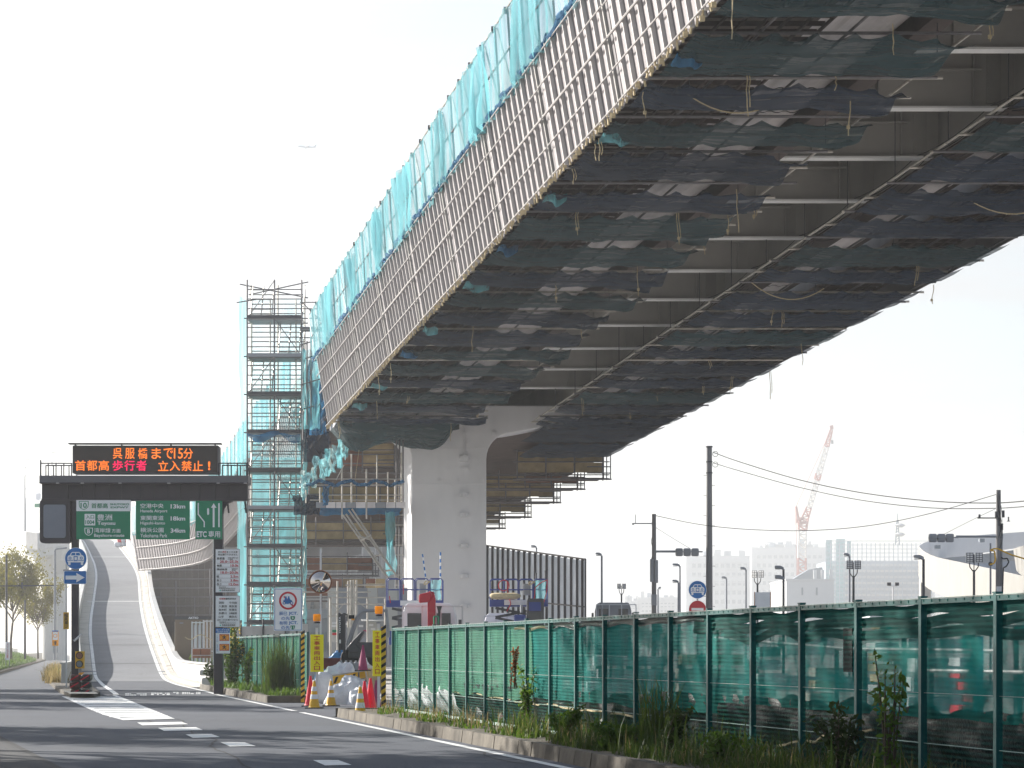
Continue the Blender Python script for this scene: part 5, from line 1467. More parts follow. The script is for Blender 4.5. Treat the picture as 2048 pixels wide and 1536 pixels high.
# chain link panel, 1.90 x 1.75, one shared mesh
def chain_mesh(Wd, Hd, cell, r):
    mb = MB(); n = int(Wd / cell)
    rows = int(Hd / (cell * .55))
    for i in range(n):
        x = (i + .5) * Wd / n
        pts = [V(x + (cell * .5 if (j % 2) else -cell * .5), 0, j * Hd / rows) for j in range(rows + 1)]
        o = len(mb.v)
        for j, p in enumerate(pts): mb.v += [(p.x - r * .7, p.y, p.z + r), (p.x + r * .7, p.y - r, p.z - r * .5), (p.x + r * .2, p.y + r, p.z - r * .5)]
        for j in range(rows):
            a = o + 3 * j
            for k in range(3): mb.f.append((a + k, a + (k + 1) % 3, a + 3 + (k + 1) % 3, a + 3 + k))
    return mb.mesh('chain_link', M['wire'])
CM = chain_mesh(1.92, 1.72, .045, .0012)
PM = MB().box((0, 0, FH / 2), (.075, .06, FH)).mesh('post', M['fence_green'])
PC = MB().box((0, 0, FH + .004), (.085, .07, .014)).mesh('post_cap', M['fence_green'])
TR = MB().box((0, 0, 0), (STEP - .08, .05, .045)).mesh('top_rail', M['fence_green'])
TF_ = MB().box((0, 0, 0), (STEP - .08, .062, .006)).mesh('rail_flange', M['fence_rail'])
BR = MB().box((0, 0, 0), (STEP - .08, .04, .05)).mesh('bottom_rail', M['fence_rail'])
WR = MB().tube((-STEP / 2, 0, 0), (STEP / 2, 0, 0), .003, 4).mesh('tension_wire', M['fence_rail'])
LG = MB()
for i in range(9): LG.box((-.88 + .22 * i, -.028, -.012), (.006, .006, .022))
LGm = LG.mesh('rail_clips', M['wire'])
FDIR = V(-math.sin(ang), math.cos(ang), 0)
FROT = ang + PI / 2
def fence(y_start, n, label, chain=True):
    p0 = lane(DF, y_start, FB)
    e = empty('mesh_fence', p0, label, 'fence')
    for i in range(n + 1):
        q = FDIR * STEP * i
        for nm, me in (('post', PM), ('post_cap', PC)):
            o = link(nm, me, e); o.location = q + V(0, 0, rnd.uniform(-.008, .008)); o.rotation_euler = (0, rnd.uniform(-.004, .004), FROT)
        if i == n: break
        c = q + FDIR * STEP / 2
        for nm, me, z in (('top_rail', TR, FH - .05), ('rail_flange', TF_, FH - .02), ('bottom_rail', BR, .06), ('tension_wire', WR, .95), ('tension_wire', WR, .48), ('rail_clips', LGm, FH - .03)):
            if nm == 'rail_clips' and y_start > 70: continue
            o = link(nm, me, e); o.location = c + V(0, 0, z)
            if nm == 'rail_clips': o['kind'] = 'stuff'
            o.rotation_euler = (0, 0, FROT + (PI if nm == 'rail_clips' else 0))
        if chain:
            o = link('chain_link', CM, e); o.location = q + FDIR * .03 + V(0, 0, .07); o.rotation_euler = (0, 0, FROT)
    return e
NF = 20
Y0N = 60.86 - SY * 19      # last near post (off the right edge) up to the entrance
fence(Y0N - SY, NF, 'long green chain-link fence in front, running from the right edge to the site entrance')
fence(78.0, 14, 'shorter green chain-link fence on the left, between the entrance and the ramp parapet')
def fnet(y0, y1, z0, z1, matn, label, seed, dD=.07, nu=None, wave=.03, top=None, bot=None, grp='shade nets behind the green fences', smooth=True):
    nu = nu or int((y1 - y0) * 4)
    def f(u, v):
        y = y0 + (y1 - y0) * u
        zb_ = z0 + (bot(y) if bot else .05 * noise.noise(V(y * .9, seed, 0)))
        zt = z1 + (top(y) if top else .02 * noise.noise(V(y * 1.1, seed, 4)))
        d = DF + dD + wave * noise.noise(V(y * 1.3, v * 1.5, seed)) + .02 * abs(math.sin(y * PI / SY))
        return lane(d, y, zb_ + (zt - zb_) * v)
    o = MB().grid(f, nu, 10).build('shade_net', M[matn], smooth=smooth)
    return tag(o, label, 'shade net', grp)
fnet(45.2, 61.2, .68, 1.93, 'net_sunlit', 'pale green shade net, sunlight in its colour, near fence next to the site entrance', 1, bot=lambda y: .12 * noise.noise(V(y * .8, 2, 0)))
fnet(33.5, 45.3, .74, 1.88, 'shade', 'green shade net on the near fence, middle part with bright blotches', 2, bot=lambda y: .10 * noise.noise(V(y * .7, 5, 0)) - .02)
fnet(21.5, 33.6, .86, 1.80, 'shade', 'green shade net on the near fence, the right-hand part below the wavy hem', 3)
fnet(78.4, 104.5, .30, 1.90, 'net_sunlit', 'pale green shade net on the far fence left of the entrance', 4)
# rolled and sagging doubled hem along the top
def hem(y0, y1, zc, h, matn, label, seed, amp=.05):
    def top(y): return amp * noise.noise(V(y * .8, seed, 0)) + .02 * math.sin(y * 3.1 + seed)
    fnet(y0, y1, zc - h, zc, matn, label, seed, dD=.03, wave=.02, top=top, bot=top, nu=int((y1 - y0) * 6), grp='doubled hems of the shade net')
hem(22, 34.5, 1.94, .12, 'net_hem', 'uppermost dark wavy fold of net under the fence rail at the right', 11, .03)
hem(22, 34.5, 1.82, .10, 'net_hem', 'middle dark wavy fold of net under the fence rail at the right', 12, .05)
hem(22, 33, 1.71, .10, 'net_hem', 'lowest dark wavy fold of net under the fence rail at the right', 13, .07)
hem(34, 44, 1.93, .09, 'bag_black', 'black rolled hem of net under the rail, middle of the near fence', 14, .03)
hem(44, 46.6, 1.88, .05, 'straw', 'dry rolled strip of net under the rail above the withered vine', 15, .03)
# plastic sheeting slumped against the foot of the net
def sheet(y0, y1, z1, matn, label, seed, d0=.10, d1=.75):
    def f(u, v):
        y = y0 + (y1 - y0) * u; z = .16 + (z1 - .16) * v
        d = DF + d0 + (d1 - d0) * (1 - v) ** 2 * (.6 + .4 * noise.noise(V(y * 1.1, seed, 2))) + .08 * noise.noise(V(y * 3, z * 4, seed)) + .03 * noise.noise(V(y * 9, z * 9, seed))
        return lane(max(DF + .05, d), y, z + .10 * noise.noise(V(y * 1.4, seed, 7)) * v)
    o = MB().grid(f, int((y1 - y0) * 8), 14).build('plastic_sheet', M[matn], smooth=True)
    return tag(o, label, 'plastic sheet')
sheet(53.5, 61, .80, 'tarp_white', 'torn pale plastic sheet behind the fence foot, next to the entrance', 21)
sheet(45.5, 53.8, .88, 'bag_black', 'crumpled black plastic behind the fence under the pale net', 22)
sheet(36.5, 45.6, .88, 'bag_black', 'black plastic sheeting behind the long grass, middle of the near fence', 23)
sheet(22, 37, .96, 'bag_black', 'dark plastic sheeting along the foot of the fence at the right', 24)
mb = MB()
for (ya, za, yb, zb_) in ((53.6, .70, 49, .66), (49, .66, 44.8, .60), (44.5, .62, 38, .58), (31, .42, 27.6, .70)):
    pts = [lane(DF + .12, ya + (yb - ya) * t / 12, za + (zb_ - za) * t / 12 + .05 * noise.noise(V(t * .9, ya, 0))) for t in range(13)]; mb.path(pts, .016, 5)
tag(mb.build('frayed_rope', M['rope']), 'frayed pale rope lying along the top of the plastic sheeting behind the fence', 'rope')
# big flexible container bags behind the fence
def bigbag(y, D, sz, matn, label, seed, name='container_bag', grp=None):
    e = empty(name, lane(D, y, .0), label, 'sack', grp)
    sack(MB(), (0, 0, sz[2] / 2), sz, rnd.uniform(-.3, .3), seed, 22).build('bag', M[matn], e, smooth=True)
    mb = MB()
    for s_ in (-1, 1):
        pts = [V(s_ * sz[0] * .28, .1 * math.sin(t * PI / 6), sz[2] * .93 + .14 * math.sin(t * PI / 6)) + V((t - 3) * .05, 0, 0) for t in range(7)]; mb.path(pts, .015, 5)
    mb.build('lifting_loop', M['bag_white'] if matn != 'bag_white' else M['rope'], e)
    return e
for i, (y, D, sz, m_, lb) in enumerate(((47.2, 9.3, (.8, .8, .62), 'bag_black', 'shiny black bulk bag behind the fence, left of the brown mesh sack'), (49.6, 9.3, (.7, .7, .6), 'bag_net', 'brown mesh sack behind the fence under the pale net'),
        (51.5, 9.3, (.9, .8, .6), 'bag_black', 'black bulk bag with a bluish sheen nearest the pale plastic'), (41.0, 9.35, (.95, .9, .62), 'bag_black', 'dark bulk bag behind the middle of the near fence'),
        (36.0, 9.4, (1.0, .9, .68), 'bag_black', 'large wrinkled black bulk bag beneath the rope'), (29.5, 9.5, (1.1, 1.0, .7), 'bag_black', 'big dark bag under the slanting rope'),
        (25.6, 9.6, (1.0, 1.0, .62), 'bag_white', 'bluish white woven bag low behind the fence at the right'), (24.2, 9.7, (1.0, 1.0, .6), 'bag_white', 'white woven bag in the lower right corner'),
        (27.4, 9.6, (1.1, .9, .8), 'bag_black', 'humped black bag right of the white-lit stack'))):
    bigbag(y, D, sz, m_, lb, 60 + i)
# black sample board hanging on the net
tag(MB().box((0, 0, 0), (.30, .01, .45)).build('sample_board', M['rubber']), 'small dark rectangular panel hung on the green net', 'panel')
bpy.context.scene.collection.objects[-1] if False else None
dp = [o for o in COL.objects if o.name.startswith('sample_board')][0]; dp.location = lane(DF + .05, 28.2, 1.50); dp.rotation_euler = (0, 0, FROT)
# ------------------------------------------------------------------ stair tower of scaffolding
TY = 128.0
t0 = at(494.5, 1363, TY); t1 = at(603.5, 1363, TY)
tw = empty('scaffold_tower', V(t0.x, TY, 0), 'tall square scaffold stair tower wrapped in teal net, left of the elevated road', 'scaffold')
TWD = t1.x - t0.x; TD = 1.9; LIFT = 1.772
ZT = EYE + (HOR - 566) / F * TY
def tt(p, q, r=.03, m='pipe_dark', nm='tube', n=5): return MB().tube(p, q, r, n).build(nm, M[m], tw)
xm = TWD * .50
for x, y in ((0, 0), (TWD, 0), (0, TD), (TWD, TD), (xm, 0), (xm, TD)):
    tt(V(x, y, 0), V(x, y, ZT + .15), .042, 'pipe_dark' if y == 0 else 'pipe', 'standard')
for x in (xm - .28, TWD - .34, .12): tt(V(x, TD * .5, 0), V(x, TD * .5, ZT - .6), .035, 'pipe', 'standard')
levels = []
z = 4.53 - 2 * LIFT; k = 0
while z < ZT - .5:
    levels.append(z); z += LIFT
for k, z in enumerate(levels):
    for y in (0, TD):
        tt(V(-.15, y - .04, z), V(TWD + .15, y - .04, z), .032, nm='ledger')
        for dz in (.45, .9): tt(V(0, y - .04, z + dz), V(TWD, y - .04, z + dz), .026, nm='guard_rail')
        tt(V(0, y, z + 1.35), V(TWD, y, z + 1.35), .026, nm='guard_rail')
    for x in (0, TWD, xm): tt(V(x, 0, z - .02), V(x, TD, z - .02), .03, 'pipe', 'transom')
    for x0, x1 in (((0, xm - .3), (xm + .1, TWD))): 
        pass
    # landings at alternate sides and toe boards
    MB().box((TWD / 2, TD * .5, z - .05), (TWD - .1, TD - .1, .05)).build('deck', M['steel_dark'] if k % 3 else M['steel'], tw)
    MB().box((TWD / 2, -.06, z + .07), (TWD - .05, .03, .16)).build('toe_board', M['steel_dark'] if k % 4 else M['steel'], tw)
    # stair flight: strings and treads, alternating left and right
    left = k % 2 == 1
    xa, xb = (.12, xm - .15) if left else (xm + .15, TWD - .15)
    n = 7
    mb = MB()
    for i in range(1, n): mb.box(((xa + xb) / 2, .25 + (TD - .5) * i / n, z + LIFT * i / n), (xb - xa, .2, .03))
    mb.build('stair_treads', M['pipe'], tw)
    for x in (xa, xb, (xa + xb) / 2): tt(V(x, .2, z), V(x, TD - .2, z + LIFT), .03, 'pipe', 'stair_string')
    tt(V(0, -.02, z), V(xm, -.02, z + LIFT), .02, nm='brace') if k % 2 else tt(V(xm, -.02, z + LIFT), V(TWD, -.02, z), .02, nm='brace')
    tt(V(TWD + .02, 0, z), V(TWD + .02, TD, z + LIFT), .022, 'pipe', 'brace')
for (p, q) in ((V(-.35, 0, ZT - .05), V(TWD + .15, TD, ZT - .45)), (V(-.1, TD, ZT - .3), V(TWD + .3, 0, ZT + .05)), (V(-.5, .1, ZT - .9), V(.4, .1, ZT - .75))): tt(p, q, .03, nm='cross_tube')
# walkway to the deck
w0, w1 = V(TWD, .2, EYE + (HOR - 655) / F * TY), V(TWD + 1.0, .2, EYE + (HOR - 655) / F * TY)
for dz in (.0, -.45, .9, 1.2, .45, -.12): tt(w0 + V(-.1, 0, dz), w1 + V(.2, 0, dz), .026, 'pipe_dark', 'walkway_rail')
MB().box((w0 + w1) / 2 + V(0, .5, 0), (1.2, 1.0, .12)).build('walkway_deck', M['steel'], tw) if False else MB().box(((w0.x + w1.x) / 2, .7, w0.z), (1.2, 1.0, .12)).build('walkway_deck', M['steel'], tw)
tt(w0 + V(0, 0, 1.2), w1 + V(.2, 0, 0), .022, 'pipe_dark', 'brace')
def tnet(fn, name_label, matn, seed, nu=14, nv=60, name='safety_net'):
    o = MB().grid(lambda u, v: V(t0.x, TY, 0) + fn(u, v), nu, nv).build(name, M[matn], smooth=True)
    return tag(o, name_label, 'net')
nz_ = lambda a, b, c: noise.noise(V(a, b, c))
tnet(lambda u, v: V(-.12 - .16 * (1 - u) - .14 * (.5 + nz_(v * 9, u, 1)) - (.10 if v < .6 else 0) * (1 - u), TD * u - .1, .3 + (ZT - .9) * v), 'teal net wrapped down the left side of the stair tower', 'net_teal', 1)
tnet(lambda u, v: V(TWD * u, TD + .08 + .06 * nz_(u * 4, v * 20, 2), 10.5 + (ZT - 11) * v), 'thin pale net across the back of the stair tower, upper half', 'net_teal_thin', 2)
tnet(lambda u, v: V(TWD * u, TD + .10 + .08 * nz_(u * 4, v * 20, 3), .3 + 10.3 * v), 'teal net across the back of the stair tower, lower half', 'net_teal', 3)
tnet(lambda u, v: V(TWD + .08 + .12 * nz_(u * 4, v * 20, 4), TD * u, 1.5 + (ZT - 4.5) * v), 'bunched teal net down the right side of the stair tower', 'net_teal', 4)
tnet(lambda u, v: V(TWD * u * .97, -.12 - .05 * math.sin(u * 7), levels[6] - .02 - .10 * math.sin(u * 9) - .28 * v * (.4 + abs(math.sin(u * 5)))), 'dark blue net bundled along a landing of the stair tower', 'net_blue', 5, 24, 4)

# second, lower scaffold and hanging platform between tower and pier
PY = 118.3
def pp(x, y, d=0): return at(x, y, PY + d)
hp = empty('hanging_platform', pp(705, 1010), 'hanging work platform with guard rails and a rolled blue net, left of the pier', 'scaffold')
o_ = hp.location.copy()
def ht(p, q, r=.03, m='pipe', nm='tube'): return MB().tube(Vector(p) - o_, Vector(q) - o_, r, 6).build(nm, M[m], hp)
for i in range(9):
    x = 632 + 20 * i
    MB().hexa([pp(x, 1016) - o_, pp(x + 19, 1016) - o_, pp(x + 19, 1016, 2.2) - o_, pp(x, 1016, 2.2) - o_], [pp(x, 1004) - o_, pp(x + 19, 1004) - o_, pp(x + 19, 1004, 2.2) - o_, pp(x, 1004, 2.2) - o_]).build('floor_plank', M['corrug'] if i % 3 else M['steel'], hp)
for x, yt in ((684, 938), (703, 908), (733, 938), (754, 910), (776, 944), (790, 960), (803, 905), (640, 975), (612, 980)):
    ht(pp(x, yt), pp(x, 1006), .034, nm='post'); 
    if x in (684, 733): ht(pp(x, 1004), pp(x, 1038), .034, nm='post')
for y, x0 in ((958, 600), (970, 600), (990, 640), (1000, 620)): ht(pp(x0, y), pp(806, y), .024, nm='guard_rail')
for y, x0, x1 in ((927, 670, 790), (900, 690, 792), (870, 680, 800)): ht(pp(x0, y, 1.5), pp(x1, y, 1.5), .03, 'pipe_dark', 'guard_rail')
ht(pp(672, 960), pp(688, 930), .024, nm='brace'); ht(pp(708, 975), pp(718, 900), .012, 'rope', 'tie_rope')
for x in (793, 799, 806): ht(pp(x, 880, .8), pp(x, 1180, .8), .035, 'pipe_dark', 'standard')
for i in range(8): ht(pp(790, 1030 + 20 * i, .6), pp(808, 1030 + 20 * i, .6), .024, 'pipe', 'ledger')
# bundled net roll
pts = [pp(600 + 208 * t / 26, 966 + 4.5 * math.sin(t * .9) + 2 * math.sin(t * 2.3), -.15) for t in range(27)]
tag(MB().path([p for p in pts], .075, 7).build('rolled_net', M['net_blue'], smooth=True), 'rolled dark blue net sagging along the rail of the hanging platform', 'net')
def cloth(x0, y0, x1, y1, Yd, m, label, seed, amp=.3, taper=0.0, name='net_sheet', nu=14, nv=18):
    def f(u, v):
        x = x0 + (x1 - x0) * (u * (1 - taper * v) + taper * v * .5); y = y0 + (y1 - y0) * v
        p = at(x, y, Yd); n1 = nz_(u * 3, v * 3, seed); n2 = nz_(u * 9, v * 4, seed + 3)
        return p + V(.16 * n1, amp * n2, .12 * nz_(u * 6, v * 6, seed + 8))
    o = MB().grid(f, nu, nv).build(name, M[m], smooth=True)
    return tag(o, label, 'net')
cloth(642, 972, 660, 1010, PY - .3, 'net_blue', 'dark blue net tail hanging from the roll at the platform corner', 3, taper=.5)
for i in range(16):
    t = i / 15; x = 598 + 92 * t + rnd.uniform(-4, 4); y = 968 - 82 * t + rnd.uniform(-8, 8); wd = rnd.uniform(6, 13); h_ = rnd.uniform(28, 62)
    cloth(x, y - h_ * .35, x + wd, y + h_ * .65, PY - .5 + .12 * i, ('net_teal', 'net_pale', 'net_teal_thin')[i % 3], 'ragged ribbon of teal and white net on the slant left of the pier', 20 + i, .28, taper=rnd.uniform(0, .6), nu=4, nv=12)['group'] = 'ragged net ribbons'
cloth(603, 700, 640, 858, 121.5, 'net_teal', 'bright teal net hanging between the stair tower and the end of the ribbed wall', 5, .4)
cloth(618, 720, 655, 870, 122.5, 'net_blue', 'blue net in the shadow behind the end of the ribbed wall', 6, .5)
cloth(605, 850, 660, 925, 123.5, 'net_navy', 'dark navy net below the end of the ribbed wall', 7, .4)
cloth(640, 1008, 800, 1030, PY + .5, 'net_blue', 'blue net slung below the hanging platform floor', 8, .2, nu=30, nv=6)
cloth(772, 1024, 791, 1150, PY - .2, 'net_teal', 'narrow teal net strip hanging beside the pier down to the blue lift', 9, .3, taper=.1)
cloth(588, 990, 640, 1030, PY + 1, 'net_navy', 'dark net pocket under the left end of the platform', 10, .4)
# end posts of the skirt
ep = empty('end_frame', at(607, 870, 121.5), 'thin scaffold frame at the end of the ribbed wall beside the stair tower', 'scaffold'); eo = ep.location.copy()
for x, ya, yb in ((606, 690, 880), (614, 682, 850), (622, 676, 840)): MB().tube(at(x, ya, 121.5) - eo, at(x, yb, 121.5) - eo, .04, 5).build('post', M['pipe_dark'], ep)
for y in (690, 720, 770, 820): MB().tube(at(600, y, 121.5) - eo, at(640, y - 12, 121.5) - eo, .03, 5).build('rail', M['pipe_dark'], ep)
# inclined lattice of four tubes
tr = empty('raking_props', pp(742, 1090), 'four long raking tubes coupled together, running from the hanging platform down to the pier foot', 'scaffold'); to = tr.location.copy()
for (x0, y0, x1, y1) in ((686, 1030, 770, 1150), (692, 1028, 778, 1158), (697, 1020, 792, 1150), (704, 1018, 800, 1162)):
    MB().tube(at(x0, y0, 117.5) - to, at(x1, y1, 117.0) - to, .04, 6).build('tube', M['pipe'], tr)
for (x0, y0, x1, y1) in ((716, 1072, 738, 1078), (720, 1082, 742, 1070), (745, 1112, 760, 1110), (770, 1142, 784, 1140)): MB().tube(at(x0, y0, 117.2) - to, at(x1, y1, 117.2) - to, .045, 6).build('coupler', M['pipe'], tr)

# ground scaffold frames, plywood hoarding and grey site boards behind the entrance
gs = empty('low_scaffold', at(690, 1240, 105), 'low scaffold frame of galvanised tubes behind the site entrance', 'scaffold'); g0 = gs.location.copy()
def gt(x0, y0, x1, y1, Y=105, r=.03, m='pipe', nm='tube'): return MB().tube(at(x0, y0, Y) - g0, at(x1, y1, Y) - g0, r, 6).build(nm, M[m], gs)
for x, yt, yb in ((661, 1195, 1330), (675, 1162, 1300), (696, 1162, 1255), (702, 1160, 1255), (707, 1160, 1255), (713, 1160, 1255), (735, 1195, 1290), (770, 1195, 1250)): gt(x, yt, x, yb, nm='standard', r=.045 if x in (702, 661) else .035)
for y, x0, x1 in ((1170, 690, 772), (1184, 605, 742), (1195, 655, 772), (1208, 660, 772), (1232, 655, 720)): gt(x0, y, x1, y, nm='ledger')
for (x0, y0, x1, y1) in ((662, 1205, 690, 1235), (690, 1205, 662, 1235), (655, 1190, 676, 1186), (693, 1190, 716, 1182), (735, 1200, 770, 1222), (710, 1200, 745, 1225)): gt(x0, y0, x1, y1, r=.02, nm='brace')
e = empty('site_hoarding', at(716, 1290, 112), 'grey panel hoarding with notices behind the low scaffold', 'hoarding'); ho_ = e.location.copy()
for i in range(8):
    x = 655 + 20 * i; MB().box((at(x + 10, 1230, 112) - ho_), (19.4 / F * 112, .06, 2.2)).build('hoarding_panel', M['steel'] if i % 2 else M['concrete_far'], e)
for (x, y, m) in ((668, 1246, 'post_white'), (668, 1252, 'post_white'), (669, 1262, 'sign_green'), (669, 1268, 'sign_red'), (690, 1248, 'post_white'), (722, 1252, 'post_white'), (731, 1262, 'cone_magenta'), (742, 1250, 'post_white'), (746, 1258, 'post_white')):
    MB().box((at(x, y, 111.9) - ho_), (9 / F * 112, .02, 4.4 / F * 112)).build('notice', M[m], e)
e = empty('plywood_screen', at(751, 1195, 113), 'brown plywood screen stacked in boards at the foot of the pier', 'hoarding'); ho_ = e.location.copy()
for r in range(4):
    for c in range(2): MB().box((at(741 + 19.5 * c, 1162 + 9.6 * r, 113) - ho_) + V(0, rnd.uniform(0, .03), 0), (19 / F * 113, .05, 9 / F * 113)).build('board', M['ply'] if (r + c) % 3 else M['ply_dark'], e)
e = empty('site_shelter', at(740, 1242, 110), 'pale lean-to roof over the notices behind the forklift', 'shelter'); ho_ = e.location.copy()
MB().hexa([at(722, 1243, 110) - ho_, at(772, 1243, 110) - ho_, at(772, 1238, 112) - ho_, at(722, 1238, 112) - ho_], [at(722, 1241, 110) - ho_, at(772, 1241, 110) - ho_, at(772, 1236, 112) - ho_, at(722, 1236, 112) - ho_]).build('roof', M['concrete_far'], e)
# white house-like building seen beneath the deck
def building(name, x0, y0, x1, y1, Y, dep, label, mt, wins=(), wm='far_window', cat='building', grp=None):
    e = empty(name, at((x0 + x1) / 2, y1, Y), label, cat, grp); o = e.location.copy()
    a, b = at(x0, y1, Y) - o, at(x1, y0, Y) - o
    zb_ = min(a.z, -o.z - .03)
    MB().hexa([(a.x, 0, zb_), (b.x, 0, zb_), (b.x, dep, zb_), (a.x, dep, zb_)], [(a.x, 0, b.z), (b.x, 0, b.z), (b.x, dep, b.z), (a.x, dep, b.z)]).build('wall', M[mt], e)
    MB().hexa([(a.x - .3, -.3, b.z + .01), (b.x + .3, -.3, b.z + .01), (b.x + .3, dep, b.z + .01), (a.x - .3, dep, b.z + .01)], [(a.x - .3, -.3, b.z + .5), (b.x + .3, -.3, b.z + .5), (b.x + .3, dep, b.z + .5), (a.x - .3, dep, b.z + .5)]).build('roof', M[mt], e)
    wd_ = b.x - a.x; q_ = random.Random(int(x0))
    if Y > 1000:
        for i in range(5):
            cx_ = a.x + wd_ * (.1 + .18 * i + q_.uniform(0, .08)); hh_ = q_.uniform(1.2, 4.5)
            MB().box((cx_, 8, b.z + .5 + hh_ / 2), (q_.uniform(2, wd_ * .12), 6, hh_)).build('roof_plant', M['far_grey' if i % 2 else mt], e)
        for j in range(1, 6): MB().box(((a.x + b.x) / 2, -.5, a.z + (b.z - a.z) * (.35 + .11 * j)), (wd_ * 1.002, .9, .5)).build('ledge', M[mt], e)
    for (wx0, wy0, wx1, wy1, nx, ny, fx, fy) in wins:
        me = None
        for i in range(nx):
            for j in range(ny):
                sx_, sy_ = (wx1 - wx0) / nx, (wy1 - wy0) / ny
                p = at(wx0 + sx_ * (i + .5), wy0 + sy_ * (j + .5), Y) - o
                if me is None:
                    W2, H2 = sx_ * fx / F * Y, sy_ * fy / F * Y
                    me = MB().box((0, .05, 0), (W2, .3, H2)).box((0, -.12, -H2 / 2 - .12), (W2 * 1.1, .4, .15)).mesh('window', M[wm])
                q = link('window', me, e); q.location = p + V(0, -.03, 0)
    return e
building('white_building', 563, 1190, 652, 1290, 175, 20, 'white building with small windows seen beneath the elevated road, behind the convex mirror', 'far_white', [(600, 1200, 650, 1260, 3, 4, .35, .5)])
building('site_office', 600, 1238, 662, 1310, 140, 8, 'low grey site building left of the forklift', 'steel', [(606, 1260, 655, 1300, 7, 1, .3, .8)])

# forklift at the entrance
fk = empty('forklift', at(712, 1300, 88), 'dark forklift with tall black mast and curved overhead guard behind the entrance', 'forklift'); fo_ = fk.location.copy()
def fp(x, y, d=0): return at(x, y, 88 + d) - fo_
mb = MB()
for (x0, x1) in ((677, 681), (686, 691)):
    a, b = fp(x0, 1305), fp(x1, 1226); mb.hexa([(a.x, -.1, a.z), (b.x, -.1, a.z), (b.x, .1, a.z), (a.x, .1, a.z)], [(a.x, -.1, b.z), (b.x, -.1, b.z), (b.x, .1, b.z), (a.x, .1, b.z)])
a, b = fp(680, 1300), fp(688, 1228); mb.hexa([(a.x, -.04, a.z), (b.x, -.04, a.z), (b.x, .04, a.z), (a.x, .04, a.z)], [(a.x, -.04, b.z), (b.x, -.04, b.z), (b.x, .04, b.z), (a.x, .04, b.z)])
mb.bar(fp(691, 1229), fp(695, 1229), .04, .05).bar(fp(694, 1229), fp(694, 1243), .03)
mb.build('mast', M['steel_dark'], fk, bevel=.01)
MB().bar(fp(675.5, 1228, -.1), fp(675.5, 1286, -.1), .03, .03).build('mast_edge', M['pipe'], fk)
s = Sign('x', 677, 1228, 691, 1300, 88, 'x', 'x'); me = s.text('TOYOTA', 0, 0, 10, 10, W_, bold=.02); bpy.data.objects.remove(s.root); 
# rotate the word to read upwards along the mast
lt = MB(); vs, fs, a_, b_, c_, d_ = text_mesh('TOYOTA', .02, False)
X0, Xw = 678.8, 3.6; Zb, Zh = 1267, -34
lt.add([tuple(fp(X0 + Xw * (v.y - c_) / (d_ - c_) , Zb + Zh * (v.x - a_) / (b_ - a_), -.125 - v.z)) for v in vs], [tuple(f) for f in fs])
bpy.data.objects.remove(me)
lt.v = [tuple(V(2 * fp(X0 + Xw / 2, 0).x - x, y, z)) for x, y, z in lt.v]
lt.build('lettering', W_, fk)
MB().box(fp(680, 1283, -.11), (.06, .01, .12)).build('label_plate', M['post_white'], fk)
mb = MB()
gpts = [fp(695, 1290), fp(703, 1262), fp(712, 1238), fp(718, 1228), fp(724, 1223), fp(732, 1221), fp(745, 1221), fp(773, 1221)]
for dy in (0, 1.0): mb.path([p + V(0, dy, 0) for p in gpts], .05, 6)
mb.path([fp(773, 1221), fp(776, 1250), fp(778, 1275)], .05, 6)
for x in (735, 748, 760): mb.tube(fp(x, 1221), fp(x, 1221) + V(0, 1, 0), .02, 5)
mb.build('overhead_guard', M['steel'], fk)
mb = MB(); mb.prism([(fp(x, y).x, fp(x, y).z) for x, y in ((693, 1298), (702, 1285), (722, 1264), (728, 1261), (727, 1268), (712, 1290), (728, 1304), (700, 1306))], 0, 1.0)
mb.build('tilt_arm', M['steel_dark'], fk, bevel=.02)
MB().box(fp(735, 1300, .6), (1.2, 1.1, .5)).build('body', M['steel_dark'], fk, bevel=.05)
MB().box(fp(703, 1234, -.1), (.18, .1, .12)).build('headlight', M['rubber'], fk)
MB().box(fp(706, 1239, -.16), (.10, .03, .05)).build('indicator', M['sign_orange'], fk)
for x in (700, 752): MB().lathe((0, 0, 0), [(.28, -.1), (.3, 0), (.28, .1)], 16).build('wheel', M['rubber'], fk).location = fp(x, 1315, .2); 
for o in fk.children:
    if o.name.startswith('wheel'): o.rotation_euler = (PI / 2, 0, 0)
# clutter in the entrance
def tarp(x, ytop, Y, wd, dp, hh, m, label, seed, name='tarpaulin_bundle', grp=None):
    p = V(at(x, 0, Y).x, Y, 0); e = empty(name, p, label, 'tarpaulin', grp)
    def f(u, v):
        a, b = 2 * u - 1, 2 * v - 1; r = min(1, (abs(a) ** 2.6 + abs(b) ** 2.6) ** (1 / 2.6))
        z = hh * (1 - r ** 3.2) ** .8
        q = V(a * wd / 2, b * dp / 2, z)
        n1 = noise.noise(q * 2.3 + V(seed, 0, 0)); n2 = 1 - abs(noise.noise(q * 4.5 + V(0, seed, 0))) * 2; n3 = noise.noise(q * 11 + V(0, 0, seed))
        q += V(.10 * n1, .10 * noise.noise(q * 2.9 + V(3, seed, 1)), (.16 * n1 + .10 * n2 + .03 * n3) * (1 - r ** 4) * hh / .5 * .8)
        q.z = max(.0, q.z); return q
    MB().grid(f, 40, 30).build('sheet', M[m], e)
    return e
def lump(x, y, Y, d, m, label, seed, name, cat, grp=None, g0_=None):
    p = at(x, y, Y); p.z = max(p.z, d[2] * .5) if g0_ is None else p.z
    e = empty(name, p, label, cat, grp); sack(MB(), (0, 0, 0), d, rnd.uniform(-.5, .5), seed, 24).build('body', M[m], e, smooth=True); return e
GT = 'white bundles in the entrance'
tarp(678, 0, 79, 1.5, 1.0, .95, 'tarp_white', 'white crumpled tarpaulin, uppermost and leftmost, behind the striped barrier', 1, grp=GT)
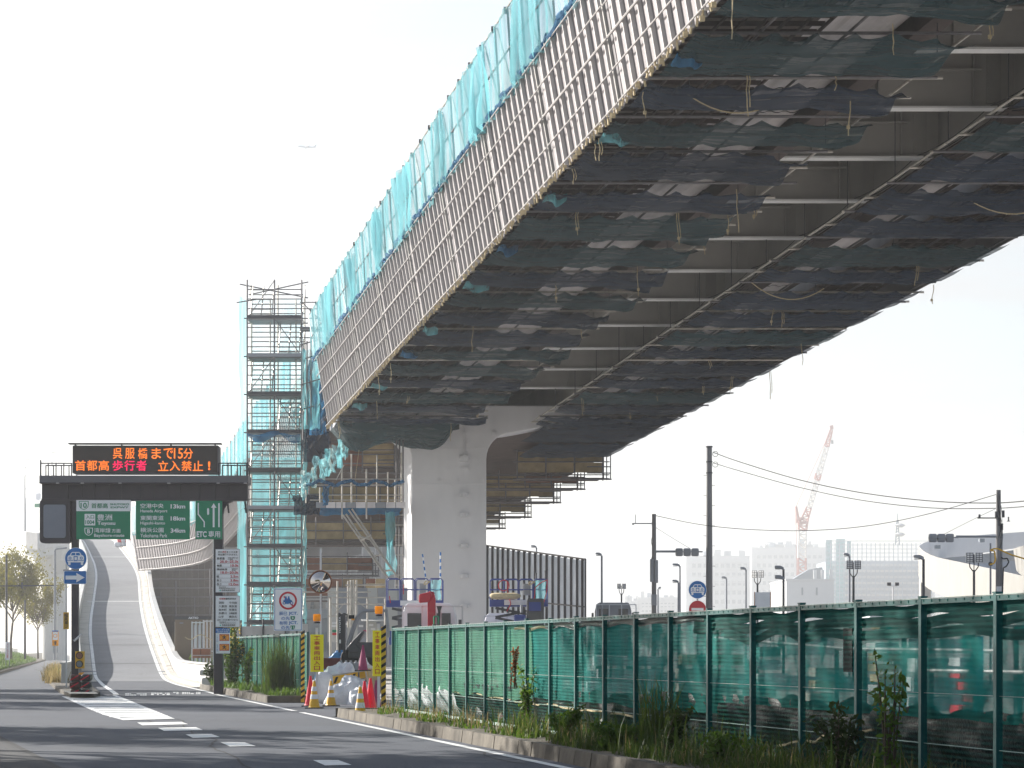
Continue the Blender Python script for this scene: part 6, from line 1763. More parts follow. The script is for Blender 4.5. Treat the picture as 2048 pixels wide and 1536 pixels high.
tarp(707, 0, 78, 1.1, .9, .72, 'tarp_white', 'white crumpled tarpaulin beside the foot of the magenta cone', 2, grp=GT)
tarp(694, 0, 76, 1.2, .8, .55, 'bag_white', 'grey-white woven sheet heap low below the striped plank', 3, grp=GT)
tarp(718, 0, 75.5, .7, .6, .42, 'tarp_white', 'small white heap nearest the right post of the entrance', 4, grp=GT)
lump(648, 1375, 77, (.5, .5, .9), 'bag_white', 'white woven sack behind the left entrance post', 6, 'woven_sack', 'sack')
tarp(672, 0, 92, 1.3, .9, 1.22, 'tarp_blue', 'blue tarpaulin draped over gear right of the maroon steel box', 5, 'blue_tarpaulin')
tarp(652, 0, 93, .9, .9, 1.1, 'tarp_blue', 'smaller blue tarpaulin behind the left entrance post', 7, 'blue_tarpaulin')
tag(MB().box((0, 0, 0), (.62, .5, .36)).build('steel_box', M['maroon'], bevel=.01), 'dark maroon steel box under the blue tarpaulin', 'box'); [o for o in COL.objects if o.name == 'steel_box'][0].location = at(662, 1327, 90)
lab = ['leftmost', 'second', 'third', 'fourth', 'rightmost']
for i, x in enumerate((682, 692, 702, 712, 722)):
    e = empty('metal_canister', at(x, 1340, 82) * 1, lab[i] + ' of the row of upright grey-blue steel canisters behind the barrier', 'canister', 'row of grey canisters')
    e.location.z = .62
    MB().lathe((0, 0, 0), [(.075, 0), (.08, .02), (.08, .44), (.065, .5), (.03, .53), (.03, .57)], 12).build('cylinder', M['steel'], e)
tag(MB().box((0, 0, 0), (1.0, .8, .6)).build('pallet_box', M['maroon'], bevel=.01), 'low dark crate carrying the grey canisters', 'crate'); [o for o in COL.objects if o.name == 'pallet_box'][0].location = V(at(702, 1360, 82).x, 82, .31)
for i in range(5):
    for j in range(3):
        e = MB().box((0, 0, 0), (.30, .25, .10)).build('paper_sack', M['bag_white'], bevel=.03); e.location = V(at(722, 0, 96).x + j * .31 + rnd.uniform(-.03, .03), 96, .9 + i * .11)
        tag(e, ['left', 'middle', 'right'][j] + ' pale sack in ' + ['the bottom', 'the second', 'the middle', 'the fourth', 'the top'][i] + ' layer stacked behind the magenta cone', 'sack', 'stacked pale sacks')
tag(MB().box((0, 0, 0), (1.1, .9, .85)).build('pallet_stack', M['ply'], bevel=.01), 'wooden pallet stack under the pale sacks', 'pallet'); [o for o in COL.objects if o.name == 'pallet_stack'][0].location = V(at(722, 0, 96).x + .3, 96, .42)

# ------------------------------------------------------------------ vehicles behind the near fence
def lift_platform(x0, y0, x1, y1, Y, label, extra):
    e = empty('lift_platform', at((x0 + x1) / 2, y1, Y), label, 'lift platform', 'blue lift platforms behind the fence'); o = e.location.copy(); K = Y / F
    wd, hh = (x1 - x0) * K, (y1 - y0) * K; d = 1.1
    MB().box((0, d / 2, .12), (wd, d, .24)).build('floor_frame', M['blue_steel'], e, bevel=.02)
    MB().box((0, -.02, .14), (wd * .5, .02, .18)).build('floor_edge', M['white_paint'], e)
    n = 4
    for k in range(n):
        xa, xb = -wd / 2 + wd * k / n + .02, -wd / 2 + wd * (k + 1) / n - .02
        for y in (0, d):
            z0, z1 = .24, hh
            MB().path([V(xa, y, z0), V(xa, y, z1 - .06), V(xa + .06, y, z1), V(xb - .06, y, z1), V(xb, y, z1 - .06), V(xb, y, z0)], .018, 5).path([V(xa, y, (z0 + z1) / 2), V(xb, y, (z0 + z1) / 2)], .014, 5).build('guard_rail', M['blue_steel'], e)
    MB().box((wd * .14, .1, hh * .62), (.24, .14, hh * .42)).build('control_box', M['steel'], e, bevel=.02)
    MB().grid(lambda u, v: V(wd * (.28 + .18 * u) + .02 * math.sin(v * 9), -.03 + .04 * math.sin(u * 7), .25 + (hh - .3) * v), 8, 8).build('teal_cloth', M['net_teal'], e, smooth=True)
    mb = MB(); pts = [V(wd * .22 + .10 * math.cos(t * .7) * (1 + t * .01), -.05, hh * .85 + .07 * math.sin(t * .9)) for t in range(18)]; mb.path(pts, .014, 5); mb.build('rope_coil', M['rope'], e)
    for q, m_, nm in extra: MB().path([V(x * K, y, z * K) for x, y, z in q], .017, 5).build(nm, M[m_], e)
    # scissor arms and chassis below
    mb = MB()
    for k in range(2):
        z = -.05 - k * .35; mb.bar(V(-wd * .4, .2, z), V(wd * .4, .2, z - .33), .05, .09).bar(V(-wd * .4, .3, z - .33), V(wd * .4, .3, z), .05, .09)
    mb.build('scissor_arms', M['steel_dark'], e); MB().box((0, d / 2, -1.1), (wd * .9, d, .5)).build('chassis', M['blue_steel'], e, bevel=.03)
    return e
lift_platform(772, 1157, 886, 1214, 98, 'blue lift platform in front of the left edge of the pier', [([(-48, -.05, 8), (-50, -.05, 22)], 'sign_red', 'red_strap'), ([(-22, -.05, 25), (-22, -.05, 45)], 'sign_red', 'red_strap')])
lift_platform(979, 1158, 1096, 1213, 98, 'blue lift platform draped with a red hose, right of the pier', [([(-30 + 11 * math.cos(t * .6), -.07, 42 + 11 * math.sin(t * .6)) for t in range(13)] + [(-22, -.07, 30), (-16, -.07, 5), (-24, -.07, -10)], 'sign_red', 'red_hose'), ([(30, -.07, 3), (33, -.07, 38), (45, -.07, 48), (57, -.07, 53), (56, -.07, 30), (50, -.07, 8)], 'sign_red', 'red_hose')])
for i, (x, y0, y1, dx) in enumerate(((845, 1108, 1160, 7), (881, 1104, 1160, 0))):
    e = empty('striped_pole', at(x + dx, y1, 98.2), 'thin blue and white striped warning pole on the left lift platform, ' + ('leaning' if dx else 'upright'), 'marker pole'); K = 98 / F
    for k in range(8):
        a, b = V(-dx * K * k / 8, 0, (y1 - y0) * K * k / 8), V(-dx * K * (k + 1) / 8, 0, (y1 - y0) * K * (k + 1) / 8); MB().tube(a, b, .028, 6).build('band', M['sign_blue'] if k % 2 else M['sign_white'], e)
for i, (x, y0, y1) in enumerate(((1072, 1146, 1165), (1091, 1141, 1165))):
    e = MB().tube((0, 0, 0), (0, 0, (y1 - y0) / F * 98), .03, 6).build('dark_pole', M['steel_dark']); e.location = at(x, y1, 98.3); tag(e, ['left', 'right'][i] + ' one of two short dark stakes on the right lift platform', 'stake')
def truck_cab(cx, y_top, wpx, Y, label, hh=2.3, mt='white_paint'):
    K = Y / F; e = empty('truck', V(at(cx, 0, Y).x, Y, 0), label, 'truck'); zt = at(cx, y_top, Y).z; wd = wpx * K
    z0 = .9
    MB().prism([(-wd / 2, z0), (wd / 2, z0), (wd / 2, zt - .45), (wd / 2 - .10, zt - .08), (wd / 2 - .2, zt), (-wd / 2 + .2, zt), (-wd / 2 + .10, zt - .08), (-wd / 2, zt - .45)], 0, 1.5).build('cab', M[mt], e, bevel=.04)
    for s_ in (-1, 1):
        MB().box((s_ * wd * .27, -.012, zt - .62), (wd * .26, .03, .55)).build('rear_window', M['glass'], e, bevel=.01)
        MB().box((s_ * (wd / 2 + .12), 1.2, zt - .7), (.12, .05, .30)).build('mirror', M['steel_dark'], e)
    MB().box((0, -2.6, .95), (wd * 1.05, 4.8, .25)).build('bed', M['steel'], e)
    for s_ in (-1, 1):
        for y in (.8, -3.8): 
            q = MB().lathe((0, 0, 0), [(.4, -.12), (.45, -.1), (.45, .1), (.4, .12)], 16).build('wheel', M['rubber'], e); q.location = (s_ * wd * .42, y, .45); q.rotation_euler = (0, PI / 2, 0)
    mb = MB()
    for z in (zt - .12, zt - .9): mb.bar(V(-wd * .48, -.25, z), V(wd * .62, -.25, z), .05)
    for x in (-.48, -.12, .22, .62): mb.bar(V(wd * x, -.25, zt - .12), V(wd * x, -.25, .9), .05)
    mb.build('rear_guard', M['post_white'], e)
    return e
truck_cab(858, 1206, 108, 93, 'white crane truck seen from behind, in front of the pier', 2.3)
K = 92 / F
cr_ = empty('loader_crane', at(860, 1250, 92), 'folded bright red loader crane standing behind the white truck cab', 'crane'); co = cr_.location.copy()
cp = lambda x, y, d=0: at(x, y, 92 + d) - co
MB().prism([(cp(x, y).x, cp(x, y).z) for x, y in ((856, 1330), (871, 1330), (871, 1200), (868, 1184), (858, 1182), (855, 1200))], 0, .25).build('column', M['red_steel'], cr_, bevel=.02)
MB().prism([(cp(x, y).x, cp(x, y).z) for x, y in ((838, 1189), (862, 1183), (864, 1192), (858, 1204), (838, 1206))], -.15, .35).build('winch_housing', M['red_steel'], cr_, bevel=.04)
mb = MB().prism([(cp(x, y).x, cp(x, y).z) for x, y in ((873, 1212), (884, 1212), (881, 1222), (880, 1250), (876, 1250), (876, 1222))], -.05, .1); mb.build('hook_block', M['sign_black'], cr_)
MB().path([cp(868, 1248, -.2), cp(868, 1233, -.2), cp(877, 1233, -.2), cp(877, 1248, -.2)], .03, 5).build('green_hoop', M['sign_green'], cr_)
# grey excavator / carrier right of pier
ex = empty('excavator', V(at(1068, 0, 96).x, 96, 0), 'dark excavator cab with blue rear panel beside the pier', 'excavator'); exo = ex.location.copy()
xp = lambda x, y, d=0: at(x, y, 96 + d) - exo
a, b = xp(1052, 1300), xp(1088, 1197)
MB().hexa([(a.x, 0, 1), (b.x, 0, 1), (b.x, 1.4, 1), (a.x, 1.4, 1)], [(a.x + .03, 0, b.z), (b.x, 0, b.z), (b.x, 1.4, b.z), (a.x + .03, 1.4, b.z)]).build('cab', M['steel_dark'], ex, bevel=.04)
MB().box(((xp(1070, 1213)).x, -.01, xp(0, 1213).z), (24 * 96 / F, .03, 18 * 96 / F)).build('blue_panel', M['blue_steel'], ex)
MB().box(((xp(1070, 1232)).x, -.01, xp(0, 1232).z), (26 * 96 / F, .03, 14 * 96 / F)).build('rear_window', M['glass'], ex)
MB().box(((xp(1040, 1238)).x, .4, xp(0, 1238).z - .2), (24 * 96 / F, .9, .7)).build('engine_cover', M['blue_steel'], ex, bevel=.05)
MB().box((0, .7, .45), (2.0, 2.6, .8)).build('tracks', M['rubber'], ex, bevel=.1)
MB().path([xp(1043, 1225), xp(1043, 1210)], .05, 6).build('exhaust', M['steel'], ex)
truck_cab(1000, 1226, 66, 100, 'low white vehicle half hidden behind the fence, right of the pier foot')
e = lump(1010, 1192, 97.2, (1.1, .7, .22), 'rope', 'tan folded hoses lying on the right lift platform', 11, 'folded_hose', 'hose', g0_=1)
truck_cab(1227, 1205, 72, 150, 'grey lorry with dark windscreen standing beyond the panelled noise wall', mt='steel')

# tall H-post noise wall with pale panels
nw = empty('noise_wall', V(at(1075, 0, 150).x, 150, 0), 'tall noise wall of pale panels between dark H-posts, right of the pier', 'wall'); nwo = nw.location.copy()
xs = [965, 975, 985.5, 996, 1006, 1016.5, 1027, 1037.5, 1049, 1059.5, 1071, 1082, 1094, 1106, 1118, 1130.5, 1143, 1155, 1165.5, 1171]
def nYd(x): return 152 - (x - 965) / 206 * 14
for i, x in enumerate(xs):
    Y = nYd(x); yt = 1091 + (x - 973) * .137; p = at(x, yt, Y)
    MB().box((p.x - nwo.x, Y - nwo.y, p.z / 2), (.17 if i % 1 == 0 and i < 19 else .08, .2, p.z)).build('post', M['steel_dark'] if i % 2 else M['gantry'], nw)
    if i < len(xs) - 1:
        x2 = xs[i + 1]; Y2 = nYd(x2); q = at(x2, 1091 + (x2 - 973) * .137, Y2)
        for (f0, f1, m) in ((.0, .26, 'steel'), (.262, .60, 'translucent'), (.605, .985, 'translucent')):
            A, B = V(p.x, Y, p.z * f0) - nwo, V(q.x, Y2, q.z * f0) - nwo; C, D_ = V(q.x, Y2, q.z * f1) - nwo, V(p.x, Y, p.z * f1) - nwo
            MB().hexa([A, B, B + V(0, .05, 0), A + V(0, .05, 0)], [D_, C, C + V(0, .05, 0), D_ + V(0, .05, 0)]).build('panel', M[m], nw)
        if i % 3 == 1: MB().bar(V(p.x, Y - .1, p.z - .25) - nwo, V(p.x + .35, Y - .1, p.z - .1) - nwo, .04).build('bracket', M['gantry'], nw)
for f in (.605, 1.0):
    p, q = at(973, 1091, nYd(973)), at(1171, 1118.5, nYd(1171)); MB().bar(V(p.x, p.y - .02, p.z * f) - nwo, V(q.x, q.y - .02, q.z * f) - nwo, .07).build('rail', M['gantry'], nw)

# tan container, racks and rusty crate behind the ramp parapet
ct = empty('site_container', V(at(386, 0, 150).x, 150, 0), 'tan storage container with a dark roof band reading AKTIO, behind the white parapet', 'container'); cto = ct.location.copy()
K = 150 / F; zt = at(0, 1238, 150).z
MB().box((0, 1.2, zt / 2), (72 * K, 2.4, zt)).build('body', M['tan'], ct, bevel=.02)
MB().box((0, 1.2, zt + .06), (74 * K, 2.5, .18)).build('roof_band', M['steel_dark'], ct)
MB().box((-36 * K + .02 - .03, 1.2, zt / 2 - .05), (.04, 2.3, zt - .2)).build('end_wall', M['concrete'], ct)
vs, fs, a_, b_, c_, d_ = text_mesh('AKTIO', .03, False); lt = MB(); lt.add([(-.25 + .55 * (v.x - a_) / (b_ - a_), -.06 - v.z, zt + .0 + .12 * (v.y - c_) / (d_ - c_)) for v in vs], fs); lt.build('lettering', W_, ct)
MB().box((-34 * K + .3, -.02, zt - .22), (.2, .03, .06)).build('plate', M['steel'], ct)
for k, (x0, x1, yt, Y, lb) in enumerate(((384, 408, 1243, 132, 'rack of pale grey shelving behind the parapet, left part'), (407, 428, 1240, 128, 'taller pale rack right beside the gantry post'))):
    e = empty('shelf_rack', V(at((x0 + x1) / 2, 0, Y).x, Y, 0), lb, 'rack'); K = Y / F; zt = at(0, yt, Y).z; wd = (x1 - x0) * K
    for i in range(4):
        x = -wd / 2 + wd * i / 3
        MB().box((x, 0, zt / 2), (.06, .06, zt)).build('upright', M['post_white'], e)
        if i < 3: MB().box((x + wd / 6, .3, zt / 2), (wd / 3 - .1, .03, zt - .3)).build('back_panel', M['tan'] if k else M['steel'], e)
    for z in (.5, zt * .5, zt - .05): MB().box((0, .15, z), (wd, .4, .05)).build('shelf', M['post_white'], e)
rc = empty('rusty_crate', V(at(404, 0, 126).x, 126, 0), 'rusty brown steel skip with pale rails, behind the parapet beside the gantry post', 'skip')
K = 126 / F; z0, z1 = at(0, 1316, 126).z, at(0, 1297, 126).z
for (x, wd) in ((-10, 16), (8, 18)): MB().box((x * K, 0, (z0 + z1) / 2), (wd * K, .5, z1 - z0)).build('side', M['mirror_rim'], rc, bevel=.01)
MB().bar((-20 * K, -.3, z0 + .12), (20 * K, -.3, z0 + .12), .04).bar((-20 * K, -.3, z1), (20 * K, -.3, z1), .04).build('rails', M['rib_light'], rc)
# rope strung near the gantry post
pts = [at(370 + 6 * t, 1274 + 5 * math.sin(t * .9), 125) for t in range(10)]
tag(MB().path(pts, .02, 4).build('slack_line', M['rope']), 'pale slack rope strung above the skip behind the parapet', 'rope')
# white plastic barrier next to the parapet end
e = empty('crash_terminal', lane(8.05, 106.5, 0), 'white rounded crash barrier end next to the flowering bush', 'barrier')
MB().box((0, 0, .62), (.95, .5, .22)).box((0, 0, .25), (.8, .45, .35)).build('beam', M['barrier'], e, bevel=.06); MB().box((0, 0, .3), (.15, .3, .6)).build('foot', M['steel'], e)
# white sheet fence behind far green fence
hw = empty('white_hoarding', V(at(510, 0, 110).x, 110, 0), 'white sheet hoarding with dark poles behind the far green fence', 'hoarding')
K = 110 / F
for i in range(7):
    x = (460 + i * 22.3 - 510) * K; zt = at(0, 1254 - i * 1.1, 110).z
    MB().box((x + 11 * K, 0, zt / 2), (22 * K, .04, zt)).build('sheet', M['barrier'], hw)
    if i in (1, 3, 5, 6): MB().tube((x, -.08, 0), (x, -.08, zt + .25), .04, 6).build('pole', M['steel_dark'], hw)

# ------------------------------------------------------------------ things in the yard that show through the near net
def yard_stack(x, Y, wd, hh, n, m1, m2, label, name='timber_stack', cat='timber stack'):
    e = empty(name, V(at(x, 0, Y).x, Y, 0), label, cat); r = random.Random(int(x))
    for i in range(n):
        z = hh * (i + .5) / n
        MB().box((r.uniform(-.12, .12), 0, z), (wd * r.uniform(.85, 1.05), 1.2, hh / n * .72)).build('layer', M[m1] if r.random() < .6 else M[m2], e, bevel=.01)
    return e
yard_stack(1768, 48, .42, 2.2, 12, 'tarp_white', 'rope', 'tall brightly lit stack of pale boards behind the net at the right')
yard_stack(1935, 46, .30, 1.4, 7, 'cone_red', 'tarp_white', 'pinkish stack behind the net at the right edge')
yard_stack(1870, 50, 1.1, 1.75, 5, 'tarp_white', 'cone_red', 'long low pile with pink and white sheets behind the net')
yard_stack(1640, 52, .5, 1.2, 5, 'concrete', 'ply', 'low stack of boards behind the net, centre right')
yard_stack(1250, 60, 1.6, 1.4, 5, 'concrete', 'tarp_white', 'pale pile seen dimly through the middle of the net')
yard_stack(1420, 56, 1.3, 1.45, 5, 'ply', 'concrete', 'brownish timber pile seen through the net')
yard_stack(1530, 55, .6, 1.6, 6, 'tarp_white', 'concrete', 'pale stack seen through the net right of the timber pile')
for i, (x0, x1, y0, y1, Y) in enumerate(((1430, 1700, 1276, 1298, 50), (1700, 1990, 1298, 1302, 44), (1840, 2060, 1341, 1345, 40), (1130, 1420, 1310, 1322, 62), (1780, 2060, 1248, 1250, 47))):
    o = MB().tube(at(x0, y0, Y + 3) - at(x0, y0, Y + 3), at(x1, y1, Y) - at(x0, y0, Y + 3), .035, 8).build('long_pipe', M['post_white']); o.location = at(x0, y0, Y + 3)
    tag(o, ['pale pipe sloping behind the net, centre right', 'pale pipe lying level behind the net at the right', 'lowest bright pipe behind the net at the right edge', 'pale pipe behind the middle of the net', 'topmost pale pipe behind the net at the right edge'][i], 'pipe')
    for f in (.1, .9):
        q = at(x0 + (x1 - x0) * f, y0 + (y1 - y0) * f, Y + 3 - 3 * f); z = q.z
        s_ = MB().box((0, 0, -z / 2), (.08, .08, z - .05)).build('pipe_stand', M['steel_dark']); s_.location = q; tag(s_, ('near' if f > .5 else 'far') + ' trestle post under the ' + ['sloping pale pipe', 'level pale pipe at the right', 'lowest pale pipe', 'pipe behind the middle of the net', 'topmost pale pipe'][i], 'trestle', 'trestles behind the net')
o = MB().tube((0, 0, 0), (0, 0, 1.7), .05, 6).build('blue_post', M['tarp_blue']); o.location = at(1960, 1335, 40); o.location.z = .0; tag(o, 'thin bright blue post behind the net near the right edge', 'post')
# ------------------------------------------------------------------ street furniture beyond the fence
def H(y, Y): return at(0, y, Y).z
def pole_mesh(mb, p, h, r0, r1, n=10): return mb.tube(p, Vector(p) + V(0, 0, h), r0, n, r1)
Y1 = 150
up = empty('utility_pole', V(at(1418.5, 0, Y1).x, Y1, 0), 'tallest concrete utility pole, with step bolts, right of centre', 'utility pole'); K = Y1 / F
h1 = H(892, Y1); pole_mesh(MB(), (0, 0, 0), h1, .20, .15, 14).build('pole', M['pole'], up)
mb = MB()
for i in range(14):
    z = h1 - 1.6 - i * .55; s_ = 1 if i % 2 else -1; mb.tube((s_ * .1, 0, z), (s_ * .32, 0, z), .012, 4)
mb.build('step_bolts', M['steel_dark'], up)
for z in (h1 - .08, h1 - .9, h1 - 1.5): MB().lathe((0, 0, z), [(.185, 0), (.185, .07)], 14).build('band', M['steel_dark'], up)
for y in (908, 929): MB().path([V(.18 + .15 + .15 * math.cos(t * .7), 0, H(y, Y1) + .15 * math.sin(t * .7)) for t in range(10)], .014, 4).build('cable_loop', M['rubber'], up)
Y2 = 122
u2 = empty('signal_pole', V(at(1308, 0, Y2).x, Y2, 0), 'concrete signal pole with antenna bar and equipment boxes, left of the tallest pole', 'signal pole'); K = Y2 / F
h2 = H(1028, Y2); pole_mesh(MB(), (0, 0, 0), h2, .12, .09, 12).build('pole', M['pole'], u2)
MB().bar((-42 * K, 0, H(1047, Y2)), (0, 0, H(1047, Y2)), .05).bar((-37 * K, 0, H(1047, Y2)), (-37 * K, 0, H(1029, Y2)), .03).bar((-42 * K, 0, H(1050, Y2)), (-42 * K, 0, H(1046, Y2)), .08).build('antenna_bar', M['steel'], u2)
MB().tube((0, 0, H(1103, Y2)), (44 * K, 0, H(1103, Y2)), .05, 8).build('signal_arm', M['steel'], u2)
for dx, y0, y1 in ((-4.5, 1118, 1164), (4.5, 1120, 1166)): MB().box((dx * K, -.02, (H(y0, Y2) + H(y1, Y2)) / 2), (7 * K, .22, H(y0, Y2) - H(y1, Y2))).build('equipment_box', M['steel'], u2, bevel=.03)
MB().path([V(-3 * K + .06 * math.sin(t), -.05, H(1055 + t * 6, Y2)) for t in range(18)], .012, 4).build('cable', M['rubber'], u2)
MB().box((0, 0, H(1200, Y2)), (.24, .24, .5)).build('band_box', M['steel'], u2, bevel=.02)
def signal(x0, y0, x1, y1, Y, label):
    e = empty('traffic_signal', V(at((x0 + x1) / 2, 0, Y).x, Y, H((y0 + y1) / 2, Y)), label, 'traffic light', 'horizontal signals seen from behind'); K = Y / F; wd, hh = (x1 - x0) * K, (y1 - y0) * K
    for i in range(3):
        x = -wd / 2 + wd * (i + .5) / 3
        MB().box((x, 0, 0), (wd / 3 - .02, .22, hh)).build('lamp_housing', M['steel'], e, bevel=.06)
        MB().tube((x, .1, 0), (x, .34, .02), hh * .40, 14).build('visor', M['steel'], e)
    MB().bar((-wd / 2, -.14, hh * .05), (wd / 2 + .15, -.14, hh * .05), .05, .06).build('bracket', M['steel'], e)
    return e
signal(1350.5, 1096.5, 1398, 1112.5, Y2, 'grey traffic light on the arm of the left signal pole, seen from behind')
Y3 = 118
u3 = empty('signal_pole', V(at(1997, 0, Y3).x, Y3, 0), 'grey pole at the right with cables, antenna bar and long signal arm', 'signal pole'); K = Y3 / F
h3 = H(980, Y3); pole_mesh(MB(), (0, 0, 0), h3, .15, .10, 12).build('pole', M['pole'], u3)
MB().tube((.14, -.05, 0), (.14, -.05, H(1050, Y3)), .035, 6).build('conduit', M['steel'], u3)
MB().bar((-42 * K, 0, H(1036, Y3)), (0, 0, H(1036, Y3)), .05).lathe((-38 * K, 0, H(1036, Y3)), [(.05, 0), (.05, .14), (.02, .16)], 8).build('antenna_bar', M['steel_dark'], u3)
MB().tube((-85 * K, 0, H(1073, Y3)), (0, 0, H(1073, Y3)), .05, 8).build('signal_arm', M['steel'], u3)
mb = MB()
for (x, y0, y1) in ((-5, 1023, 1035), (9, 1021, 1035), (6, 1047, 1060), (0, 1036, 1052)): mb.box((x * K, -.05, (H(y0, Y3) + H(y1, Y3)) / 2), (.10, .14, (y1 - y0) * K))
mb.lathe((20 * K, 0, H(1043, Y3)), [(.08, 0), (.03, .05), (.03, .2)], 8).build('fittings', M['steel_dark'], u3)
r_ = random.Random(3)
for k in range(6):
    x0, y0 = r_.uniform(-3, 4), r_.uniform(985, 1040); x1, y1 = r_.uniform(-4, 5), y0 + r_.uniform(30, 80); bx = r_.uniform(-12, 20)
    MB().path([V(((1 - t) ** 2 * x0 + 2 * t * (1 - t) * bx + t * t * x1) * K, -.12, H((1 - t) * y0 + t * y1 + 12 * t * (1 - t), Y3)) for t in [i / 8 for i in range(9)]], .010, 4).build('cable', M['rubber'], u3)
MB().path([V(x * K, -.2, H(y, Y3)) for x, y in ((4, 1115), (8, 1118), (16, 1117), (19, 1124), (14, 1133), (8, 1136), (6, 1200))], .03, 5).build('black_conduit', M['rubber'], u3)
MB().box((0, -.12, H(1180, Y3)), (.2, .12, .3)).build('control_box', M['post_white'], u3)
signal(1857, 1067.5, 1908, 1084.5, Y3, 'grey traffic light on the long arm of the right pole, seen from behind')
yp = empty('service_post', V(at(1981, 0, Y3 - 2).x, Y3 - 2, 0), 'short post with yellow sleeved cable beside the right pole', 'post'); K = Y3 / F
pole_mesh(MB(), (0, 0, 0), H(1090, Y3), .05, .04, 8).build('pole', M['steel'], yp); MB().lathe((0, 0, H(1134, Y3)), [(.09, 0), (.09, .12), (.05, .16)], 8).build('collar', M['steel_dark'], yp)
MB().path([V(x * K, -.1, H(y, Y3)) for x, y in ((-2, 1132), (6, 1130), (9, 1122), (7, 1106), (-1, 1104), (6, 1101), (14, 1101), (24, 1106), (40, 1113), (70, 1122))], .035, 6).build('yellow_cable', M['cone_yellow'], yp)
# overhead cables
def cable(pts, r, label, nm='overhead_cable'):
    P = [at(*p) for p in pts]; out = []
    n = len(P)
    for i in range(n - 1):
        p0, p1, p2, p3 = P[max(0, i - 1)], P[i], P[i + 1], P[min(n - 1, i + 2)]
        for k in range(8):
            t = k / 8; out.append(.5 * ((2 * p1) + (p2 - p0) * t + (2 * p0 - 5 * p1 + 4 * p2 - p3) * t * t + (-p0 + 3 * p1 - 3 * p2 + p3) * t ** 3))
    out.append(P[-1]); o = out[0].copy()
    q = MB().path([x - o for x in out], r, 5).build(nm, M['rubber']); q.location = o
    return tag(q, label, 'cable')
cable([(1427, 905, 150), (1480, 924, 147), (1600, 960, 142), (1720, 985, 136), (1850, 1001, 130), (1960, 1006, 125), (2060, 1001, 121), (2300, 970, 110)], .024, 'upper heavy overhead cable sagging from the tallest pole to the right edge')
cable([(1427, 926, 150), (1480, 942, 147), (1600, 975, 142), (1720, 1000, 136), (1850, 1015, 130), (1960, 1017, 125), (2060, 1012, 121), (2300, 985, 110)], .020, 'lower heavy overhead cable sagging from the tallest pole to the right edge')
cable([(1310, 1031, 122), (1400, 1049, 122), (1500, 1059, 121), (1620, 1061, 120), (1740, 1051, 120), (1860, 1027, 119), (1992, 989, 118)], .014, 'thin cable strung between the two signal poles')
cable([(1310, 1054, 122), (1345, 1076, 122), (1380, 1097, 122)], .008, 'very thin stay wire from the left signal pole to its traffic light', 'stay_wire')
cable([(1885, 1070, 118), (1940, 1042, 118), (1990, 1018, 118)], .008, 'very thin stay wire from the right pole to its traffic light', 'stay_wire')
# lamps
def street_lamp(x, ytop, Y, dirx, label, hd=15, double=False, r=.07, name='street_lamp', grp='single-arm lamp posts'):
    e = empty(name, V(at(x, 0, Y).x, Y, 0), label, 'street lamp', grp); K = Y / F; z = H(ytop, Y)
    pole_mesh(MB(), (0, 0, 0), z, r, r * .75, 8).build('pole', M['steel_dark'] if Y < 140 else M['steel'], e)
    for k, dz in enumerate((0,) + ((-.45,) if double else ())):
        L_ = hd * K
        MB().prism([(0, z + dz - .06), (dirx * L_ * .4, z + dz - .03 + .06 * (k == 0)), (dirx * L_, z + dz + (.06 if not double else .02)), (dirx * L_, z + dz + .16), (dirx * L_ * .4, z + dz + .16), (0, z + dz + .08)][::(1 if dirx > 0 else -1)], -.15, .15).build('lamp_head', M['steel'], e, bevel=.02)
        MB().box((dirx * L_ * .65, 0, z + dz - .0), (L_ * .6, .22, .04)).build('lens', M['concrete_far'], e)
    return e
street_lamp(1203.5, 1111, 150, -1, 'lamp post right of the noise wall, arm to the left', 12)
street_lamp(1073, 1095, 190, -1, 'lamp post showing behind the top of the noise wall', 11)
street_lamp(1360, 1132, 170, -1, 'lamp post just left of the round blue sign, upper lamp of the close pair', 15)
street_lamp(1357, 1165, 160, -1, 'shorter lamp post just left of the round blue sign, slanting head', 12)
street_lamp(1316, 1178, 200, 1, 'small lamp post right beside the left signal pole', 6)
street_lamp(1453, 1157, 200, -1, 'small lamp post right of the tallest pole', 10)
street_lamp(1492, 1139, 180, -1, 'lamp post between the small lamp and the decorative double lamp', 12)
street_lamp(1567, 1138, 130, -1, 'dark lamp post with two stacked heads, in front of the white hall', 17, True)
street_lamp(1699, 1112, 150, -1, 'lamp post in front of the scaffolded building, thin left-pointing head', 12)
street_lamp(1847, 1118, 110, -1, 'lamp post with large drooping head before the curved white ramp', 19)
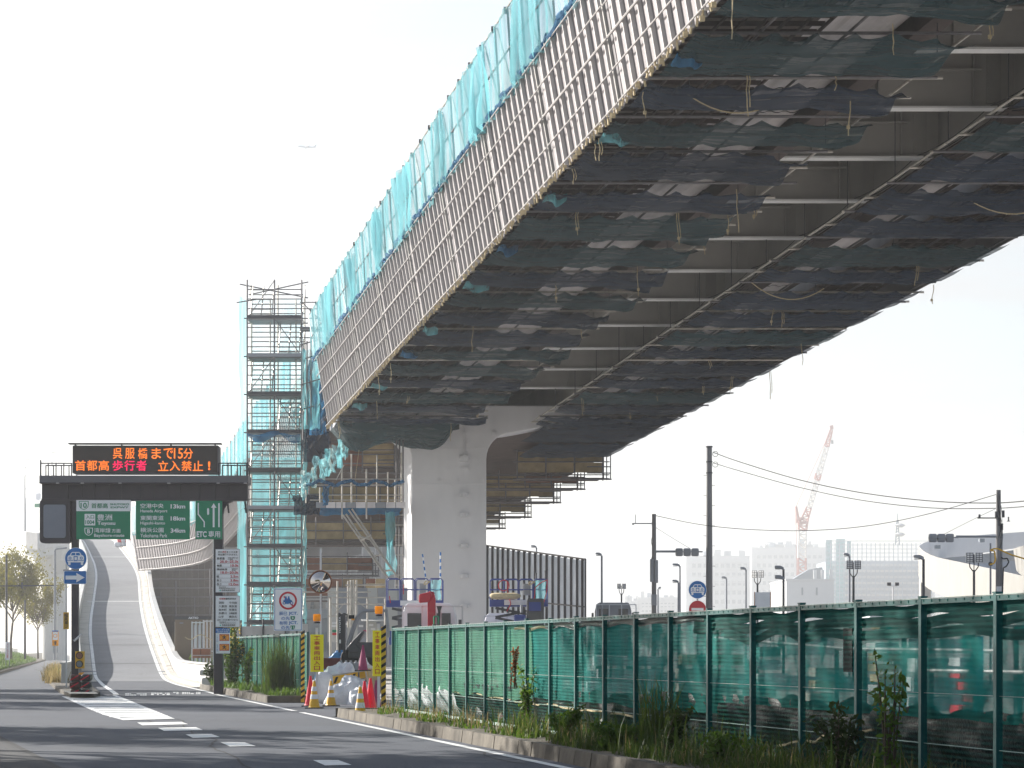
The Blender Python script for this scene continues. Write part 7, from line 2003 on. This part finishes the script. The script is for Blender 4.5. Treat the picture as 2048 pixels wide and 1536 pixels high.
def deco_lamp(x, y0, Y, sp, label):
    e = empty('decorative_lamp', V(at(x, 0, Y).x, Y, 0), label, 'street lamp', 'lantern lamp posts'); K = Y / F; z = H(y0, Y)
    pole_mesh(MB(), (0, 0, 0), z, .07, .05, 8).build('pole', M['steel_dark'], e); MB().tube((0, 0, z), (0, 0, z + sp * 2.1 * K), .02, 6).build('spike', M['steel_dark'], e)
    for s_ in (-1, 1):
        MB().path([V(0, 0, z - .1), V(s_ * sp * .55 * K, 0, z + .12), V(s_ * sp * .6 * K, 0, z + .3)], .025, 6).build('arm', M['steel_dark'], e)
        MB().box((s_ * sp * .62 * K, 0, z + .3 + sp * .7 * K), (sp * .85 * K, .28, sp * 1.3 * K)).build('lantern', M['translucent'], e)
        mb = MB()
        for j in range(5): mb.box((s_ * sp * .62 * K, -.15, z + .3 + sp * K * (.12 + .29 * j)), (sp * .88 * K, .02, .025))
        for j in (-1, 0, 1): mb.box((s_ * sp * .62 * K + j * sp * .42 * K, -.15, z + .3 + sp * .7 * K), (.025, .02, sp * 1.3 * K))
        mb.build('lantern_frame', M['steel_dark'], e)
    return e
deco_lamp(1707, 1152, 125, 13, 'double lantern lamp in front of the scaffolded building')
deco_lamp(1948, 1140, 115, 15, 'double lantern lamp in front of the curved white ramp')
deco_lamp(1515, 1167, 150, 11, 'double lantern lamp above the white framed board')
deco_lamp(1243, 1188, 170, 8, 'small double lantern lamp left of the signal pole')
fl = empty('floodlight_post', V(at(1786, 0, 170).x, 170, 0), 'slim post with two floodlights in front of the scaffolded building', 'floodlight'); K = 170 / F; z = H(1172, 170)
MB().tube((0, 0, 0), (0, 0, z), .05, 6).tube((-8 * K, 0, z), (8 * K, 0, z), .03, 6).build('pole', M['post_white'], fl)
for s_ in (-1, 1): MB().box((s_ * 8 * K, 0, z + .12), (.24, .12, .2)).build('floodlight', M['steel_dark'], fl)
b = Sign('framed_board', 1508, 1183, 1542, 1218, 118, 'blank white board with thin dark red posts above the fence', 'board')
b.rect(1510, 1184.5, 1540, 1218, M['sign_white'], 'panel', -.02, .02); b.rect(1508.3, 1184, 1510, 1300, M['mirror_rim'], 'post', -.03, .03); b.rect(1540, 1184, 1541.8, 1300, M['mirror_rim'], 'post', -.03, .03)
s = round_car_sign(1395, 1179.5, 18, 105, 'round blue sign with white car beyond the fence, left of the tallest pole')
s.rect(1393.5, 1197, 1396.5, 1330, M['steel'], 'post', .02, .08)
s = Sign('red_round_sign', 1377, 1200, 1413, 1236, 104.9, 'round red sign below the blue car sign, mostly hidden by the fence', 'road sign'); s.disc(1395, 1218.5, 17.5, W_, 'rim', -.01, .01); s.disc(1395, 1218.5, 17, M['sign_red'], 'panel', -.016, -.008); s.rect(1383, 1216, 1407, 1221, W_, 'bar', -.02, -.014)

# ------------------------------------------------------------------ far buildings
building('office_block', 1372, 1113, 1500, 1235, 1900, 80, 'low wide hazy white building left of the red crane', 'far_white', [(1382, 1122, 1496, 1212, 10, 5, .6, .42)])
building('office_block', 1503, 1096, 1652, 1235, 2050, 80, 'taller hazy white building behind the red crane', 'far_white', [(1512, 1104, 1646, 1210, 12, 6, .6, .4)])
e = building('rooftop_block', 1530, 1090, 1636, 1097, 2060, 40, 'flat roof storey on top of the taller hazy building', 'far_white')
building('hall', 1573, 1161, 1668, 1240, 820, 50, 'plain white hall with two vents in front of the hazy buildings', 'far_white', [(1590, 1172, 1648, 1192, 2, 1, .12, .7)])
building('far_block', 1276, 1196, 1356, 1240, 1800, 80, 'small distant white block at the horizon left of the round sign', 'far_white', [(1282, 1202, 1350, 1226, 9, 3, .6, .4)])
building('far_block', 1250, 1203, 1278, 1240, 1800, 80, 'narrow distant block at the far left of the skyline group', 'far_white', [(1253, 1207, 1276, 1226, 4, 3, .6, .4)])
e = empty('sawtooth_roof', at(1610, 1150, 880), 'grey ridged roof and vents behind the white hall', 'roof'); o = e.location.copy()
MB().prism([((at(x, y, 880) - o).x, (at(x, y, 880) - o).z) for x, y in ((1575, 1165), (1645, 1165), (1645, 1134), (1618, 1139))], 0, 10).build('slope', M['far_window'], e)
for x in (1630, 1645, 1662): MB().box((at(x, 1150, 877) - o), (1.0, .8, 3.4)).build('vent_stack', M['far_white'], e)
# building wrapped in scaffolding
sb = empty('scaffolded_building', at(1750, 1235, 1400), 'large hazy building wrapped in bluish scaffolding and net, behind the lantern lamp', 'building'); so_ = sb.location.copy()
def sp(x, y, d=0): return at(x, y, 1400 + d) - so_
a, b_ = sp(1655, 1240), sp(1868, 1122)
MB().hexa([(a.x, 6, a.z), (b_.x, 6, a.z), (b_.x, 50, a.z), (a.x, 50, a.z)], [(a.x, 6, b_.z), (b_.x, 6, b_.z), (b_.x, 50, b_.z), (a.x, 50, b_.z)]).build('wall', M['far_grey'], sb)
for (x0, x1, y0, y1) in ((1652, 1664, 1080, 1236), (1672, 1690, 1078, 1236), (1694, 1702, 1082, 1150)):
    A, B = sp(x0, y1), sp(x1, y0); MB().box(((A.x + B.x) / 2, 0, (A.z + B.z) / 2), (B.x - A.x, .2, B.z - A.z)).build('net_panel', M['far_teal'], sb)
mb = MB()
for x in range(1652, 1870, 9): mb.bar(sp(x, 1238), sp(x, 1078 + 4 * (x % 3)), .38)
for i in range(20): mb.bar(sp(1652, 1082 + 8 * i), sp(1868, 1082 + 8 * i), .3, .3)
for x in range(1700, 1860, 27): mb.bar(sp(x, 1150), sp(x + 18, 1120), .3)
mb.build('scaffold_grid', M['far_grey'], sb)
mb = MB()
for i in range(9): mb.bar(sp(1655, 1130 + 12 * i, 5), sp(1866, 1130 + 12 * i, 5), .8, 1.2)
mb.build('floor_edges', M['far_white'], sb)
# mast on its roof
e = empty('radio_mast', at(1795, 1085, 1060), 'small lattice radio mast with dishes above the scaffolded building', 'mast'); K = 1060 / F
mb = MB()
for s_ in (-1, 1): mb.tube((s_ * 4 * K, 0, -1), (s_ * 1.2 * K, 0, 44 * K), .22, 4)
for i in range(9): mb.bar((-4 * K * (1 - i * .08), 0, i * 5 * K), (4 * K * (1 - i * .08), 0, (i + 1) * 5 * K), .25)
mb.tube((0, 0, 44 * K), (0, 0, 58 * K), .15, 4).build('lattice', M['far_grey'], e)
for z in (12, 30): MB().lathe((5 * K, -.3, z * K), [(.8, 0), (2.2, .8), (.8, 1.5)], 10).build('dish', M['far_white'], e)
# crawler crane
YC = 1250.0
cc = empty('tower_crane', at(1604, 1240, YC), 'tall red and white lattice crane with its boom raised to the upper right', 'crane'); cco = cc.location.copy()
def cq(x, y, d=0): return at(x, y, YC + d) - cco
def lattice(p0, p1, w0, w1, n, name, m, r=.34):
    mb = MB(); ax = (p1 - p0).normalized(); sd = V(ax.z, 0, -ax.x)
    def c(t, s_, d): return p0 + (p1 - p0) * t + sd * s_ * (w0 + (w1 - w0) * t) / 2 + V(0, d * (w0 + (w1 - w0) * t) / 2, 0)
    for s_ in (-1, 1):
        for d in (-1, 1): mb.tube(c(0, s_, d), c(1, s_, d), r, 4)
    for i in range(n):
        for d in (-1, 1):
            mb.tube(c(i / n, -1 if i % 2 else 1, d), c((i + 1) / n, 1 if i % 2 else -1, d), r * .6, 3)
            mb.tube(c(i / n, -1, d), c(i / n, 1, d), r * .6, 3)
        mb.tube(c(i / n, 1, -1), c((i + 1) / n, 1, 1), r * .6, 3)
    return mb.build(name, m, cc)
KC = YC / F
lattice(cq(1604, 1240), cq(1604, 1165), 15 * KC, 15 * KC, 7, 'mast_section', M['crane_white'])
lattice(cq(1604, 1165), cq(1604, 1116), 15 * KC, 15 * KC, 5, 'mast_section', M['crane_far'])
lattice(cq(1604, 1116), cq(1605, 1060), 15 * KC, 14 * KC, 6, 'mast_section', M['crane_white'])
lattice(cq(1605, 1060), cq(1607, 1036), 15 * KC, 17 * KC, 3, 'slewing_section', M['crane_far'], .42)
lattice(cq(1607, 1045), cq(1618, 1015), 14 * KC, 9 * KC, 4, 'boom_section', M['crane_far'], .34)
lattice(cq(1618, 1015), cq(1634, 960), 9 * KC, 10 * KC, 8, 'boom_section', M['crane_white'])
lattice(cq(1634, 960), cq(1637, 948), 10 * KC, 10 * KC, 2, 'boom_section', M['crane_far'])
lattice(cq(1637, 948), cq(1653, 893), 10 * KC, 9 * KC, 8, 'boom_section', M['crane_white'])
lattice(cq(1653, 893), cq(1663, 860), 9 * KC, 4 * KC, 5, 'boom_section', M['crane_far'])
mb = MB(); mb.prism([(cq(x, y).x, cq(x, y).z) for x, y in ((1659, 852), (1666, 850), (1667, 858), (1661, 861))], -.5, .5); mb.build('boom_head', M['crane_far'], cc)
MB().tube(cq(1664, 860), cq(1664.5, 880), .05, 3).box(cq(1664.5, 884), (.9, .9, 1.6)).build('hook', M['steel_dark'], cc)
MB().bar(cq(1595, 1047), cq(1614, 1044), 2, 1.2).build('counter_deck', M['crane_far'], cc)
lattice(cq(1597, 1045), cq(1592, 1013), 5 * KC, 2 * KC, 3, 'back_mast', M['crane_far'])
MB().tube(cq(1592, 1013), cq(1648, 890), .12, 3).tube(cq(1592, 1013), cq(1594, 1230), .12, 3).tube(cq(1592, 1013), cq(1590, 1050), .12, 3).build('pendant_ropes', M['crane_far'], cc)
# curved ramp of a multi-storey road at the right
rp_ = empty('curved_ramp', at(1990, 1200, 200), 'large white spiral ramp with a smooth parapet at the right edge', 'ramp'); ro = rp_.location.copy()
def arc_band(name, pts_top, pts_bot, Ys, m, th=.3, n=24):
    mb = MB(); k = len(pts_top)
    def samp(P, t):
        i = min(k - 2, int(t * (k - 1))); f = t * (k - 1) - i
        p0, p1, p2, p3 = P[max(0, i - 1)], P[i], P[i + 1], P[min(k - 1, i + 2)]
        return .5 * ((2 * p1) + (p2 - p0) * f + (2 * p0 - 5 * p1 + 4 * p2 - p3) * f * f + (-p0 + 3 * p1 - 3 * p2 + p3) * f ** 3)
    T = [at(x, y, Y) - ro for (x, y), Y in zip(pts_top, Ys)]; B = [at(x, y, Y) - ro for (x, y), Y in zip(pts_bot, Ys)]
    for i in range(n):
        a, b = i / n, (i + 1) / n; t0_, t1_, b0_, b1_ = samp(T, a), samp(T, b), samp(B, a), samp(B, b); d = V(0, th, 0)
        MB().hexa([b0_, b1_, b1_ + d, b0_ + d], [t0_, t1_, t1_ + d, t0_ + d]).build(name, m, rp_)
# outer parapet: front swings from the left tip down to the right; inner back wall rises behind
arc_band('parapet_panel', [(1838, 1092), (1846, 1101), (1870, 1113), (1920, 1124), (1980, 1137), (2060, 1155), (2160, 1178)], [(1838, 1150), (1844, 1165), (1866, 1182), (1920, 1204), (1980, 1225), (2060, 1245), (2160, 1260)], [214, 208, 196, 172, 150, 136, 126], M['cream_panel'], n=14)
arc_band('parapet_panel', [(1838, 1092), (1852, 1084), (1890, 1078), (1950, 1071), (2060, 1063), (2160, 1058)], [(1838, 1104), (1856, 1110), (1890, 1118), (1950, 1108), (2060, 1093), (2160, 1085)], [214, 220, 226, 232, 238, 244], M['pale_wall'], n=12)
arc_band('road_band', [(1875, 1117), (1950, 1110), (2060, 1096), (2160, 1086)], [(1930, 1128), (1980, 1126), (2060, 1120), (2160, 1112)], [224, 230, 236, 242], M['beam_web'], n=8)
arc_band('under_band', [(1925, 1128), (1980, 1126), (2060, 1118), (2160, 1110)], [(1980, 1140), (2000, 1142), (2060, 1158), (2160, 1180)], [222, 226, 232, 238], M['steel'], n=8)
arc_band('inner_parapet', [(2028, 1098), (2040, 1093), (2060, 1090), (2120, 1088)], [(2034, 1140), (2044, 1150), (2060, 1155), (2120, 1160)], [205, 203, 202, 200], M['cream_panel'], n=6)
for (x, y) in ((1875, 1094), (1963, 1081)): MB().box(at(x, y, 221) - ro, (10 * 221 / F, .6, 7 * 221 / F)).build('louvre', M['far_window'], rp_)
MB().box(at(1850, 1215, 215) - ro, (.8, .8, 4.5)).build('column', M['concrete'], rp_)

# ------------------------------------------------------------------ far left viaduct, masts, signs
lv = empty('curved_viaduct', at(90, 1090, 415), 'hazy pale viaduct curving in from the left edge behind the trees', 'viaduct'); lo_ = lv.location.copy()
def lvp(x, y, Y): return at(x, y, Y) - lo_
pts = [(40, 1062, 1088, 400), (52, 1063, 1096, 393), (75, 1066, 1100, 391), (105, 1066, 1095, 395), (140, 1058, 1086, 410), (175, 1048, 1074, 435)]
for i, (p, q) in enumerate(zip(pts[:-1], pts[1:])):
    n = 4
    for k in range(n):
        def L_(j, t): return p[j] + (q[j] - p[j]) * t
        t0_, t1_ = k / n, (k + 1) / n
        A, B = lvp(L_(0, t0_), L_(2, t0_), L_(3, t0_)), lvp(L_(0, t1_), L_(2, t1_), L_(3, t1_)); C, D_ = lvp(L_(0, t1_), L_(1, t1_), L_(3, t1_)), lvp(L_(0, t0_), L_(1, t0_), L_(3, t0_)); d = V(0, .4, 0)
        MB().hexa([A, B, B + d, A + d], [D_, C, C + d, D_ + d]).build('parapet_panel', M['barrier'], lv)
        MB().hexa([A + V(0, .5, -1.0), B + V(0, .5, -1.0), B + V(0, 12, -1.0), A + V(0, 12, -1.0)], [A + V(0, .41, 0), B + V(0, .41, 0), B + V(0, 12, 0), A + V(0, 12, 0)]).build('deck', M['concrete_far'], lv)
MB().lathe(lvp(108, 1100, 401), [(1.7, -lvp(108, 1100, 401).z - lo_.z), (1.7, -3.6), (2.9, -1.6), (3.2, .2)], 24).build('column', M['concrete_far'], lv)
for (x0, y0, x1, y1, m) in ((52, 1003, 82, 1012, 'concrete_far'), (53, 1012, 58, 1062, 'steel'), (76, 1012, 81, 1062, 'steel'), (58, 1034, 76, 1060, 'far_white'), (54, 1003, 84, 1006, 'far_white')):
    a, b2 = lvp(x0, y1, 409), lvp(x1, y0, 409); MB().box(((a.x + b2.x) / 2, 9, (a.z + b2.z) / 2), (b2.x - a.x, .8, b2.z - a.z)).build('portal', M[m], lv)
s = Sign('green_sign', 69, 1006, 80, 1016, 408, 'small hazy green sign on the portal of the far viaduct', 'road sign'); s.rect(69, 1007, 80, 1015, GR, 'panel', -.05, .05)
s = Sign('white_sign', 72, 986, 82, 1000, 408, 'small white board above the portal of the far viaduct', 'sign'); s.rect(72, 986.5, 82, 1000, W_, 'panel', -.05, .05); s.rect(76.5, 1000, 77.5, 1006, M['steel'], 'stalk', -.05, .05)
for i, (x, y, yb) in enumerate(((104, 905, 1064), (50.5, 919, 1062), (46, 936, 1066), (49, 952, 1064), (50.5, 978, 1064), (52, 997, 1062))):
    e = empty('street_lamp', at(x, yb, 405 + i * 4), ['lamp post highest up, standing alone above the gantry railing', 'tallest lamp post of the left cluster on the far viaduct', 'second lamp post of the left cluster, set apart to the left', 'third lamp post of the left cluster on the far viaduct', 'fourth lamp post of the left cluster on the far viaduct', 'lowest lamp post of the left cluster on the far viaduct'][i], 'street lamp', 'lamp posts on the far viaduct'); K = (405 + i * 4) / F
    MB().tube((0, 0, 0), (0, 0, (yb - y) * K), .07, 6, .045).build('pole', M['steel'], e); MB().bar((0, 0, (yb - y) * K), (10 * K, 0, (yb - y) * K + .05), .12, .08).build('lamp_head', M['steel'], e)
# utility mast and sign near the trees
e = empty('lamp_mast', V(at(110, 0, 175).x, 175, .85), 'tall grey mast with a long bar to the left, behind the narrowing sign', 'mast'); K = 175 / F
MB().tube((0, 0, 0), (0, 0, H(1101, 175) - .85), .10, 8, .07).build('pole', M['steel'], e); MB().path([V(0, 0, H(1101, 175) - .85), V(3 * K, 0, H(1100, 175) - .8), V(24 * K, 0, H(1099, 175) - .75)], .05, 6).build('lamp_arm', M['steel'], e)
MB().tube((-115 * K, 0, H(1172, 175) - .85), (0, 0, H(1171, 175) - .85), .045, 6).box((-66 * K, 0, H(1171, 175) - .85), (.12, .1, .4)).build('long_bar', M['steel_dark'], e)
for i, (x, Y, yt, yb) in enumerate(((50, 195, 1200, 1318), (13, 185, 1110, 1320))):
    e = MB().tube((0, 0, 0), (0, 0, (yb - yt) / F * Y), .09, 7, .07).build('dark_post', M['steel_dark']); e.location = at(x, yb, Y); tag(e, ['dark post between the two left trees', 'slim post among the leaves of the leftmost tree'][i], 'post')
s = Sign('roadwork_sign', 104.5, 1261, 117, 1291.5, 160, 'orange and blue roadside sign with a black arrow, left of the narrowing sign', 'road sign')
s.rect(104.5, 1261, 117, 1291.5, M['sign_orange'], 'panel', -.03, .03); s.rect(105.8, 1264, 115.7, 1280, M['sign_white'], 'white_field', -.04, -.028); s.disc(110.7, 1271.5, 4, M['sign_orange'], 'ring', -.05, -.038, r_in=3); s.rect(104.5, 1261, 117, 1263.4, BL, 'blue_band', -.045, -.028)
s.polys([[(109.4, 1290), (109.4, 1285), (107.5, 1285), (110.7, 1281.5), (114, 1285), (112, 1285), (112, 1290)]], BK, 'arrow', -.05, -.03); s.rect(106, 1291.5, 107.5, 1306, M['steel'], 'leg', -.03, .03); s.rect(114, 1291.5, 115.5, 1306, M['steel'], 'leg', -.03, .03)
s = Sign('small_sign', 11, 1284, 19.5, 1320, 170, 'small white sign with faint red characters at the foot of the left tree', 'sign'); s.rect(11, 1284, 19.5, 1320, W_, 'panel', -.02, .02); s.text('スリップ注意', 13, 1287, 17.5, 1316, RD, front=-.03, vertical=True); s.rect(11, 1320, 12.2, 1332, M['steel'], 'leg', -.02, .02); s.rect(18.3, 1320, 19.5, 1332, M['steel'], 'leg', -.02, .02)
# pipe railing on the left verge
rl = empty('pipe_railing', (xl(150) - 2.4, 150, .7), 'dark pipe railing along the left verge', 'railing'); rlo = rl.location.copy()
y = 140
while y < 330:
    p = V(xl(y) - 2.5, y, .75) - rlo; q = V(xl(y + 4) - 2.5, y + 4, .75) - rlo
    MB().tube(p, p + V(0, 0, .9), .035, 6).build('post', M['steel'], rl)
    for z in (.45, .9): MB().tube(p + V(0, 0, z), q + V(0, 0, z), .028, 5).build('rail', M['steel'], rl)
    y += 4
# heap of red and white bags at the top of the ramp
for i, (x, y, m) in enumerate(((236, 1090, 'tarp_white'), (242, 1086, 'cone_red'), (248, 1091, 'tarp_white'), (254, 1087, 'cone_red'), (257, 1092, 'tarp_white'), (246, 1083, 'tarp_white'))):
    e = empty('bag', V(at(x, y, 300).x, 300, rz(300) + .3 + (.5 if i in (1, 3, 5) else 0)), ['leftmost pale', 'left red', 'middle pale', 'right red', 'rightmost pale', 'topmost pale'][i] + ' bag in the heap at the top of the ramp', 'bag', 'bags heaped at the top of the ramp'); sack(MB(), (0, 0, 0), (.8, .6, .55), i, i).build('bag_body', M[m], e, smooth=True)
# airliner high in the haze
ap = empty('airliner', at(614, 294, 5200), 'faint airliner climbing to the left, high in the pale sky', 'airplane'); ap.rotation_euler = (0, R(5), 0)
M['plane'] = mat('airliner_paint', (.72, .74, .76), rough=.5, var=.02, scale=.1)
MB().lathe((0, 0, 0), [(.3, -18), (1.5, -15.5), (2.0, -12), (2.0, 8), (1.2, 14), (.4, 18)], 16).build('fuselage', M['plane'], ap).rotation_euler = (0, R(90), 0)
for s_ in (-1, 1):
    MB().hexa([(-4, s_ * 1.5, -.6), (2.5, s_ * 1.5, -.6), (7, s_ * 17, .8), (4.5, s_ * 17, .8)], [(-4, s_ * 1.5, -.1), (2.5, s_ * 1.5, -.1), (7, s_ * 17, .95), (4.5, s_ * 17, .95)]).build('wing', M['plane'], ap)
    MB().tube((-4.5, s_ * 5.8, -1.9), (-.8, s_ * 5.8, -1.9), 1.15, 12).build('engine', M['plane'], ap)
    MB().hexa([(13, s_ * .5, .3), (16, s_ * .5, .3), (18, s_ * 6, .6), (16.8, s_ * 6, .6)], [(13, s_ * .5, .5), (16, s_ * .5, .5), (18, s_ * 6, .7), (16.8, s_ * 6, .7)]).build('tailplane', M['plane'], ap)
MB().prism([(11.5, 1.2), (16.5, .8), (18.2, 6.6), (16.2, 6.6)], -.2, .2).build('fin', M['plane'], ap)

# ------------------------------------------------------------------ morning haze
hz = MB().box((0, 1100, 62.5), (2800, 2400, 128)).build('haze', None)
hm = bpy.data.materials.new('haze'); hm.use_nodes = True
hn = hm.node_tree; hn.nodes.clear()
ho2 = hn.nodes.new('ShaderNodeOutputMaterial'); hv = hn.nodes.new('ShaderNodeVolumePrincipled')
hv.inputs['Color'].default_value = (.96, .98, 1, 1); hv.inputs['Density'].default_value = HAZE; hv.inputs['Anisotropy'].default_value = .5
hn.links.new(hv.outputs[0], ho2.inputs['Volume'])
hz.data.materials.append(hm)
hz['kind'] = 'stuff'; hz['label'] = 'thin bright morning haze over the whole place'
for n_ in [x for x in COL.objects if x.name.startswith('Sign')]: pass
